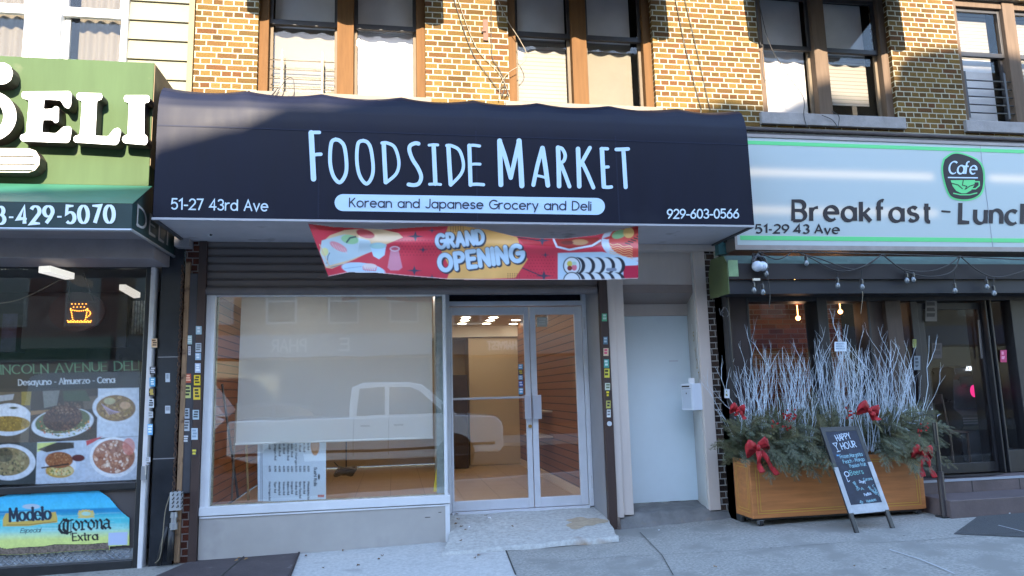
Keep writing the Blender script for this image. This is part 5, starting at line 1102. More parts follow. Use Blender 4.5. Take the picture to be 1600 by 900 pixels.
mb = MB(); mb.tube([c0 + Vector((-.005, 0, .0)), c1 + Vector((.005, 0, 0))], .011, 8); mb.build('hem_bar', mat('hem', RGB(220, 222, 214), .5), o)
mb = MB(); mb.tube([a0 + Vector((-.03, .05, .03)), a1 + Vector((.03, .05, .03))], .03, 10); mb.build('roller', M_alu, o)
# sideways menu sheet on the glass
cv = Canvas(402, 672, 509, 784, .7).fill(RGB(226, 242, 252)); cv.noise(.03, 14, 3)
zp = lambda x, y: (390 + x / 6.92, 660 + y / 6.92)
def vtext(t, x, y0, y1, h, wd, c=RGB(60, 76, 90)):
    st, wdt = layout(t, track=.2, space=.45); k = (y1 - y0) / wdt
    for s in st: cv.line([(x + p[1] * h, y0 + p[0] * k) for p in s], wd, c)
rows = [('California Roll', '6.00', 'Philadelphia Roll'), ('Salmon Roll', '5.50', 'Boston Roll'), ('Tuna Roll', '5.50', 'Spicy Tuna Roll'), ('Salmon w Mango', '8.00', 'Scallop Roll'), ('Avocado Roll', '4.50', 'Dragon Roll'), ('Sweet Potato Roll', '5.50', 'Rainbow Roll'), ('Shrimp Roll', '6.95', 'Volcano Roll'), ('Yellowtail Roll', '6.95', 'Amazing Roll'), ('Spider Dragon Roll', '8.95', 'Tiger Roll'), ('Eel Roll', '6.95', 'Crazy Dragon Roll')]
ends = [300, 320, 315, 465, 375, 410, 340, 365, 410, 290]; xs_ = [625, 580, 535, 493, 447, 405, 360, 312, 265, 205]
for (a, b, c), x, e in zip(rows, xs_, ends): X_, Y0 = zp(x, 120); vtext(a, X_, Y0, zp(0, e)[1], 2.6, .75); vtext(b, X_, zp(0, 475)[1], zp(0, 535)[1], 2.6, .8); vtext(c, X_, zp(0, 645)[1], min(zp(0, 845)[1], zp(0, 645)[1] + len(c) * 1.7), 2.6, .75)
vtext('Sushi Rolls', zp(695, 0)[0], zp(0, 490)[1], zp(0, 690)[1], 4.2, 1.0, RGB(40, 60, 76)); cv.ell(*zp(748, 590), 1.6, 4.4, RGB(50, 60, 70)); cv.ell(*zp(705, 250), 7, 16, RGB(206, 150, 100)); cv.ell(*zp(700, 230), 5, 12, RGB(214, 166, 120)); cv.rect(*zp(735, 785), *zp(805, 812), RGB(206, 110, 90)); cv.line([zp(130, 90), zp(132, 860)], .8, RGB(90, 110, 130)); cv.line([zp(112, 240), zp(116, 860)], .6, RGB(130, 150, 170))
o = cv.sheet('menu_sheet', lambda a, b: at(a, b, .28) + Vector((0, .006 * math.sin(a * .11 + b * .05) + .02, 0)), paint_mat('print_matt', .5), thick=.001); recentre(o); tag(o, 'blue-white sushi menu sheet hung sideways under the roller blind', 'poster')
# odds and ends on the window floor
def stick(pts, r, m, name, label, cat):
    mb = MB(); mb.tube(pts, r, 8); o = mb.build(name, m, smooth=True); recentre(o); return tag(o, label, cat)
M_pole = mat('pole_grey', RGB(140, 132, 120), .5, metal=.3)
stick([at(372, 778, .35), at(347, 600, .6)], .012, mat('pole_dark', RGB(60, 56, 54), .5), 'pole', 'dark pole leaning in the left corner of the market window, closest to the frame', 'pole')
stick([at(362, 782, .34), at(370, 630, .5)], .01, M_pole, 'pole', 'grey pole standing between two others at the left of the market window', 'pole')
stick([at(388, 782, .33), at(383, 640, .5)], .012, mat('pole_wood', RGB(170, 140, 90), .6), 'pole', 'wooden pole standing just left of the sushi menu sheet', 'pole')
mb = MB(); q = [at(677, 768, .12), at(684, 768, .12), at(691, 712, .16), at(685, 709, .16)]; mb.prism(q, (0, .025, 0)); o = mb.build('spirit_level', mat('yellow_plastic', RGB(226, 200, 40), .45)); recentre(o); tag(o, 'yellow spirit level leaning in the right corner of the market window', 'level')
mb = MB()
for k in range(4): c = at(537 + k * 2, 741 - k * 3, .9); mb.tube([c + Vector((.1 * math.cos(a), .07 * math.sin(a), .012 * math.sin(3 * a))) for a in [2 * math.pi * j / 20 for j in range(21)]], .014, 6)
o = mb.build('hose_coil', mat('hose_tan', RGB(96, 80, 56), .7, var=.3), smooth=True); recentre(o); tag(o, 'coil of brown hose on the floor right of the sushi menu sheet', 'hose')
mb = MB(); c = at(541, 735, 1.0); mb.tube([c, at(541, 690, 1.0)], .008, 6); mb.tube([at(522, 722, 1.0), at(541, 742, 1.0)], .006, 5); o = mb.build('stand', M_dark); recentre(o); tag(o, 'thin dark stand beside the hose coil inside the market', 'stand')
# ================================================================== APARTMENT ENTRANCE
M_pan = mat('beige_panel', RGB(196, 184, 176), .5, var=.08, vscale=1.6, stretch=(2, 2, .5), dirt=(RGB(196, 176, 166), 2.2, .66))
M_pan2 = mat('grey_jamb', RGB(186, 184, 180), .45, var=.07, vscale=2, stretch=(2, 2, .5), dirt=(RGB(150, 142, 136), 3, .68))
M_wdoor = mat('white_steel_door', (.70, .80, .84), .4, var=.03, vscale=1.6, dirt=((.66, .75, .80), 2, .62))
en = thing('apartment_entrance', 'recessed white steel door in beige metal panelling between the market and the cafe', 'entrance', (3, 0, -.05))
ex0, ex1, ez1 = at(984, 787, DY).x, at(1091, 784, DY).x, at(1020, 494, DY).z
jx0 = xr0 + .08; jx1 = at(1124, 790).x; jin = jx1 - .14
jl = at(977, 640, .1).x
mb = MB(); mb.box(jl - .025, ex1 + .005, DY, DY + .05, -.0, ez1); dr = mb.build('door', M_wdoor, en, bevel=.003)
mb = MB(); c = at(1053, 564, DY - .002); mb.box(c.x - .06, c.x + .05, DY - .004, DY, c.z - .004, c.z + .004); mb.build('scuff', mat('scuff_pale', RGB(190, 190, 200), .6), dr)
zh = at(1020, 476, DY - .02).z; zt1 = at(1020, 458, .03).z; zt2 = at(1020, 445, .03).z
mb = MB(); mb.box(jl - .025, ex1 + .02, DY - .03, DY + .06, ez1 + .002, ez1 + .14); mb.build('door_head', M_pan, en, bevel=.004)
zsb = at(1020, 458, .06).z; zst = at(1020, 445, .06).z
mb = MB(); mb.box(jx0 + .1, jx1 - .03, .06, DY + .06, zsb, zst); mb.prism([(jx0 + .1, .061, zsb - .002), (jx0 + .1, DY - .03, ez1 + .142), (jx0 + .1, DY + .05, ez1 + .142), (jx0 + .1, DY + .05, zsb - .002)], (jx1 - .03 - jx0 - .1, 0, 0)); mb.build('soffit_panel', mat('brownish_panel', RGB(140, 126, 120), .5, var=.08), en)
mb = MB(); mb.box(jx0 + .1, jx1 - .03, .07, .46, zst + .001, 2.885); mb.build('top_panel', M_pan, en)
mb = MB(); mb.box(jx0, jx0 + .075, -.04, .1, -.06, 2.885); mb.box(jx0 + .075, jl, -.025, .1, -.04, 2.885); mb.box(jx0 + .03, jl - .03, .1, DY + .06, -.02, 2.4); mb.build('left_jamb', M_pan, en, bevel=.004)
mb = MB(); mb.prism([(ex1 + .004, DY + .05, -.03), (ex1 + .004, DY - .002, -.03), (jin, .0, -.03), (jx1 - .02, .0, -.03), (jx1 - .02, DY + .05, -.03)], (0, 0, 2.91)); rj = mb.build('right_jamb', M_pan2, en)
mb = MB(); mb.box(jin + .01, jx1, -.04, .0 - .002, -.04, 2.86); mb.build('right_cover', M_pan, en, bevel=.005)
mb = MB(); mb.box(jx0, jx1 + .12, -.075, .06, 2.82, 2.892); mb.build('head_strip', M_pan, en, bevel=.004)
# numbers on the splayed jamb
A0, A1 = Vector((ex1 + .004, DY - .002, 0)), Vector((jin, .0, 0)); ev = (A1 - A0).normalized(); nv = Vector((ev.y, -ev.x, 0)); nv = nv if nv.x < 0 else -nv
JP = world_plane(A0, ev, (0, 0, 1), nv)
def jx(px, py):
    d = ray(px, py); t = (A0 - CO).dot(nv) / d.dot(nv); p = CO + d * t; return ((p - A0).dot(ev), p.z)
mb = MB()
for ch, (px, py) in zip('5127', ((1084, 533), (1087, 559), (1089, 575), (1092, 596))):
    u, v = jx(px, py); ribbon(mb, text_strokes('1' if False else ch, u, v, u + .05 if ch != '1' else u + .03, v, .1), JP, .016, off=.004)
mb.build('house_number', mat('gold_number', (.32, .22, .08), .4, metal=.4), rj)
mb = MB()
for px in (1082, 1089): u, v = jx(px, 518); ribbon(mb, [[(u, v), (u + .001, v + .08)]], JP, .02, off=.004)
mb.build('tape_mark', mat('tape_white', RGB(220, 220, 220), .5), rj)
# mailbox
u0, v0 = jx(1080, 642); 
mbx = thing('mailbox', 'small white metal mailbox fixed to the jamb right of the white door', 'mailbox', at(1083, 640, .1))
c0 = at(1071, 640, .02); z0, z1 = at(1083, 641, .0).z, at(1083, 599, .0).z; xa, xb = at(1066, 620, .12).x, at(1099, 620, -.04).x
mb = MB(); q = [(at(1066, 640, .16).x, .16), (at(1083, 640, -.02).x, -.02), (xb, -.02), (xb, .2)]
mb.prism([(a, b, z0) for a, b in q], (0, 0, z1 - z0)); mb.build('body', mat('mailbox_white', RGB(206, 212, 222), .4), mbx, bevel=.005)
MP0, MP1 = Vector((q[0][0], q[0][1], 0)), Vector((q[1][0], q[1][1], 0)); me_ = (MP1 - MP0).normalized(); mn = Vector((me_.y, -me_.x, 0)); mn = mn if mn.y < 0 else -mn
MPl = world_plane(MP0 + Vector((0, 0, z0)), me_, (0, 0, 1), mn); L_ = (MP1 - MP0).length; H_ = z1 - z0
def flat(mb, P, u0, u1, v0, v1, off): mb.add([P(u0, v0, off), P(u1, v0, off), P(u1, v1, off), P(u0, v1, off)], [(0, 1, 2, 3)])
mb = MB(); flat(mb, MPl, L_ * .1, L_ * .9, H_ * .06, H_ * .76, .003); mb.build('flap', mat('mailbox_flap', RGB(180, 188, 200), .4), mbx)
mb = MB(); flat(mb, MPl, L_ * .1, L_ * .8, H_ * .86, H_ * .92, .003); flat(mb, MPl, L_ * .46, L_ * .54, H_ * .6, H_ * .66, .005); flat(mb, MPl, L_ * .1, L_ * .9, H_ * .79, H_ * .81, .003); mb.build('slot', M_dark, mbx)
mb = MB(); mb.box(q[1][0] - .01, q[1][0] + .06, .03, .034, z1, z1 + .06); mb.build('letter', mat('paper', RGB(220, 220, 220), .7), mbx)
# cracked concrete sill under the door
mb = MB()
def sillf(u, v):
    x = jx0 + .02 + (jx1 + .09 - jx0) * u; y = DY + .05 - v * (DY + .16); z = -.012 - .02 * v if v < .82 else -.03 - (v - .82) / .18 * (.03 - ground(x, -.1) - .035)
    return (x + .008 * math.sin(v * 23 + u * 9), y + .012 * math.sin(u * 21), z + .006 * math.sin(u * 31 + v * 12))
mb.grid(sillf, 40, 24); mb.f = [f[::-1] for f in mb.f]; mb.add([sillf(1, j / 24) for j in range(25)] + [(jx1 + .11, .5, -.3), (jx1 + .11, -.1, -.3)], [tuple(range(25)) + (26, 25)]); o = mb.build('door_sill', mat('old_concrete', (.16, .155, .15), .92, var=.3, vscale=5, bump=.6, bscale=60, detail=9, dirt=((.25, .2, .15), 4, .6)), smooth=True)
recentre(o); tag(o, 'cracked grey concrete sill under the white apartment door', 'step')
mb = MB(); P_ = [at(a, b, -.075 + .0) for a, b in ((985, 815), (1000, 808), (1020, 810), (1045, 812), (1060, 806), (1085, 803), (1110, 806))]
# brick strip right of the jamb
bx1 = jx1 + (at(1140, 790).x - at(1124, 790).x)
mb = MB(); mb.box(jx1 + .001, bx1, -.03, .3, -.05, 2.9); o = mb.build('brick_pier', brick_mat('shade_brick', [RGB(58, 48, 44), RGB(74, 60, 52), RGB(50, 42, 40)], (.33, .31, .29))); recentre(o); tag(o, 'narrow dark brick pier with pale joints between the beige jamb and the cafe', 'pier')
# brick pier behind the left track and rusty strip
mb = MB(); mb.box(at(283, 600).x, at(304, 600).x + .01, .0, .3, -.3, 2.92); o = mb.build('brick_pier', brick_mat('left_pier_brick', [RGB(96, 56, 46), RGB(120, 70, 54), RGB(80, 50, 42)], (.3, .26, .24))); recentre(o); tag(o, 'narrow reddish brick pier left of the shutter track under the awning end', 'pier')
M_rust = mat('rusty_timber', RGB(140, 112, 86), .85, var=.3, vscale=14, stretch=(3, 3, .4), bump=.4, bscale=40, dirt=(RGB(70, 44, 34), 9, .56))
mb = MB(); mb.box(at(278, 760).x, at(286, 760).x, -.045, .0, -.24, at(290, 410).z); o = mb.build('wall_batten', M_rust, bevel=.004); recentre(o); tag(o, 'weathered timber batten running up beside the black tile column', 'batten')
# pipes, meter box
mb = MB(); p0, p1 = at(265, 798, -.1), at(284, 768, -.1); mb.box(p0.x, p1.x, -.12, -.046, p0.z, p1.z)
o = thing('meter_box', 'small grey electrical box with black scribbled sticker above two conduits', 'electrical box', (p0.x, -.08, p0.z)); mb.build('box', mat('box_grey', RGB(160, 164, 168), .5), o, bevel=.005)
mb = MB(); pr = random.Random(5)
for i in range(3):
    for j in range(5): x = p0.x + .025 + i * .04; z = p0.z + .03 + j * .036; mb.tube([(x, -.122, z), (x + pr.uniform(.005, .02), -.122, z + pr.uniform(.005, .02)), (x + .012, -.122, z + .022)], .006, 5)
mb.build('scribble', M_dark, o)
mb = MB(); q = at(272, 800, -.09); mb.lathe((q.x, -.09, q.z + .0), (0, 0, -1), [(0, .03), (.05, .034), (.051, .026), (.1, .026), (.101, .036), (.16, .036)], 12); mb.build('fitting', mat('galv_grey', RGB(150, 152, 156), .45, metal=.4), o)
cdl = 'black conduits by the tile column'
for pts, lab, r in (([(268, 824, -.09), (267, 850, -.09), (266, 876, -.09)], 'black conduit standing straight below the small electrical box', .03), ([(262, 822, -.08), (254, 850, -.08), (247, 884, -.1)], 'black conduit slanting down to the left below the small electrical box', .022)):
    mb = MB(); mb.tube([at(*p) for p in pts], r, 10); o = mb.build('conduit', mat('conduit_black', (.018, .018, .02), .45), smooth=True); recentre(o); tag(o, lab, 'conduit', cdl)
wire([(265, 775), (258, 800), (254, 840), (250, 870), (242, 880)], 'pale thin wire beside the conduits at the foot of the tile column', Y=-.12, m=M_wirel, grp=None)
mb = MB()
for k in range(60): z = -.1 + k * .046; c = Vector((at(281, 640).x - .012, -.05, z)); mb.tube([c + Vector((.012 * math.cos(a + k), .012 * math.sin(a + k), .026 * math.sin(a) )) for a in [2 * math.pi * j / 8 for j in range(9)]], .005, 4)
o = mb.build('chain', mat('rusty_chain', RGB(84, 62, 50), .7, metal=.4, var=.3, vscale=20)); recentre(o); tag(o, 'long rusty chain hanging beside the timber batten', 'chain')
# security cameras
def seccam(px, py, Y, label, s=1.0):
    c = at(px, py, Y); o = thing('security_camera', label, 'camera', c, 'white security cameras under the awnings'); m = mat('cam_white', RGB(206, 206, 210), .4)
    mb = MB(); mb.tube([c + Vector((.02, .06, .08)) * s, c + Vector((0, .02, .02)) * s], .02 * s, 8); mb.tube([c + Vector((.05, .1, .08)) * s, c + Vector((-.02, .02, .1)) * s], .03 * s, 10); mb.build('mount', m, o)
    mb = MB(); mb.lathe(c + Vector((-.07, -.04, .05)) * s, Vector((.8, -.35, -.55)), [(0, .03 * s), (.01 * s, .045 * s), (.12 * s, .048 * s), (.121 * s, .03 * s)], 14); mb.build('body', m, o, smooth=False)
    mb = MB(); a_ = Vector((.8, -.35, -.55)).normalized(); mb.lathe(c + Vector((-.07, -.04, .05)) * s + a_ * .1195 * s, a_, [(0, .034 * s), (.004 * s, .03 * s), (.006, .001)], 14); mb.build('lens', M_dark, o)
seccam(244, 402, -.2, 'white camera under the deli canopy above the pale post', 1.1)
seccam(330, 366, -.3, 'small white camera under the left end of the navy awning', .7)
mb = MB(); p0, p1 = at(272, 385, -.15), at(297, 357, -.15); mb.box(p0.x, p1.x, -.16, -.004, p0.z, p1.z); o = mb.build('junction_box', mat('junction_grey', RGB(150, 146, 148), .5), bevel=.005); recentre(o); tag(o, 'plain grey junction box on the pier under the left end of the navy awning', 'electrical box')

# ================================================================== CAFE SIGN
CY = -.35
m = bpy.data.materials.new('lit_sign_face'); m.use_nodes = True; n = m.node_tree.nodes; L = m.node_tree.links; b = n['Principled BSDF']
b.inputs['Base Color'].default_value = (.46, .53, .53, 1); b.inputs['Roughness'].default_value = .25
g = n.new('ShaderNodeNewGeometry'); sp = n.new('ShaderNodeSeparateXYZ'); L.new(g.outputs['Position'], sp.inputs[0])
zt_a, zt_b = at(1300, 272, CY).z, at(1300, 330, CY).z
def band(z0, xs):
    d = mathn(n, L, 'MULTIPLY', mathn(n, L, 'POWER', mathn(n, L, 'DIVIDE', mathn(n, L, 'SUBTRACT', sp.outputs[2], z0), .055), 2.0), -1.0)
    e = mathn(n, L, 'EXPONENT', d); tot = None
    for a, c in xs:
        s1 = n.new('ShaderNodeMapRange'); s1.interpolation_type = 'SMOOTHSTEP'; s1.inputs[1].default_value = a; s1.inputs[2].default_value = a + .15; L.new(sp.outputs[0], s1.inputs[0])
        s2 = n.new('ShaderNodeMapRange'); s2.interpolation_type = 'SMOOTHSTEP'; s2.inputs[1].default_value = c; s2.inputs[2].default_value = c - .15; L.new(sp.outputs[0], s2.inputs[0])
        k = mathn(n, L, 'MULTIPLY', s1.outputs[0], s2.outputs[0]); tot = k if tot is None else mathn(n, L, 'ADD', tot, k)
    return mathn(n, L, 'MULTIPLY', e, tot)
xA, xB, xC = at(1170, 300, CY).x - .3, at(1470, 300, CY).x, at(1540, 300, CY).x
tubes = mathn(n, L, 'ADD', band(zt_a, ((xA, xB), (xC, 12))), mathn(n, L, 'MULTIPLY', band(zt_b, ((xA, xB), (xC + 9, 22))), .8))
b.inputs['Emission Color'].default_value = (1, .74, .42, 1); L.new(mathn(n, L, 'MULTIPLY', tubes, .045), b.inputs['Emission Strength'])
M_sface = m
sx0 = at(1148, 384, CY).x; sxe = 12.0; sz_t = at(1400, 222.5, CY).z; sz_b = at(1300, 384, CY).z
t = thing('cafe_sign', 'long white backlit sign box with green border stripes and brush lettering over the cafe', 'sign', ((sx0 + sxe) / 2, CY, sz_b))
mb = MB(); mb.box(sx0 + .03, sxe, CY, CY + .01, sz_b + .0, sz_t); mb.build('face', M_sface, t)
mb = MB(); mb.box(sx0, sxe, CY - .012, -.004, sz_b - .055, sz_b - .001); mb.box(sx0, sx0 + .029, CY - .012, -.004, sz_b, sz_t + .03); mb.box(sx0, sxe, CY - .012, -.004, sz_t + .001, sz_t + .035); mb.box(sx0 + .03, sxe, CY + .02, -.01, sz_b, sz_t); mb.build('case', mat('sign_case', RGB(150, 142, 138), .5, metal=.3, var=.12), t)
CP = px_plane(CY)
def hline(mb, pa, pb, hpx, off=.003): mb.add([at(pa[0], pa[1] + hpx / 2, CY - off), at(pb[0], pb[1] + hpx / 2, CY - off), at(pb[0], pb[1] - hpx / 2, CY - off), at(pa[0], pa[1] - hpx / 2, CY - off)], [(0, 1, 2, 3)])
M_sg = mat('stripe_green', RGB(96, 206, 128), .5)
mb = MB(); z1_, z2_ = at(1300, 227, CY).z, at(1300, 373, CY).z
mb.box(sx0 + .07, sxe, CY - .003, CY - .001, z1_ - .022, z1_ + .022); mb.box(sx0 + .07, sxe, CY - .003, CY - .001, z2_ - .025, z2_ + .025); mb.build('border_stripe', M_sg, t)
mb = MB(); x = at(1540, 300, CY).x; mb.box(x, x + .006, CY - .004, CY - .001, sz_b, sz_t); mb.build('panel_joint', mat('joint_grey', (.3, .32, .36), .5), t)
M_ink = mat('sign_ink', RGB(32, 25, 30), .6)
mb = MB(); ribbon(mb, text_strokes('Breakfast', 1240, -344, 1454, -346, 31, track=.3, jitter=.03, seed=4, slant=-.02), CP, 6, nib=(25, 7.0, 3.6), off=.004)
ribbon(mb, [[(1472, -330), (1484, -331)]], CP, 3, off=.004); mb.build('lettering', M_ink, t); mb = MB(); ribbon(mb, text_strokes('Lunch', 1500, -347, 1613, -350, 31, track=.26, jitter=.03, seed=9), CP, 6, nib=(25, 7.2, 3.6), off=.004)
mb.build('lettering', M_ink, t); mb = MB(); ribbon(mb, text_strokes('51-29 43 Ave', 1181, -364, 1311, -365, 13, track=.2, jitter=.03, seed=3), CP, 2.2, nib=(25, 3.2, 1.8), off=.004); mb.build('lettering', M_ink, t)
zk = lambda x, y: (1160 + x / 3.636, 230 + y / 3.636)
def logo(pts, m_, nm, off, sm=True):
    Q = smoothline([Vector((*zk(*p), 0)) for p in pts + pts[:1]], 6)[:-1] if sm else [Vector((*zk(*p), 0)) for p in pts]
    mb = MB(); mb.add([at(q.x, q.y, CY - off) for q in Q][::-1], [tuple(range(len(Q)))]); mb.build(nm, m_, t)
base = [(1150, 70), (1200, 38), (1260, 44), (1330, 75), (1362, 120), (1368, 200), (1350, 262), (1300, 292), (1230, 294), (1180, 270), (1150, 190), (1140, 120)]
cx_, cy_ = 1255, 165
logo([(cx_ + (x - cx_) * 1.09, cy_ + (y - cy_) * 1.07) for x, y in base], M_sg, 'logo_edge', .004); logo(base, M_ink, 'logo_plate', .006)
M_lw = mat('logo_white', RGB(196, 216, 236), .5)
mb = MB(); ribbon(mb, text_strokes('Cafe', zk(1172, 152)[0], -zk(0, 150)[1], zk(1328, 152)[0], -zk(0, 152)[1], 19, track=.12, slant=.12), CP, 2, nib=(30, 2.9, 1.5), off=.008); ribbon(mb, [[(a, -b) for a, b in (zk(1170, 172), zk(1335, 174))]], CP, 1.8, off=.008); mb.build('logo_lettering', M_lw, t)
logo([(1183, 188), (1322, 186), (1318, 215), (1300, 245), (1270, 262), (1245, 262), (1215, 248), (1195, 222)], M_sg, 'logo_cup', .008, False)
mb = MB(); ribbon(mb, [[(a, -b) for a, b in (zk(1318, 196), zk(1345, 196), zk(1346, 218), zk(1325, 236), zk(1306, 236))]], CP, 2.0, off=.0085); ribbon(mb, [[(a, -b) for a, b in (zk(1200, 262), zk(1240, 270), zk(1290, 270), zk(1332, 260))]], CP, 1.7, off=.008); mb.build('logo_saucer', M_sg, t)
mb = MB()
for pts in ([(1255, 186), (1250, 215), (1275, 222), (1265, 240)], [(1190, 205), (1225, 214), (1250, 236)], [(1320, 212), (1290, 222), (1272, 236)]): ribbon(mb, [[(a, -b) for a, b in (zk(*p) for p in pts)]], CP, 1.4, off=.0095)
mb.build('logo_lines', M_ink, t)

# ================================================================== CAFE CANOPY
KY = -.58
M_gc = mat('faded_green_canvas', RGB(62, 84, 78), .7, var=.3, vscale=4, stretch=(1.5, 1, 4), dirt=(RGB(88, 104, 98), 6, .6))
M_bc = mat('black_canvas', RGB(33, 28, 30), .7, var=.12)
M_olive = mat('olive_canvas', RGB(84, 96, 60), .6, var=.2, vscale=4)
kx0 = at(1138, 420, KY).x; kz2 = at(1300, 398, KY).z; kz1 = at(1300, 412, KY).z; kz0 = at(1300, 458, KY).z; kzm = at(1300, 436, KY).z
t = thing('cafe_canopy', 'black box canopy with a faded green top edge and olive end over the cafe front', 'canopy', (7, KY, kz0))
mb = MB(); mb.add([(kx0, KY, kz1), (12, KY, kz1), (12, KY + .08, kz2), (kx0, KY + .08, kz2), (12, -.2, kz2 + .01), (kx0, -.2, kz2 + .01)], [(0, 1, 2, 3), (3, 2, 4, 5)]); mb.build('top_edge', M_gc, t)
mb = MB(); mb.box(kx0, 12, KY, KY + .02, kzm, kz1 - .001); mb.build('valance', M_bc, t)
mb = MB(); mb.box(kx0, 12, KY + .03, -.3, kz0, kzm - .002); mb.build('underside', mat('under_black', (.012, .013, .018), .6), t)
mb = MB(); prf = [(KY, kz0 + .0), (KY, kz1), (KY + .08, kz2), (-.2, kz2 + .01), (-.12, kz1 - .05), (-.12, kz0)]
mb.prism([(kx0 - .012, a, b_) for a, b_ in prf], (.01, 0, 0)); mb.build('end_panel', M_olive, t)
mb = MB(); p0, p1 = at(1139, 432, KY), at(1152, 405, KY); mb.box(kx0, p1.x, KY - .004, KY - .001, p0.z, p1.z - .01); mb.build('patch', mat('pale_green_patch', RGB(130, 160, 120), .6, var=.2, vscale=9), t)
# conduit edge wires and teal scrap above
mb = MB(); p0, p1 = at(1121, 398, -.1), at(1134, 380, -.1); mb.box(p0.x, p1.x, -.14, -.04, p0.z, p1.z + .1); o = mb.build('teal_box', mat('teal_metal', RGB(60, 112, 116), .5)); recentre(o); tag(o, 'bit of teal painted metal between the brick pier and the cafe sign', 'metal box')
# flood light
c = at(1187, 416, KY - .06); o = thing('flood_light', 'white twin-headed security light fixed to the black canopy', 'lamp', c)
mb = MB(); mb.ball(c + Vector((-.025, 0, 0)), .062, 14, sc=(1, 1, .95)); mb.ball(c + Vector((.03, .0, 0)), .055, 14, sc=(1, 1, .95)); mb.build('lens', mat('lamp_glass', RGB(190, 200, 216), .2, coat=.5), o, smooth=True)
mb = MB(); mb.box(c.x - .05, c.x + .05, KY - .02, KY - .002, c.z + .02, c.z + .15); mb.tube([c + Vector((-.06, .02, .05)), c + Vector((0, .03, .13)), c + Vector((.06, .02, .05))], .022, 8); mb.tube(smoothline([c + Vector((-.075, .01, .0)), c + Vector((-.05, .02, .1)), c + Vector((.06, .0, .09)), c + Vector((.085, -.01, -.02))]), .01, 6); mb.build('bracket', M_blk, o)
mb = MB(); d = at(1181, 437, KY - .01); mb.box(d.x - .035, d.x + .04, KY - .03, KY - .004, d.z - .012, d.z + .012); mb.build('sensor', mat('sensor_cream', RGB(220, 214, 200), .5), o)
# string lights
sl_ = thing('string_lights', 'black cable of clear bulbs looped along the cafe canopy', 'string lights', at(1360, 410, KY - .05))
mb = MB(); SYk = KY - .035
A = lambda *p: [at(a, b, SYk - .01 * (i % 2)) for i, (a, b) in enumerate(p)]
for c in (A((1185, 394), (1215, 405), (1241, 392)), A((1241, 392), (1265, 402), (1308, 423), (1345, 418), (1379, 397)), A((1241, 393), (1280, 404), (1338, 421), (1379, 397)), A((1379, 397), (1410, 420), (1450, 424), (1480, 415), (1500, 400)), A((1379, 398), (1415, 424), (1455, 432), (1488, 424), (1500, 400)), A((1500, 400), (1530, 424), (1560, 433), (1600, 423), (1640, 405)), A((1184, 394), (1241, 394), (1379, 397), (1500, 401), (1640, 408))):
    mb.tube(smoothline(c, 8), .007, 5)
mb.build('cable', M_wire, sl_, smooth=True)
M_bulb = mat('clear_bulb', (.13, .15, .17), .08, spec=1.0, coat=.6)
for (x, y, ys) in ((1260, 411, 400), (1309, 446, 425), (1347, 448, 421), (1417, 438, 424), (1427, 437, 424), (1492, 454, 427), (1542, 448, 432), (1553, 458, 432), (1197, 427, 415), (1178, 453, 440), (1192, 456, 440)):
    s = at(x, ys, SYk); e = at(x, y, SYk)
    mb = MB(); mb.tube([s, e + Vector((0, 0, .075))], .005, 5); mb.lathe(e + Vector((0, 0, .085)), (0, 0, -1), [(0, .012), (.01, .017), (.05, .017), (.055, .014)], 8); so_ = mb.build('socket', M_blk, sl_)
    mb = MB(); mb.lathe(e + Vector((0, 0, .033)), (0, 0, -1), [(0, .012), (.02, .022), (.04, .026), (.055, .022), (.066, .01), (.07, .002)], 10); mb.build('bulb', M_bulb, so_, smooth=True)
wire([(1199, 430), (1203, 455), (1202, 480)], 'thin cord hanging down below the white twin-headed security light', Y=KY - .02, grp=None)
wire([(1347, 455), (1348, 462), (1345, 490)], 'pale thread hanging below a bulb in front of the cafe window', Y=KY - .02, m=M_wirel, grp=None, r=.003)

# ================================================================== CAFE FRONT
FY = -.2
M_black = mat('black_paint_wood', (.02, .019, .021), .45, var=.3, vscale=4, stretch=(3, 3, .5))
M_umber = mat('umber_frame', (.045, .028, .022), .5, var=.3, vscale=4, stretch=(4, 4, .4))
M_cglass = glass('cafe_glass', boost=.6, wav=.01)
cf = thing('cafe_shopfront', 'black timber cafe front with tall windows and a dark glass door', 'shopfront', (7, FY, -.1))
Fz = kz0 + .02
cx0 = at(1127, 600, FY).x; c1 = at(1168, 560, FY).x; c2 = at(1172, 560, FY).x; c3 = at(1283, 560, FY).x; c4 = at(1299, 560, FY).x; c5 = at(1362, 560, FY).x; c6 = at(1388, 560, FY).x; c7 = at(1412, 560, FY).x; 
d0, d1_, d2_, d3_ = at(1447, 560, FY).x, at(1548, 560, FY).x, at(1557, 560, FY).x, at(1588, 560, FY).x
gz_ = -.13
mb = MB(); mb.box(bx1 + .002, cx0 + .07, FY - .12, .1, gz_ - .05, Fz); mb.build('corner_post', M_blk, cf, bevel=.006)
mb = MB(); mb.box(cx0 + .07, c2, FY, .1, gz_ - .05, Fz); mb.build('side_board', mat('dark_red_board', (.022, .012, .013), .5, var=.25, vscale=3), cf)
mb = MB(); mb.box(c2, c7 + .1, FY, .05, gz_ - .05, .62); mb.box(c3, c4, FY - .01, .05, .62, Fz); mb.box(c2, c2 + .03, FY - .005, .05, .62, Fz); mb.box(c5, c5 + .03, FY - .005, .05, .62, Fz); mb.box(c2 + .03, 12, FY - .003, .05, Fz - .06, Fz + .1); mb.build('frame', M_black, cf, bevel=.005)
mb = MB(); mb.box(c6, c7, FY - .04, .05, gz_, Fz - .062); mb.box(c5 + .03, c6, FY + .02, .05, .62, Fz - .062); mb.build('mullion', M_umber, cf, bevel=.005)
for a, b_ in ((c2 + .03, c3), (c4, c5)):
    mb = MB(); mb.box(a, b_, FY + .1, FY + .106, .62, Fz - .06); mb.build('pane', M_cglass, cf)
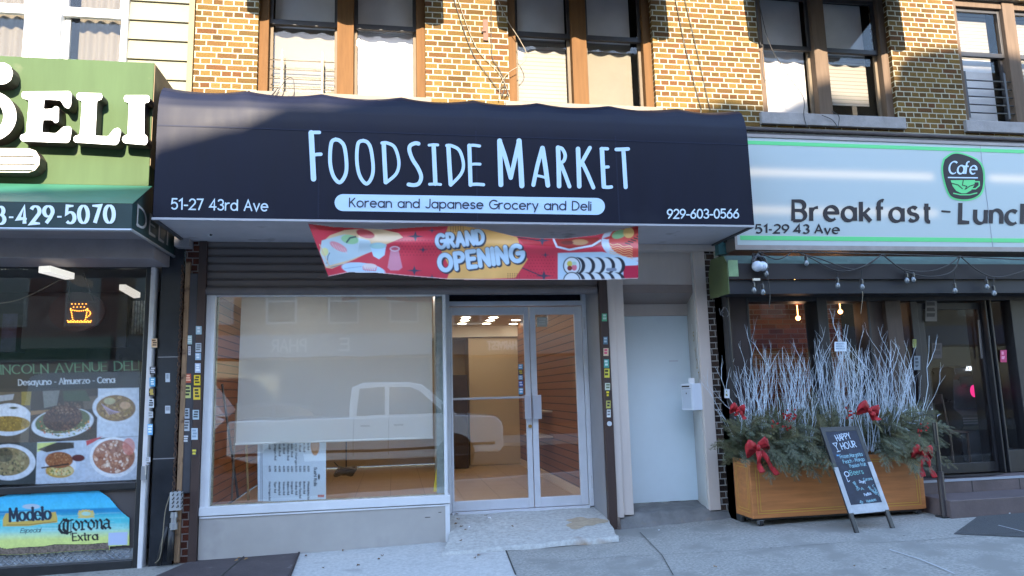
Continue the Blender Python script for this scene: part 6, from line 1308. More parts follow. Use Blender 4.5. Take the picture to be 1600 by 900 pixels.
# step platform levels
pz = at(1500, 742, FY).z
mb = MB(); mb.box(d0 - .09, d0, FY + .05, .1, pz, Fz - .061); mb.box(d1_, d1_ + .022, FY - .01, .1, pz, Fz - .061); mb.box(d2_ - .02, d2_, FY - .02, .1, pz, Fz - .061); mb.box(d3_, 12, FY - .01, .1, pz, Fz - .061); mb.box(d2_, d3_, FY, .1, pz, pz + .25); mb.box(c7 + .1, d0 - .09, FY + .03, .1, pz, pz + .1); mb.build('door_post', M_black, cf, bevel=.005)
mb = MB(); mb.box(c7, d0 - .09, FY + .08, FY + .085, pz + .1, Fz - .061); mb.build('pane', M_cglass, cf); mb = MB(); mb.box(d2_, d3_, FY + .06, FY + .065, pz + .25, Fz - .061); mb.build('pane', M_cglass, cf)
# glass door standing in the opening
mb = MB(); dz1_ = Fz - .08
mb.box(d0 + .004, d0 + .075, FY + .06, FY + .1, pz + .01, dz1_); mb.box(d1_ - .042, d1_ - .004, FY + .06, FY + .1, pz + .01, dz1_); mb.box(d0 + .075, d1_ - .042, FY + .061, FY + .099, pz + .01, pz + .12); mb.box(d0 + .075, d1_ - .042, FY + .061, FY + .099, dz1_ - .08, dz1_)
dd = mb.build('door', M_black, cf, bevel=.004); mb = MB(); mb.box(d0 + .075, d1_ - .042, FY + .078, FY + .084, pz + .12, dz1_ - .08); mb.build('pane', M_cglass, dd)
mb = MB(); q0, q1 = at(1529, 500, FY + .03), at(1534, 560, FY + .03); mb.tube([q0, q1], .012, 8); mb.build('handle', mat('door_steel', RGB(110, 110, 116), .35, metal=.8), dd)
# papers taped to the glass
def paper(px0, py0, px1, py1, Y, label, col, marks):
    mb = MB(); mb.add([at(px0, py1, Y), at(px1, py1, Y), at(px1, py0, Y), at(px0, py0, Y)], [(0, 1, 2, 3)], 0)
    pr_ = random.Random(px0)
    for k in range(marks):
        yy = py0 + (py1 - py0) * (.12 + .76 * k / marks); mb.add([at(px0 + 2, yy + (py1 - py0) * .5 / marks, Y - .002), at(px1 - 2 - pr_.uniform(0, 3), yy + (py1 - py0) * .5 / marks, Y - .002), at(px1 - 2 - pr_.uniform(0, 3), yy, Y - .002), at(px0 + 2, yy, Y - .002)], [(0, 1, 2, 3)], 1)
    o = mb.build('notice', [mat('paper_%d' % px0, RGB(*col[0]), .6), mat('paper_ink_%d' % px0, RGB(*col[1]), .6)]); recentre(o); return tag(o, label, 'notice')
paper(1446, 468, 1464, 502, FY + .04, 'grey printed sheet high on the dark pane beside the cafe door', ((112, 108, 106), (60, 58, 58)), 3)
paper(1456, 536, 1472, 560, FY + .055, 'dim brown sheet on the cafe door at mid height', ((64, 56, 54), (48, 42, 40)), 2)
paper(1426, 530, 1432, 543, FY - .045, 'small yellow-green sticker on the brown cafe mullion', ((120, 124, 60), (60, 70, 70)), 2)
paper(1428, 556, 1438, 578, FY + .04, 'small pale sticker sheet below the yellow-green one at the cafe', ((110, 122, 132), (60, 70, 80)), 3)
paper(1563, 547, 1573, 566, FY + .03, 'pink notice on the cafe glass at the right edge', ((190, 60, 106), (226, 150, 180)), 2)
paper(1132, 608, 1140, 622, FY - .125, 'torn black-white-yellow sticker on the cafe corner post', ((196, 200, 206), (120, 124, 50)), 2)
paper(1304, 534, 1323, 549, -.5, 'little white tag sheet stuck among the white branches', ((206, 216, 226), (150, 166, 186)), 3)
# drawing on the dark board
mb = MB(); 
for pts in ([(1124, 482), (1126, 492), (1130, 488)], [(1127, 488), (1131, 480), (1135, 482), (1139, 491), (1136, 495)], [(1128, 492), (1131, 495)]): mb.tube([at(a, b_, FY - .126) for a, b_ in pts], .003, 4)
o = mb.build('chalk_scribble', mat('chalk_grey', RGB(120, 120, 124), .8)); under(o, cf)
# room
M_redb = brick_mat('cafe_brick', [RGB(130, 84, 64), RGB(110, 68, 54), RGB(146, 98, 76), RGB(96, 60, 50)], (.22, .18, .15), english=False, bumpy=.3)
ro = thing('cafe_interior', 'dim cafe room with a red brick wall and two warm bulbs behind the window', 'room', (6.5, 1.5, 0))
mb = MB(); mb.box(3.8, 6.2, 1.5, 1.6, 0, 2.9); mb.build('brick_wall', M_redb, ro)
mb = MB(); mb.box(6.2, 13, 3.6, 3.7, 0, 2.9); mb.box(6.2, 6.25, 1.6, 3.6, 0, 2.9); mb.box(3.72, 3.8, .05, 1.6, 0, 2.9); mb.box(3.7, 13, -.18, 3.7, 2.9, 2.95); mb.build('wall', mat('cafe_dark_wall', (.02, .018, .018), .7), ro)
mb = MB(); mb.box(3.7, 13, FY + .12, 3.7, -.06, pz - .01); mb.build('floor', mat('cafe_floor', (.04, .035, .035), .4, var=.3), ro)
q0 = at(1247, 497, .6); q1 = at(1313, 487, .8)
for q in (q0, q1):
    mb = MB(); mb.ball(q, .03, 10); mb.tube([q, q + Vector((0, 0, .5))], .006, 5); mb.build('bulb', mat('warm_bulb', (1, .6, .2), .5, emit=(1, .42, .12), estr=1.6), ro)
    l = bpy.data.lights.new('bulb_light', 'POINT'); l.energy = .28; l.color = (1, .6, .35); l.shadow_soft_size = .05; o = bpy.data.objects.new('bulb_light', l); COL.objects.link(o); o.location = q + Vector((0, -.0, -.06))
mb = MB(); q = [at(1242, 467, .3), at(1282, 468, .3), at(1262, 474, .3), at(1243, 477, .3)]; mb.prism(q, (0, .02, 0)); o = mb.build('red_pennant', mat('orange_red_glow', RGB(200, 70, 40), .6, emit=RGB(200, 60, 30), estr=.06)); recentre(o); tag(o, 'orange-red pennant at the top of the cafe window', 'pennant')  # faint glow added to the pennant's colour; it is no lamp
# atm
M_atm = mat('atm_black', (.045, .045, .05), .3, var=.2)
A0_ = at(1475, 740, .25); fx0, fx1 = at(1497, 650, .25).x, at(1538, 650, .25).x; zt_ = at(1510, 572, .25).z; bx = at(1466, 640, .6).x
at_ = thing('cash_machine', 'black cash machine with a lit ATM header and pink card slot inside the cafe door', 'cash machine', ((fx0 + fx1) / 2, .5, pz))
pf = [(.25, zt_ - .10), (.27, zt_ - .02), (.36, zt_), (.62, zt_), (.66, zt_ - .05), (.66, pz), (.27, pz), (.27, zt_ - .78), (.22, zt_ - .72), (.22, zt_ - .60), (.34, zt_ - .52), (.3, zt_ - .16)]
mb = MB(); mb.prism([(bx, a, b_) for a, b_ in pf], (fx1 - bx, 0, 0)); mb.build('body', M_atm, at_, bevel=.008)
mb = MB(); ribbon(mb, text_strokes('ATM', 1509.5, -578.5, 1520, -578.5, 5.5, track=.25), px_plane(.25), 1.5, off=.006); mb.build('header_lettering', mat('atm_glow', (1, 1, 1), .5, emit=(.85, .92, 1), estr=.25), at_)
mb = MB(); mb.add([at(1501, 604, .29), at(1529, 606, .29), at(1526, 588, .27), at(1498, 586, .27)], [(0, 1, 2, 3)]); mb.build('screen', mat('atm_screen', (.03, .04, .05), .12), at_)
mb = MB(); 
for k in range(3): mb.box(fx0 + .03, fx1 - .06, .205, .215, zt_ - .70 + k * .03, zt_ - .685 + k * .03)
mb.build('keypad', mat('atm_grey', (.12, .12, .13), .4), at_)
mb = MB(); q = at(1522, 611, .215); mb.add([q + Vector((.055 * math.cos(a) * (1 if math.cos(a) < 0 else .8), 0, .075 * math.sin(a))) for a in [2 * math.pi * k / 20 for k in range(20)]], [tuple(range(20))]); mb.build('card_light', mat('pink_glow', (1, .05, .3), .5, emit=(1, .03, .22), estr=.1), at_)
# bar chair in front of the machine
ch = thing('cafe_chair', 'dark wooden cafe chair standing inside the door below the cash machine', 'chair', (at(1500, 720, .05).x, .1, pz))
M_chair = mat('chair_wood', (.035, .018, .012), .45, var=.3)
xa, xb = at(1484, 700, .0).x, at(1516, 700, .0).x
mb = MB(); mb.box(xa, xb, -.02, .3, pz + .44, pz + .47); mb.build('seat', M_chair, ch, bevel=.01)
for x in (xa + .02, xb - .02):
    for y in (-.0, .28):
        mb = MB(); mb.tube([(x, y, pz), (x, y, pz + .44)], .016, 6); mb.build('leg', M_chair, ch)
mb = MB(); 
for x in (xa + .02, xb - .02): mb.tube([(x, .28, pz + .44), (x, .34, pz + .9)], .015, 6)
mb.box(xa + .02, xb - .02, .325, .345, pz + .78, pz + .9); mb.build('backrest', M_chair, ch)
# steps
M_brst = mat('brown_tile_step', RGB(96, 84, 84), .7, var=.22, vscale=4, bump=.2, bscale=60, detail=8)
M_edge = mat('step_edge', RGB(150, 156, 166), .6)
s0 = at(1450, 740, -.45).x
t = thing('cafe_steps', 'two brown tiled steps with a pale edge up to the cafe door', 'steps', (s0 + 1.5, -.6, -.1))
sy1 = -.42
mb = MB(); zz1 = pz - .004; mb.box(s0 - .05, 12, sy1, FY - .004, -.3, zz1); mb.build('upper_step', M_brst, t, bevel=.006)
mb = MB(); x_ = s0 - .05; mb.box(x_ - .002, d2_ + .1, sy1 - .006, sy1 - .001, zz1 - .03, zz1 - .004); mb.build('nosing', M_edge, t)
zz0 = at(1500, 775, -.62).z; yy0 = -.86
lx = at(1500, 780, yy0).x
for _ in range(1): zz0 = at(1540, 779, yy0).z
mb = MB(); mb.box(lx - .12, 12, yy0, sy1 - .007, -.3, zz0); mb.build('lower_step', M_brst, t, bevel=.008)
mb = MB(); x = s0 + .55; 
for k in range(4): mb.box(x + k * .6, x + k * .6 + .006, sy1 - .004, sy1 - .0005, -.1, zz1 - .032)
mb.build('tile_joint', M_joint, t)
mb = MB(); q = [at(a, b_, -.3) for a, b_ in ()]
c = Vector((d0 + .25, FY - .02, pz)); mb.add([c + Vector((.55 * math.cos(a), -.17 * math.sin(a) , .004)) for a in [math.pi * k / 20 for k in range(21)]], [tuple(range(21))[::-1]]); mb.v = [(x, max(y, sy1 + .01), z) for x, y, z in mb.v]; o = mb.build('door_mat', mat('mat_brown', (.03, .022, .02), .95)); recentre(o); tag(o, 'dark half round mat on the top cafe step', 'door mat')
# railing post
b0 = gpx(1476, 808, 0); h_ = at(1462, 660, b0.y).z
t = thing('railing_post', 'thin dark steel post standing at the end of the cafe steps beside the planter', 'post', b0)
mb = MB(); mb.tube([b0, Vector((b0.x, b0.y, b0.z + .46))], .034, 10); mb.build('sleeve', mat('post_brown', RGB(60, 54, 56), .5), t)
mb = MB(); mb.tube([b0, Vector((b0.x, b0.y, h_))], .024, 10); mb.build('pole', M_blk, t)
mb = MB(); mb.box(b0.x - .06, b0.x + .06, b0.y - .06, b0.y + .06, b0.z, b0.z + .012); mb.build('foot', M_blk, t)
# grating right
mb = MB(); c = [gpx(*p, .006) for p in ((1490, 835), (1530, 806), (1640, 800), (1640, 842))]
mb.poly(c); o = mb.build('floor_mat', mat('ribbed_mat', (.07, .07, .072), .8, bump=1.0, bscale=150)); recentre(o); tag(o, 'dark ribbed mat on the pavement before the cafe steps', 'mat')

# ================================================================== PLANTER
M_ply = mat('orange_plywood', RGB(176, 112, 62), .5, var=.22, vscale=2.2, stretch=(.7, 6, 9), bump=.08, bscale=20, detail=7)
pY = -.60; pz0 = -.035; pY1 = -.235
px0, px1 = at(1177, 809, pY).x, at(1448, 796, pY).x; pz1 = at(1240, 716, pY).z
zb_ = at(1310, 803, pY).z
pl = thing('planter_box', 'orange plywood planter on casters with thin gold line trim, beside the cafe steps', 'planter', ((px0 + px1) / 2, (pY + pY1) / 2, zb_ - .08))
mb = MB(); mb.box(px0, px1, pY, pY1, zb_, pz1 - .05); mb.box(px0, px1, pY, pY + .03, pz1 - .05, pz1); mb.box(px0, px1, pY1 - .03, pY1, pz1 - .05, pz1); mb.box(px0, px0 + .03, pY + .03, pY1 - .03, pz1 - .05, pz1); mb.box(px1 - .03, px1, pY + .03, pY1 - .03, pz1 - .05, pz1); mb.build('box', M_ply, pl, bevel=.004)
M_gold = mat('gold_line', RGB(196, 156, 66), .4, metal=.2)
mb = MB(); FPp = world_plane((px0, pY, zb_), (1, 0, 0), (0, 0, 1), (0, -1, 0)); Wp, Hp = px1 - px0, pz1 - zb_
for ins in (.06, .09): 
    a = ins; ribbon(mb, [[(a, Hp - a * .8), (a, a * .8), (Wp - a, a * .8), (Wp - a, Hp - a * .8), (a, Hp - a * .8)]], FPp, .006, off=.002)
SPp = world_plane((px0, pY1, zb_), (0, -1, 0), (0, 0, 1), (-1, 0, 0)); Ws = pY1 - pY
for a in (.05, .08): ribbon(mb, [[(a, Hp - a), (a, a), (Ws - a, a), (Ws - a, Hp - a), (a, Hp - a)]], SPp, .006, off=.002)
mb.build('line_trim', M_gold, pl)
mb = MB(); mb.box(px0 + .02, px1 - .02, pY + .02, pY1 - .02, zb_ - .02, zb_ - .001); mb.build('base_frame', M_black, pl)
for x in (px0 + .1, px1 - .08):
    for y in (pY + .05, pY1 - .06):
        gr = ground(x, y); mb = MB(); mb.tube([(x - .016, y, gr + .035), (x + .016, y, gr + .035)], .035, 14); cs = mb.build('caster', M_blk, pl)
        mb = MB(); mb.box(x - .024, x - .018, y - .02, y + .03, gr + .02, zb_ - .02); mb.box(x + .018, x + .024, y - .02, y + .03, gr + .02, zb_ - .02); mb.box(x - .03, x + .03, y - .03, y + .04, zb_ - .026, zb_ - .02); mb.build('fork', mat('caster_steel', RGB(150, 152, 158), .35, metal=.8), cs)
# evergreen boughs
M_fir = [mat('fir_needles', (.074, .086, .038), .6, var=.35, vscale=11), mat('fir_needles_blue', (.100, .120, .070), .6, var=.35, vscale=11), mat('fir_needles_olive', (.125, .122, .052), .6, var=.35, vscale=11), mat('fir_twig', (.06, .04, .025), .8)]
rf = random.Random(12)
mb = MB()
def spray(p, d, ln, mi, droop=.4, nl=.028, flat=None):
    d = Vector(d).normalized(); pts = []; q = Vector(p); dd = d.copy()
    for k in range(9): pts.append(q.copy()); q = q + dd * ln / 8; dd = (dd + Vector((0, 0, -droop / 8))).normalized()
    mb.tube(pts, [.004 - .0003 * k for k in range(9)], 4, 3, cap=False)
    up = flat or Vector((rf.uniform(-.4, .4), -.6, .7)).normalized()
    def needles(a, b, n, s):
        t = (b - a).normalized(); side = t.cross(up); side = side.normalized() if side.length > .05 else t.orthogonal()
        for j in range(n):
            c = a.lerp(b, (j + rf.random() * .6) / n)
            for sg in (-1, 1):
                e = (side * sg * rf.uniform(.7, 1.0) + t * rf.uniform(.5, .9) + up * rf.uniform(-.1, .35)).normalized() * s * rf.uniform(.75, 1.15); wv = t.cross(e).cross(e).normalized() * .0022 if t.cross(e).length > 1e-4 else t * .002
                o = len(mb.v); mb.v += [tuple(c - t * .0016), tuple(c + t * .0022), tuple(c + e + t * .0006)]; mb.f.append((o, o + 1, o + 2)); mb.m.append(mi)
    for k in range(8):
        a, b = pts[k], pts[k + 1]; needles(a, b, max(3, int(ln / 8 / .006)), nl)
        if 0 < k < 7:
            t = (b - a).normalized(); side = t.cross(up).normalized()
            for sg in (-1, 1):
                l2 = ln * (.42 - .04 * k) * rf.uniform(.7, 1.1); e = (side * sg * .8 + t * .75 + up * rf.uniform(-.15, .1) + Vector((0, 0, -.12))).normalized()
                z1 = a + e * l2; mb.tube([a, z1], [.0022, .001], 3, 3, cap=False); needles(a, z1, max(4, int(l2 / .0055)), nl * .9)
bx_a, bx_b = at(1276, 690, pY - .05).x - .02, at(1362, 690, pY - .05).x + .08      # the chalkboard leans here: nothing hangs over it
# full thick mass along the top
for k in range(150):
    u = rf.random(); x = px0 - .02 + (Wp + .06) * u; y = rf.uniform(pY + .02, pY1 - .04); z = pz1 + rf.uniform(-.02, .18)
    dx = rf.uniform(-.8, .8) + (u - .5) * .9; spray((x, y + (.08 if bx_a - .15 < x < bx_b + .1 and y < pY + .2 else 0), z), (dx * (.5 if bx_a - .15 < x < bx_b + .1 else 1), rf.uniform(-.9, .25) if not bx_a - .15 < x < bx_b + .1 else rf.uniform(0, .3), rf.uniform(.0, 1.0)), rf.uniform(.2, .36), rf.choice((0, 0, 0, 2)), droop=rf.uniform(.2, .7))
for k in range(128):   # overhanging front, drooping
    u = (k + rf.random()) / 128; x = px0 - .03 + (Wp + .04) * u
    if bx_a < x < bx_b: continue
    spray((x, pY + .03, pz1 + rf.uniform(.0, .2)), (rf.uniform(-.7, .7), -1, rf.uniform(-.25, .5)), rf.uniform(.22, .46), rf.choice((0, 1, 1, 2)), droop=rf.uniform(.9, 2.2), flat=Vector((rf.uniform(-.3, .3), -.75, .55)).normalized())
for k in range(150):   # higher tier between and in front of the branches
    x = px0 + Wp * rf.random(); front = rf.random() < .6 and not bx_a - .1 < x < bx_b + .05
    spray((x, pY + .06 if front else rf.uniform(pY + .1, pY1 - .04), pz1 + rf.uniform(.1, .36)), (rf.uniform(-.9, .9), -.8 if front else rf.uniform(-.1, .1), rf.uniform(.1, .9)), rf.uniform(.2, .36), rf.choice((0, 1, 2, 2)), droop=rf.uniform(.3, 1.2), flat=Vector((rf.uniform(-.3, .3), -.8, .5)).normalized())
for k in range(44):   # right end spreading out
    spray((px1 - rf.uniform(0, .25), rf.uniform(pY + .02, pY1), pz1 + rf.uniform(.02, .3)), (1, rf.uniform(-.7, .2), rf.uniform(-.1, .7)), rf.uniform(.3, .6), rf.choice((0, 1, 2)), droop=rf.uniform(.3, 1.1))
for k in range(20):
    spray((px0 + rf.uniform(0, .12), rf.uniform(pY, pY1), pz1 + rf.uniform(.02, .28)), (-.6, rf.uniform(-1, .2), rf.uniform(-.2, .8)), rf.uniform(.2, .34), rf.choice((0, 0, 2)), droop=rf.uniform(.4, 1.2))
for k in range(40):   # upright tufts among the branches
    spray((px0 + Wp * rf.random(), rf.uniform(pY + .05, pY1 - .05), pz1 + .1), (rf.uniform(-.4, .4), rf.uniform(-.3, .1), 1), rf.uniform(.28, .46), rf.choice((0, 2, 2)), droop=.1)
o = mb.build('evergreen_boughs', M_fir); o.location = (0, 0, 0); recentre(o); tag(o, 'dense cut evergreen boughs spilling over the rim of the orange planter', 'greenery')
# white branches
M_birch = mat('white_twig', RGB(196, 208, 220), .6, var=.2, vscale=20)
def branch_mesh(seed, h):
    r = random.Random(seed); mb = MB()
    def grow(p, d, ln, rad, dep):
        pts = [Vector(p)]; d = Vector(d).normalized(); n = 7
        for k in range(n):
            d = (d + Vector((r.uniform(-.21, .21), r.uniform(-.16, .16), .07))).normalized(); pts.append(pts[-1] + d * ln / n)
        mb.tube(pts, [rad * (1 - .75 * k / n) for k in range(n + 1)], 5, cap=False)
        if dep < 2:
            for k in range(2, n):
                if r.random() < (.55 if dep == 0 else .3): s = r.choice((-1, 1)); grow(pts[k], d + Vector((s * r.uniform(.25, .6), r.uniform(-.35, .35), .2)), ln * r.uniform(.22, .42), rad * .55, dep + 1)
    grow((0, 0, 0), (r.uniform(-.08, .08), r.uniform(-.05, .05), 1), h, .0044, 0)
    return mb
protos = []
for k in range(12):
    o = branch_mesh(100 + k, 1.0).build('birch_branch', M_birch, smooth=True); protos.append(o)
rb = random.Random(21)
def bh(px):   # height of the spray above the rim, metres (follows the outline of the arrangement)
    K = [(1145, .66), (1165, 1.0), (1180, .72), (1195, .78), (1215, .66), (1240, .78), (1265, .78), (1290, .70), (1310, 1.0), (1330, .95), (1350, .72), (1370, .8), (1388, .86), (1405, .6), (1420, .72), (1445, .95), (1458, .6)]
    return interp(K, px)
clumps = [(1162, 9), (1185, 17), (1212, 9), (1246, 18), (1264, 10), (1298, 12), (1316, 24), (1337, 8), (1358, 18), (1378, 11), (1394, 14), (1412, 11), (1430, 11)]
n_b = 0
for cpx, cnt in clumps:
    for k in range(cnt):
        ppx = cpx + rb.gauss(0, 6); y = rb.uniform(pY + .05, pY1 - .06); x = at(ppx, 690, y).x
        o = protos[n_b] if n_b < len(protos) else rb.choice(protos).copy()
        if n_b >= len(protos): COL.objects.link(o)
        lean = rb.gauss(0, .14) + (ppx - 1300) / 160 * .10; h = (bh(min(1457, max(1146, ppx + lean * 90))) + .12) * rb.uniform(.55, 1.08) * 1.22
        o.location = (x, y, pz1 + .02); o.scale = (h * rb.uniform(.9, 1.15), h, h); o.rotation_euler = (rb.gauss(.03, .06), lean, rb.uniform(-.7, .7) + rb.choice((0, math.pi)))
        tag(o, 'white painted bare branch standing among the others in the orange planter', 'branch', 'white bare branches in the planter'); n_b += 1
# red bows and berries
M_red = mat('red_velvet', (.33, .006, .012), .6, var=.3, vscale=14)
def strip(mb, pts, wd, nrm):
    P = smoothline(pts, 8); nrm = Vector(nrm)
    for a, b_ in zip(P, P[1:]):
        t = (b_ - a).normalized(); s = t.cross(nrm).normalized() * wd / 2
        mb.add([a - s, b_ - s, b_ + s, a + s], [(0, 1, 2, 3)])
def bow(px, py, Y, s, label, tails=(.9, .9), tilt=0, seed=0):
    r = random.Random(seed); c = at(px, py, Y); o = thing('red_bow', label, 'bow', c, 'red bows on the planter'); R = Matrix.Rotation(tilt, 3, 'Y')
    V = lambda x, y, z: c + (R @ Vector((x, y, z))) * s
    mb = MB()
    for sg in (-1, 1):
        for j in range(2):
            k = 1 - .25 * j; mb.grid(lambda u, v: V(sg * k * .115 * math.sin(math.pi * u) ** .8 * (1 + .1 * j) + sg * .01, -.03 - .035 * math.sin(2 * math.pi * u) * k - .01 * j, .055 * k * math.sin(2 * math.pi * u) * .8 + .03 * j + (v - .5) * .05 * (1 + .8 * math.sin(math.pi * u)) ), 18, 3)
    q = mb.build('loop', M_red, o, smooth=True); f = q.modifiers.new('t', 'SOLIDIFY'); f.thickness = .002
    mb = MB(); mb.ball(V(0, -.05, .01), .024 * s, 10, sc=(1, 1, 1.3)); mb.build('knot', M_red, o, smooth=True)
    for sg, l in zip((-1, 1), tails):
        if not l: continue
        mb = MB(); P = smoothline([V(0, -.045, 0), V(sg * .035 + .02, -.06, -.09 * l), V(sg * .06 + .03, -.05, -.17 * l), V(sg * .075 + .06, -.06, -.26 * l)], 6)
        mb.grid(lambda u, v: P[int(round(v * (len(P) - 1)))] + Vector(((u - .5) * .05 * s, .012 * math.sin(v * 9 + u * 3), (u - .5) * .012)), 4, len(P) - 1); q = mb.build('tail', M_red, o, smooth=True); f = q.modifiers.new('t', 'SOLIDIFY'); f.thickness = .002
bow(1151, 640, pY - .1, .62, 'red velvet bow at the far left upper edge of the boughs', (.35, .5), .2, 1)
bow(1181, 700, pY - .16, 1.0, 'red velvet bow hanging over the left front of the planter with long tails', (.9, 1.1), -.15, 2)
bow(1354, 642, pY - .12, .9, 'wide red velvet bow just above the chalkboard', (0, .25), .35, 3)
bow(1438, 708, pY - .16, .9, 'red velvet bow partly covered by boughs at the right end of the planter', (1.0, 1.0), .1, 4)
mb = MB(); rr = random.Random(3)
for px, py, n_ in ((1233, 652, 26), (1230, 668, 12), (1212, 662, 8), (1328, 645, 14), (1439, 672, 12), (1436, 700, 10)):
    for k in range(n_): mb.ball(at(px + rr.gauss(0, 5), py + rr.gauss(0, 5), pY - .11 + rr.uniform(-.03, .03)), .011, 6)
o = mb.build('berry_sprigs', mat('berry_red', (.34, .015, .02), .25)); recentre(o); tag(o, 'small clusters of red berries tucked into the boughs', 'berries', None, 'stuff')
mb = MB(); 
for k in range(26):
    c = at(rr.choice((1155, 1185, 1210, 1245, 1335, 1380, 1420, 1440)) + rr.gauss(0, 10), rr.uniform(628, 690), pY - .1); mb.tube(smoothline([c + Vector((rr.uniform(-.05, .05), rr.uniform(-.02, .02), rr.uniform(-.03, .03))) for _ in range(3)], 4), .0018, 4)
o = mb.build('tinsel', mat('tinsel_silver', RGB(210, 216, 226), .2, metal=.8)); recentre(o); tag(o, 'curls of silver ribbon scattered through the boughs', 'tinsel', None, 'stuff')

# ================================================================== CHALKBOARD
b0, b1 = gpx(1337, 833, 0), gpx(1399, 825, 0)
nb = (b1 - b0); nb.z = 0; wb = nb.length; eu = nb.normalized(); back = Vector((-eu.y, eu.x, 0)); back = back if back.y > 0 else -back
# lean: solve so the top lands at the traced height
best = None
for kk in range(20, 60):
    ang = math.radians(kk); ev = (Vector((0, 0, 1)) * math.cos(ang) + back * math.sin(ang))
    for hh in range(80, 150, 2):
        T = b0 + ev * hh * .01; c = CR.transposed() @ (T - CO); p = (800 + FPX * c.x / c.y, 450 - FPX * c.z / c.y); e_ = math.hypot(p[0] - 1285, p[1] - 668)
        if best is None or e_ < best[0]: best = (e_, ang, hh * .01)
ang, hb = best[1], best[2]; ev = Vector((0, 0, 1)) * math.cos(ang) + back * math.sin(ang); nn_ = eu.cross(ev); nn_ = nn_ if nn_.y < 0 else -nn_
cb = thing('chalkboard_stand', 'black chalkboard stand with chalk writing and silver taped lower edges leaning against the planter', 'chalkboard', (b0 + b1) / 2)
KP = world_plane(b0, eu, ev, nn_)
def slab(mb, u0, u1, v0, v1, o0, o1, mi=0):
    mb.add([KP(u, v, o) for o in (o0, o1) for (u, v) in ((u0, v0), (u1, v0), (u1, v1), (u0, v1))], [(0, 3, 2, 1), (4, 5, 6, 7), (0, 1, 5, 4), (1, 2, 6, 5), (2, 3, 7, 6), (3, 0, 4, 7)], mi)
def kuv(px, py):
    d = ray(px, py); tt = (b0 - CO).dot(nn_) / d.dot(nn_); p = CO + d * tt - b0; return p.dot(eu), p.dot(ev)
vb = kuv(1330, 802)[1]; vt = hb
mb = MB(); slab(mb, 0, .045, 0, vt, -.02, .004); mb.build('leg', M_black, cb, bevel=.003)
mb = MB(); slab(mb, wb - .045, wb, 0, vt, -.02, .004); mb.build('leg', M_black, cb, bevel=.003)
mb = MB(); slab(mb, .045, wb - .045, vt - .05, vt, -.018, .003); slab(mb, .045, wb - .045, vb - .01, vb + .05, -.018, .003); mb.build('rail', M_black, cb, bevel=.003)
for sgn in (0, 1):
    mb = MB(); f0 = b0 + eu * (wb - .02 if sgn else .02) + back * .02; tpt = KP(wb - .02 if sgn else .02, vt - .03, -.03); 
M_tape = mat('silver_tape', RGB(160, 164, 170), .5, metal=.1, var=.2, vscale=9, dirt=(RGB(120, 116, 116), 6, .6))
mb = MB(); vm = vb + (vt - vb) * .52
slab(mb, -.004, .05, vb, vm, .0042, .0062); slab(mb, wb - .05, wb + .004, vb, vm + .03, .0042, .0062); slab(mb, .05, wb - .05, vb - .012, vb + .075, .0042, .0065); mb.build('tape', M_tape, cb)
# written panel
cvW, cvH = 200, int(200 * (vt - vb - .05) / (wb - .09))
cv = Canvas(0, 0, cvW, cvH, 1.0).fill(RGB(36, 42, 58)); cv.noise(.18, 30, 6); cv.noise(.1, 6, 7)
for k in range(16): cv.ell(rr.uniform(0, cvW), rr.uniform(0, cvH), rr.uniform(20, 60), rr.uniform(6, 18), RGB(96, 112, 136), .05, rr.uniform(-20, 20))
CHK, CHG = RGB(196, 212, 230), RGB(130, 176, 190); s_ = cvH / 430.0
def ck(t_, x0, y0, x1, y1, h, wd=3.2, c=CHK, **k): cv.text(t_, x0, y0 * s_, x1, y1 * s_, h * s_, wd, c, .9, jitter=.06, seed=len(t_), **k)
ck('HAPPY', 56, 58, 150, 44, 34, 4); ck('HOUR', 70, 104, 166, 96, 36, 4); cv.line([(22, 68 * s_), (36, 88 * s_), (50, 66 * s_), (22, 68 * s_)], 3, CHK); cv.line([(36, 88 * s_), (42, 116 * s_)], 3, CHK); cv.line([(32, 118 * s_), (54, 114 * s_)], 3, CHK)
ck('Frozen Margarita', 40, 156, 184, 150, 20, 2.6, CHG); ck('Peach - Mango', 48, 186, 186, 178, 19, 2.6, CHG); ck('Passion fruit', 80, 212, 184, 206, 18, 2.6, CHG); cv.text('*', 22, 152 * s_, 34, 152 * s_, 18 * s_, 2.6, RGB(90, 160, 220))
ck('Beers', 66, 256, 150, 250, 26, 3, RGB(110, 170, 170)); cv.ell(44, 246 * s_, 16, 15 * s_, CHK); cv.ell(44, 246 * s_, 12, 11 * s_, RGB(36, 42, 58)); cv.line([(34, 258 * s_), (36, 290 * s_), (48, 284 * s_)], 3, CHK)
ck('Corona', 134, 292, 190, 288, 15, 2.4, CHG); ck('Draft', 104, 300, 140, 306, 14, 2.4, CHK); ck('Blue', 64, 296, 78, 330, 14, 2.4, CHG); ck('IPA', 74, 342, 118, 340, 14, 2.2, CHG); ck('Pacifico', 108, 374, 152, 368, 14, 2.2, CHK); ck('Modelo', 144, 330, 180, 372, 14, 2.2, CHG); ck('Heineken', 108, 410, 168, 404, 14, 2.2, CHG); ck('$5', 62, 404, 76, 418, 14, 2.2, CHG); ck('Lager', 176, 320, 196, 392, 12, 2.0, CHG)
o = cv.sheet('board', lambda a, b_: KP(.045 + (wb - .09) * a / cvW, vt - .05 - (vt - vb - .1) * b_ / cvH, .001), paint_mat('chalk_slate', .75)); under(o, cb)
mb = MB(); slab(mb, .045, wb - .045, vb + .05, vt - .05, -.012, -.002); mb.build('backing', M_black, cb)

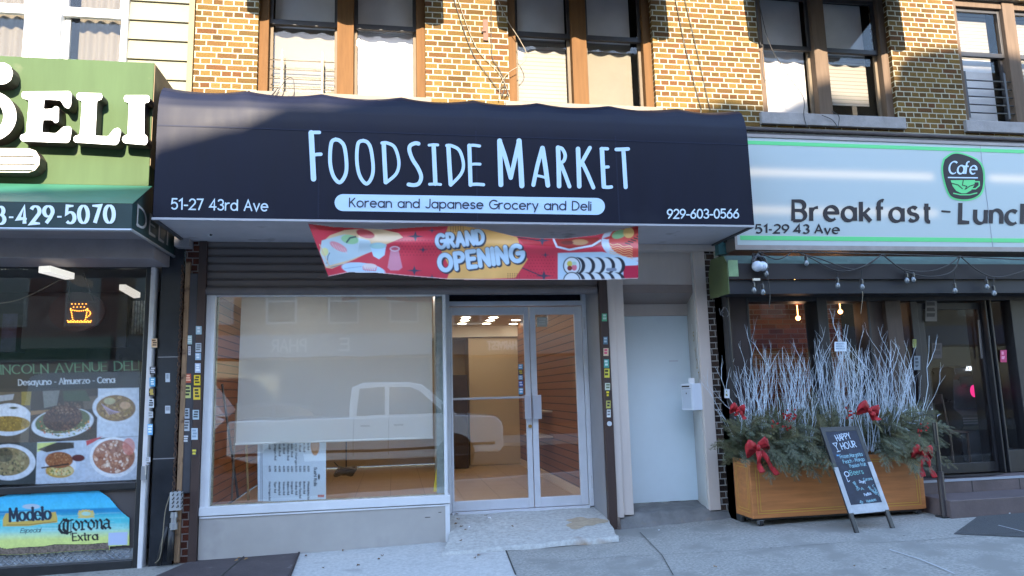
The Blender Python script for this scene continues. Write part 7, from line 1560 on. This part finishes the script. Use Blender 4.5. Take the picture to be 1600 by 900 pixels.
# ================================================================== LITTER
M_leaf = [mat('leaf_brown', RGB(112, 84, 58), .8), mat('leaf_tan', RGB(150, 116, 76), .8), mat('litter_white', RGB(214, 216, 220), .7)]
def litter(px, py, s, mi, label, cat='leaf', name='dry_leaf', z=None, grp='dry leaves on the ground'):
    r = random.Random(int(px * 13 + py)); c = gpx(px, py, .012) if z is None else gz(px, py, z); mb = MB(); n_ = 9; a0 = r.uniform(0, 6)
    pts = [c + Vector((s * math.cos(a) * (1 if k % 2 else .6) * math.cos(a0) - s * .5 * math.sin(a) * math.sin(a0), s * math.cos(a) * math.sin(a0) + s * .5 * math.sin(a) * math.cos(a0), r.uniform(0, .016))) for k, a in enumerate([2 * math.pi * k / n_ for k in range(n_)])]
    ctr = c + Vector((0, 0, .004)); mb.add(pts + [ctr], [(k, (k + 1) % n_, n_) for k in range(n_)]); o = mb.build(name, M_leaf[mi]); q = o.modifiers.new('t', 'SOLIDIFY'); q.thickness = .001; recentre(o); tag(o, label, cat, grp)
DL = 'small dry brown leaf lying on the pale concrete before the market'
def stepz(px, py):
    k = min(1, max(0, (py - 798) / 68)); return -.004 - .17 * k
for px, py in ((714, 803), (716, 812), (712, 819), (721, 823), (728, 828), (759, 806), (801, 823), (720, 845)): litter(px, py, .024, 0, 'small dry brown leaf lying on the doorstep', z=stepz(px, py) + .012, grp='dry leaves on the doorstep')
for px, py in ((664, 846), (670, 843), (597, 871), (592, 876), (560, 886), (478, 871), (536, 863), (505, 890), (748, 870), (742, 874)): litter(px, py, .022, 0, DL)
for px, py in ((374, 874), (380, 868), (384, 876), (369, 878)): litter(px, py, .03, 1, 'crumpled tan leaf on the brown cellar hatch', grp='crumpled leaves on the cellar hatch')
litter(765, 810, .026, 2, 'white scrap of paper on the doorstep beside a leaf', 'paper', 'paper_scrap', stepz(765, 810) + .012, None)
litter(733, 824, .016, 2, 'tiny white scrap near the leaves at the left of the doorstep', 'paper', 'paper_scrap', stepz(733, 824) + .012, None)
litter(1118, 888, .02, 1, 'lone tan leaf on the grey sidewalk in front of the white door', grp=None); litter(1335, 887, .014, 0, 'small reddish leaf on the grey sidewalk in front of the chalkboard', grp=None)
litter(448, 852, .02, 1, 'pale leaf on the edge where the hatch meets the bulkhead', grp=None)
for px, py, lab in ((1030, 831, 'tiny white crumb on the sidewalk under the cracked sill'), (1578, 805, 'tiny white crumb on the ribbed mat')): litter(px, py, .012, 2, lab, 'litter', 'crumb', None, None)
# ================================================================== ACROSS THE STREET (they throw the shade and stand in the reflections)
M_ob = [brick_mat('far_brick_red', [RGB(104, 60, 48), RGB(120, 72, 56), RGB(92, 54, 44)], (.2, .18, .16), english=False, bumpy=.2), brick_mat('far_brick_tan', [RGB(120, 100, 78), RGB(134, 112, 86), RGB(106, 88, 70)], (.24, .22, .19), english=False, bumpy=.2)]
M_og = mat('far_glass', (.03, .035, .04), .08, spec=.8)
OY = -19.0
def shade_h(px, py, Y):
    """roof point at the far facade whose shade falls on that pixel"""
    p = at(px, py, Y); t_ = (OY - p.y) / TO_SUN.y; q = p + TO_SUN * t_; return q.x, q.z
edge = [shade_h(*p) for p in ((-40, 308, -.95), (120, 297, -.85), (236, 291, -.78), (243, 228, -1.0), (350, 198, -1.0), (355, 178, -.97), (372, 196, -1.0), (447, 183, -1.0), (449, 166, -.95), (520, 168, -.95), (627, 154, -.85))]
edge += [shade_h(*p) for p in ((740, 150, -.55), (952, 164, -.55), (1090, 172, 0), (1135, 152, 0), (1188, 166, 0), (1250, 150, .2), (1292, 128, .1), (1318, 150, .2), (1345, 158, .24), (1383, 152, .2), (1396, 108, .1), (1420, 84, 0), (1486, 70, 0), (1550, 90, .15), (1600, 96, .1), (1700, 90, 0))]
edge.sort()
mono = [edge[0]]
for e_ in edge[1:]:
    if e_[0] > mono[-1][0] + .02: mono.append(e_)
def house(x0, x1, m_, label, storeys=4, sign=None):
    hs = [(x, h) for x, h in mono if x0 < x < x1]
    ya = interp(mono, x0) if mono[0][0] <= x0 <= mono[-1][0] else (mono[0][1] if x0 < mono[0][0] else mono[-1][1]); yb = interp(mono, x1) if mono[0][0] <= x1 <= mono[-1][0] else (mono[0][1] if x1 < mono[0][0] else mono[-1][1])
    prof = [(x0, -.4), (x1, -.4), (x1, yb)] + hs[::-1] + [(x0, ya)]
    t = thing('brick_building', label, 'building', ((x0 + x1) / 2, OY - 4, -.4), 'buildings across the street')
    mb = MB(); mb.prism([(x, OY, z) for x, z in prof][::-1], (0, -9, 0)); mb.build('wall', m_, t)
    n_ = max(1, int((x1 - x0) / 2.2))
    for s in range(1, storeys):
        for k in range(n_):
            xc = x0 + (x1 - x0) * (k + .5) / n_; z = 3.9 + (s - 1) * 3.1
            if z + 1.7 > min([h for _, h in hs] + [ya, yb]) - .3: continue
            mb = MB(); mb.box(xc - .55, xc + .55, OY, OY + .03, z, z + 1.7); w_ = mb.build('window', mat('far_frame', (.3, .29, .27), .6), t)
            mb = MB(); mb.box(xc - .48, xc + .48, OY + .03, OY + .04, z + .07, z + .8); mb.box(xc - .48, xc + .48, OY + .03, OY + .04, z + .88, z + 1.63); mb.build('pane', M_og, w_)
    mb = MB(); mb.box(x0 + .2, x1 - .2, OY, OY + .05, .0, 2.6); mb.build('shop_window', M_og, t)
    mb = MB(); mb.box(x0 + .1, x1 - .1, OY, OY + .25, 2.7, 3.5); sg = mb.build('sign_band', mat(sign[1], sign[2], .5), t)
    if sign[0]:
        mb = MB()
        for tx, xs_, ln_, h_ in sign[0]: ribbon(mb, text_strokes(tx, 0, 0, ln_, 0, h_, track=.25), world_plane((xs_, OY + .25, 2.9), (-1, 0, 0), (0, 0, 1), (0, 1, 0)), .07, off=.02)
        mb.build('sign_lettering', mat('far_white', (.42, .42, .42), .5), sg)
xp = lambda px, py, Ym: at(px, py, Ym).x
vy_ = 2 * .05 - (OY + .25); vd_ = 2 * (DY + .02) - (OY + .25)
e0 = xp(545, 565, vy_); ph0 = xp(478, 565, vy_); ph1 = xp(424, 565, vy_); hv0 = xp(806, 552, vd_); hv1 = xp(762, 552, vd_)
house(-30, -9.5, M_ob[0], 'tall red brick building across the street, far left', 4, (None, 'band_green', (.05, .12, .08)))
house(-9.5, 1.5, M_ob[1], 'tan brick building across the street behind the pickup truck', 4, ([('E', e0, .32, .42), ('PHAR', ph0, ph0 - ph1, .42)], 'band_grey', (.16, .17, .19)))
house(1.5, 9.5, M_ob[0], 'red brick building across the street opposite the cafe', 4, ([('HARVEST', hv0, hv0 - hv1, .3)], 'band_brown', (.12, .1, .09)))
house(9.5, 34, M_ob[1], 'long tan brick building across the street, far right', 4, (None, 'band_blue', (.05, .07, .14)))
# ---- vehicles
M_tyre = mat('tyre', (.02, .02, .02), .85); M_rim = mat('rim_alloy', (.4, .4, .42), .35, metal=.8); M_cgl = mat('car_glass', (.02, .024, .028), .05, spec=.9)
def vehicle(name, label, cat, x0, L_, yn, wd, paint, body, cab, wins, wheels, wr, lamp_z, handles=()):
    """body / cab: side outlines (x, z) from the rear bumper at 0; near side faces +Y"""
    zr = -.5; t = thing(name, label, cat, (x0 + L_ / 2, yn - wd / 2, zr))
    mb = MB(); mb.prism([(x0 + x, yn, zr + z) for x, z in body], (0, -wd, 0)); bo = mb.build('body', paint, t, bevel=.04)
    mb = MB(); ins = .16; c = [(x0 + x, z + zr) for x, z in cab]; zb_ = min(z for _, z in c); zt_ = max(z for _, z in c)
    f = lambda z: .02 + ins * (z - zb_) / (zt_ - zb_)
    A = [(x, yn - f(z), z) for x, z in c]; B = [(x, yn - wd + f(z), z) for x, z in c]; n_ = len(c)
    mb.add(A + B, [tuple(range(n_)), tuple(range(n_, 2 * n_))[::-1]] + [(i, n_ + i, n_ + (i + 1) % n_, (i + 1) % n_) for i in range(n_)]); mb.build('cab', paint, t, bevel=.03)
    for q in wins:
        mb = MB(); mb.prism([(x0 + x, yn - f(z + zr) + .012, z + zr) for x, z in q], (0, -.02, 0)); mb.prism([(x0 + x, yn - wd + f(z + zr) + .008, z + zr) for x, z in q], (0, -.02, 0)); mb.build('window', M_cgl, t)
    for x in wheels:
        for y in (yn - .12, yn - wd + .12):
            sg = 1 if y > yn - wd / 2 else -1
            mb = MB(); mb.lathe((x0 + x, y - sg * .13, zr + wr), (0, sg, 0), [(0, wr * .6), (.0, wr * .9), (.03, wr), (.2, wr), (.235, wr * .92), (.24, wr * .66)], 28); w_ = mb.build('wheel', M_tyre, t, smooth=False)
            mb = MB(); mb.lathe((x0 + x, y + sg * .06, zr + wr), (0, sg, 0), [(0, wr * .66), (.03, wr * .64), (.035, wr * .55), (.01, wr * .5), (.03, wr * .2), (.05, wr * .12), (.052, .001)], 28); mb.build('rim', M_rim, w_)
            mb = MB(); mb.lathe((x0 + x, yn + .004 if sg > 0 else yn - wd - .004, zr + wr), (0, -sg, 0), [(0, wr * 1.14), (.02, wr * 1.14), (.02, wr * .99), (0, wr * .99), (0, wr * 1.14)], 28); mb.build('wheel_arch', mat('arch_black', (.015, .015, .015), .7), bo)
    for x, zz, col, w2 in ((L_ - .04, lamp_z, (.8, .8, .75), .16), (.02, lamp_z + .05, (.35, .01, .01), .1)):
        for y in (yn - .22, yn - wd + .22):
            mb = MB(); mb.box(x0 + x - .04, x0 + x + .05, y - w2, y + w2, zr + zz - .09, zr + zz + .09); mb.build('headlight' if x > 1 else 'tail_light', mat('lamp_%d' % int(col[1] * 100), col, .15), t, bevel=.02)
    for hx, hz in handles:
        mb = MB(); mb.box(x0 + hx, x0 + hx + .2, yn - .005, yn + .03, zr + hz, zr + hz + .035); mb.build('handle', M_dark, t)
    return t
M_pw = mat('white_car_paint', (.78, .79, .8), .25, coat=.8); M_pb = mat('dark_blue_paint', (.02, .026, .04), .2, coat=.8); M_pv = mat('van_white_paint', (.7, .71, .72), .3, coat=.6)
vt_ = 2 * .05 + 8.05
rear, front = at(352, 660, vt_).x, at(786, 640, 2 * (DY + .02) + 8.05).x; Lp = 5.9; tx0 = front - Lp
tr_ = vehicle('pickup_truck', 'white pickup truck with four doors parked at the kerb behind the camera', 'pickup truck', tx0, Lp, -8.05, 2.0, M_pw,
    [(0, .62), (0, 1.28), (.04, 1.32), (4.5, 1.32), (4.62, 1.3), (5.72, 1.22), (5.88, 1.08), (5.9, .55), (5.8, .42), (5.35, .42), (.5, .45)], [(2.45, 1.29), (2.5, 1.97), (2.75, 2.06), (3.75, 2.05), (4.0, 1.99), (4.85, 1.29)], [[(2.62, 1.36), (2.68, 1.93), (3.2, 1.95), (3.2, 1.36)], [(3.3, 1.36), (3.3, 1.95), (3.75, 1.94), (3.95, 1.85), (4.5, 1.36)]], (1.1, 4.75), .41, .92, ((2.7, 1.12), (3.4, 1.12)))
mb = MB()
for x_ in (2.55, 3.28, 4.5): mb.box(tx0 + x_, tx0 + x_ + .012, -8.052, -8.046, .02, .80)
mb.box(tx0 + .1, tx0 + 5.7, -8.054, -8.046, .10, .16); mb.build('door_seam', M_dark, tr_)
mb = MB(); mb.box(tx0 + 4.42, tx0 + 4.6, -8.02, -7.86, .84, 1.06); mb.build('mirror', M_dark, tr_, bevel=.02)
mb = MB(); mb.box(tx0 + .06, tx0 + 1.8, -9.95, -8.15, -.5 + 1.322, -.5 + 1.335); mb.build('bed_liner', M_dark, tr_)
vehicle('dark_car', 'dark blue car driving past beyond the pickup truck', 'car', at(330, 640, 11).x - .4, 4.7, -11.2, 1.85, M_pb, [(0, .5), (.0, .95), (.5, 1.02), (3.5, 1.0), (4.4, .88), (4.68, .7), (4.7, .35), (.1, .32)], [(.35, 1.0), (.95, 1.58), (1.3, 1.66), (2.3, 1.64), (2.7, 1.55), (3.55, .99)], [[(.75, 1.05), (1.1, 1.54), (1.75, 1.57), (1.75, 1.05)], [(1.85, 1.05), (1.85, 1.57), (2.3, 1.56), (2.6, 1.48), (3.2, 1.05)]], (.95, 3.75), .35, .72)
vehicle('white_van', 'white delivery van parked on the far side of the street', 'van', at(330, 620, 14.5).x - 4.6, 5.9, -13.6, 2.0, M_pv, [(0, .45), (0, 1.35), (4.9, 1.3), (5.75, 1.05), (5.9, .9), (5.9, .42), (.1, .4)], [(.0, 1.3), (.05, 2.5), (.3, 2.62), (3.9, 2.6), (4.3, 2.45), (5.2, 1.28)], [[(3.55, 1.4), (3.55, 2.1), (4.15, 2.08), (4.75, 1.42)]], (1.0, 4.9), .38, .85)
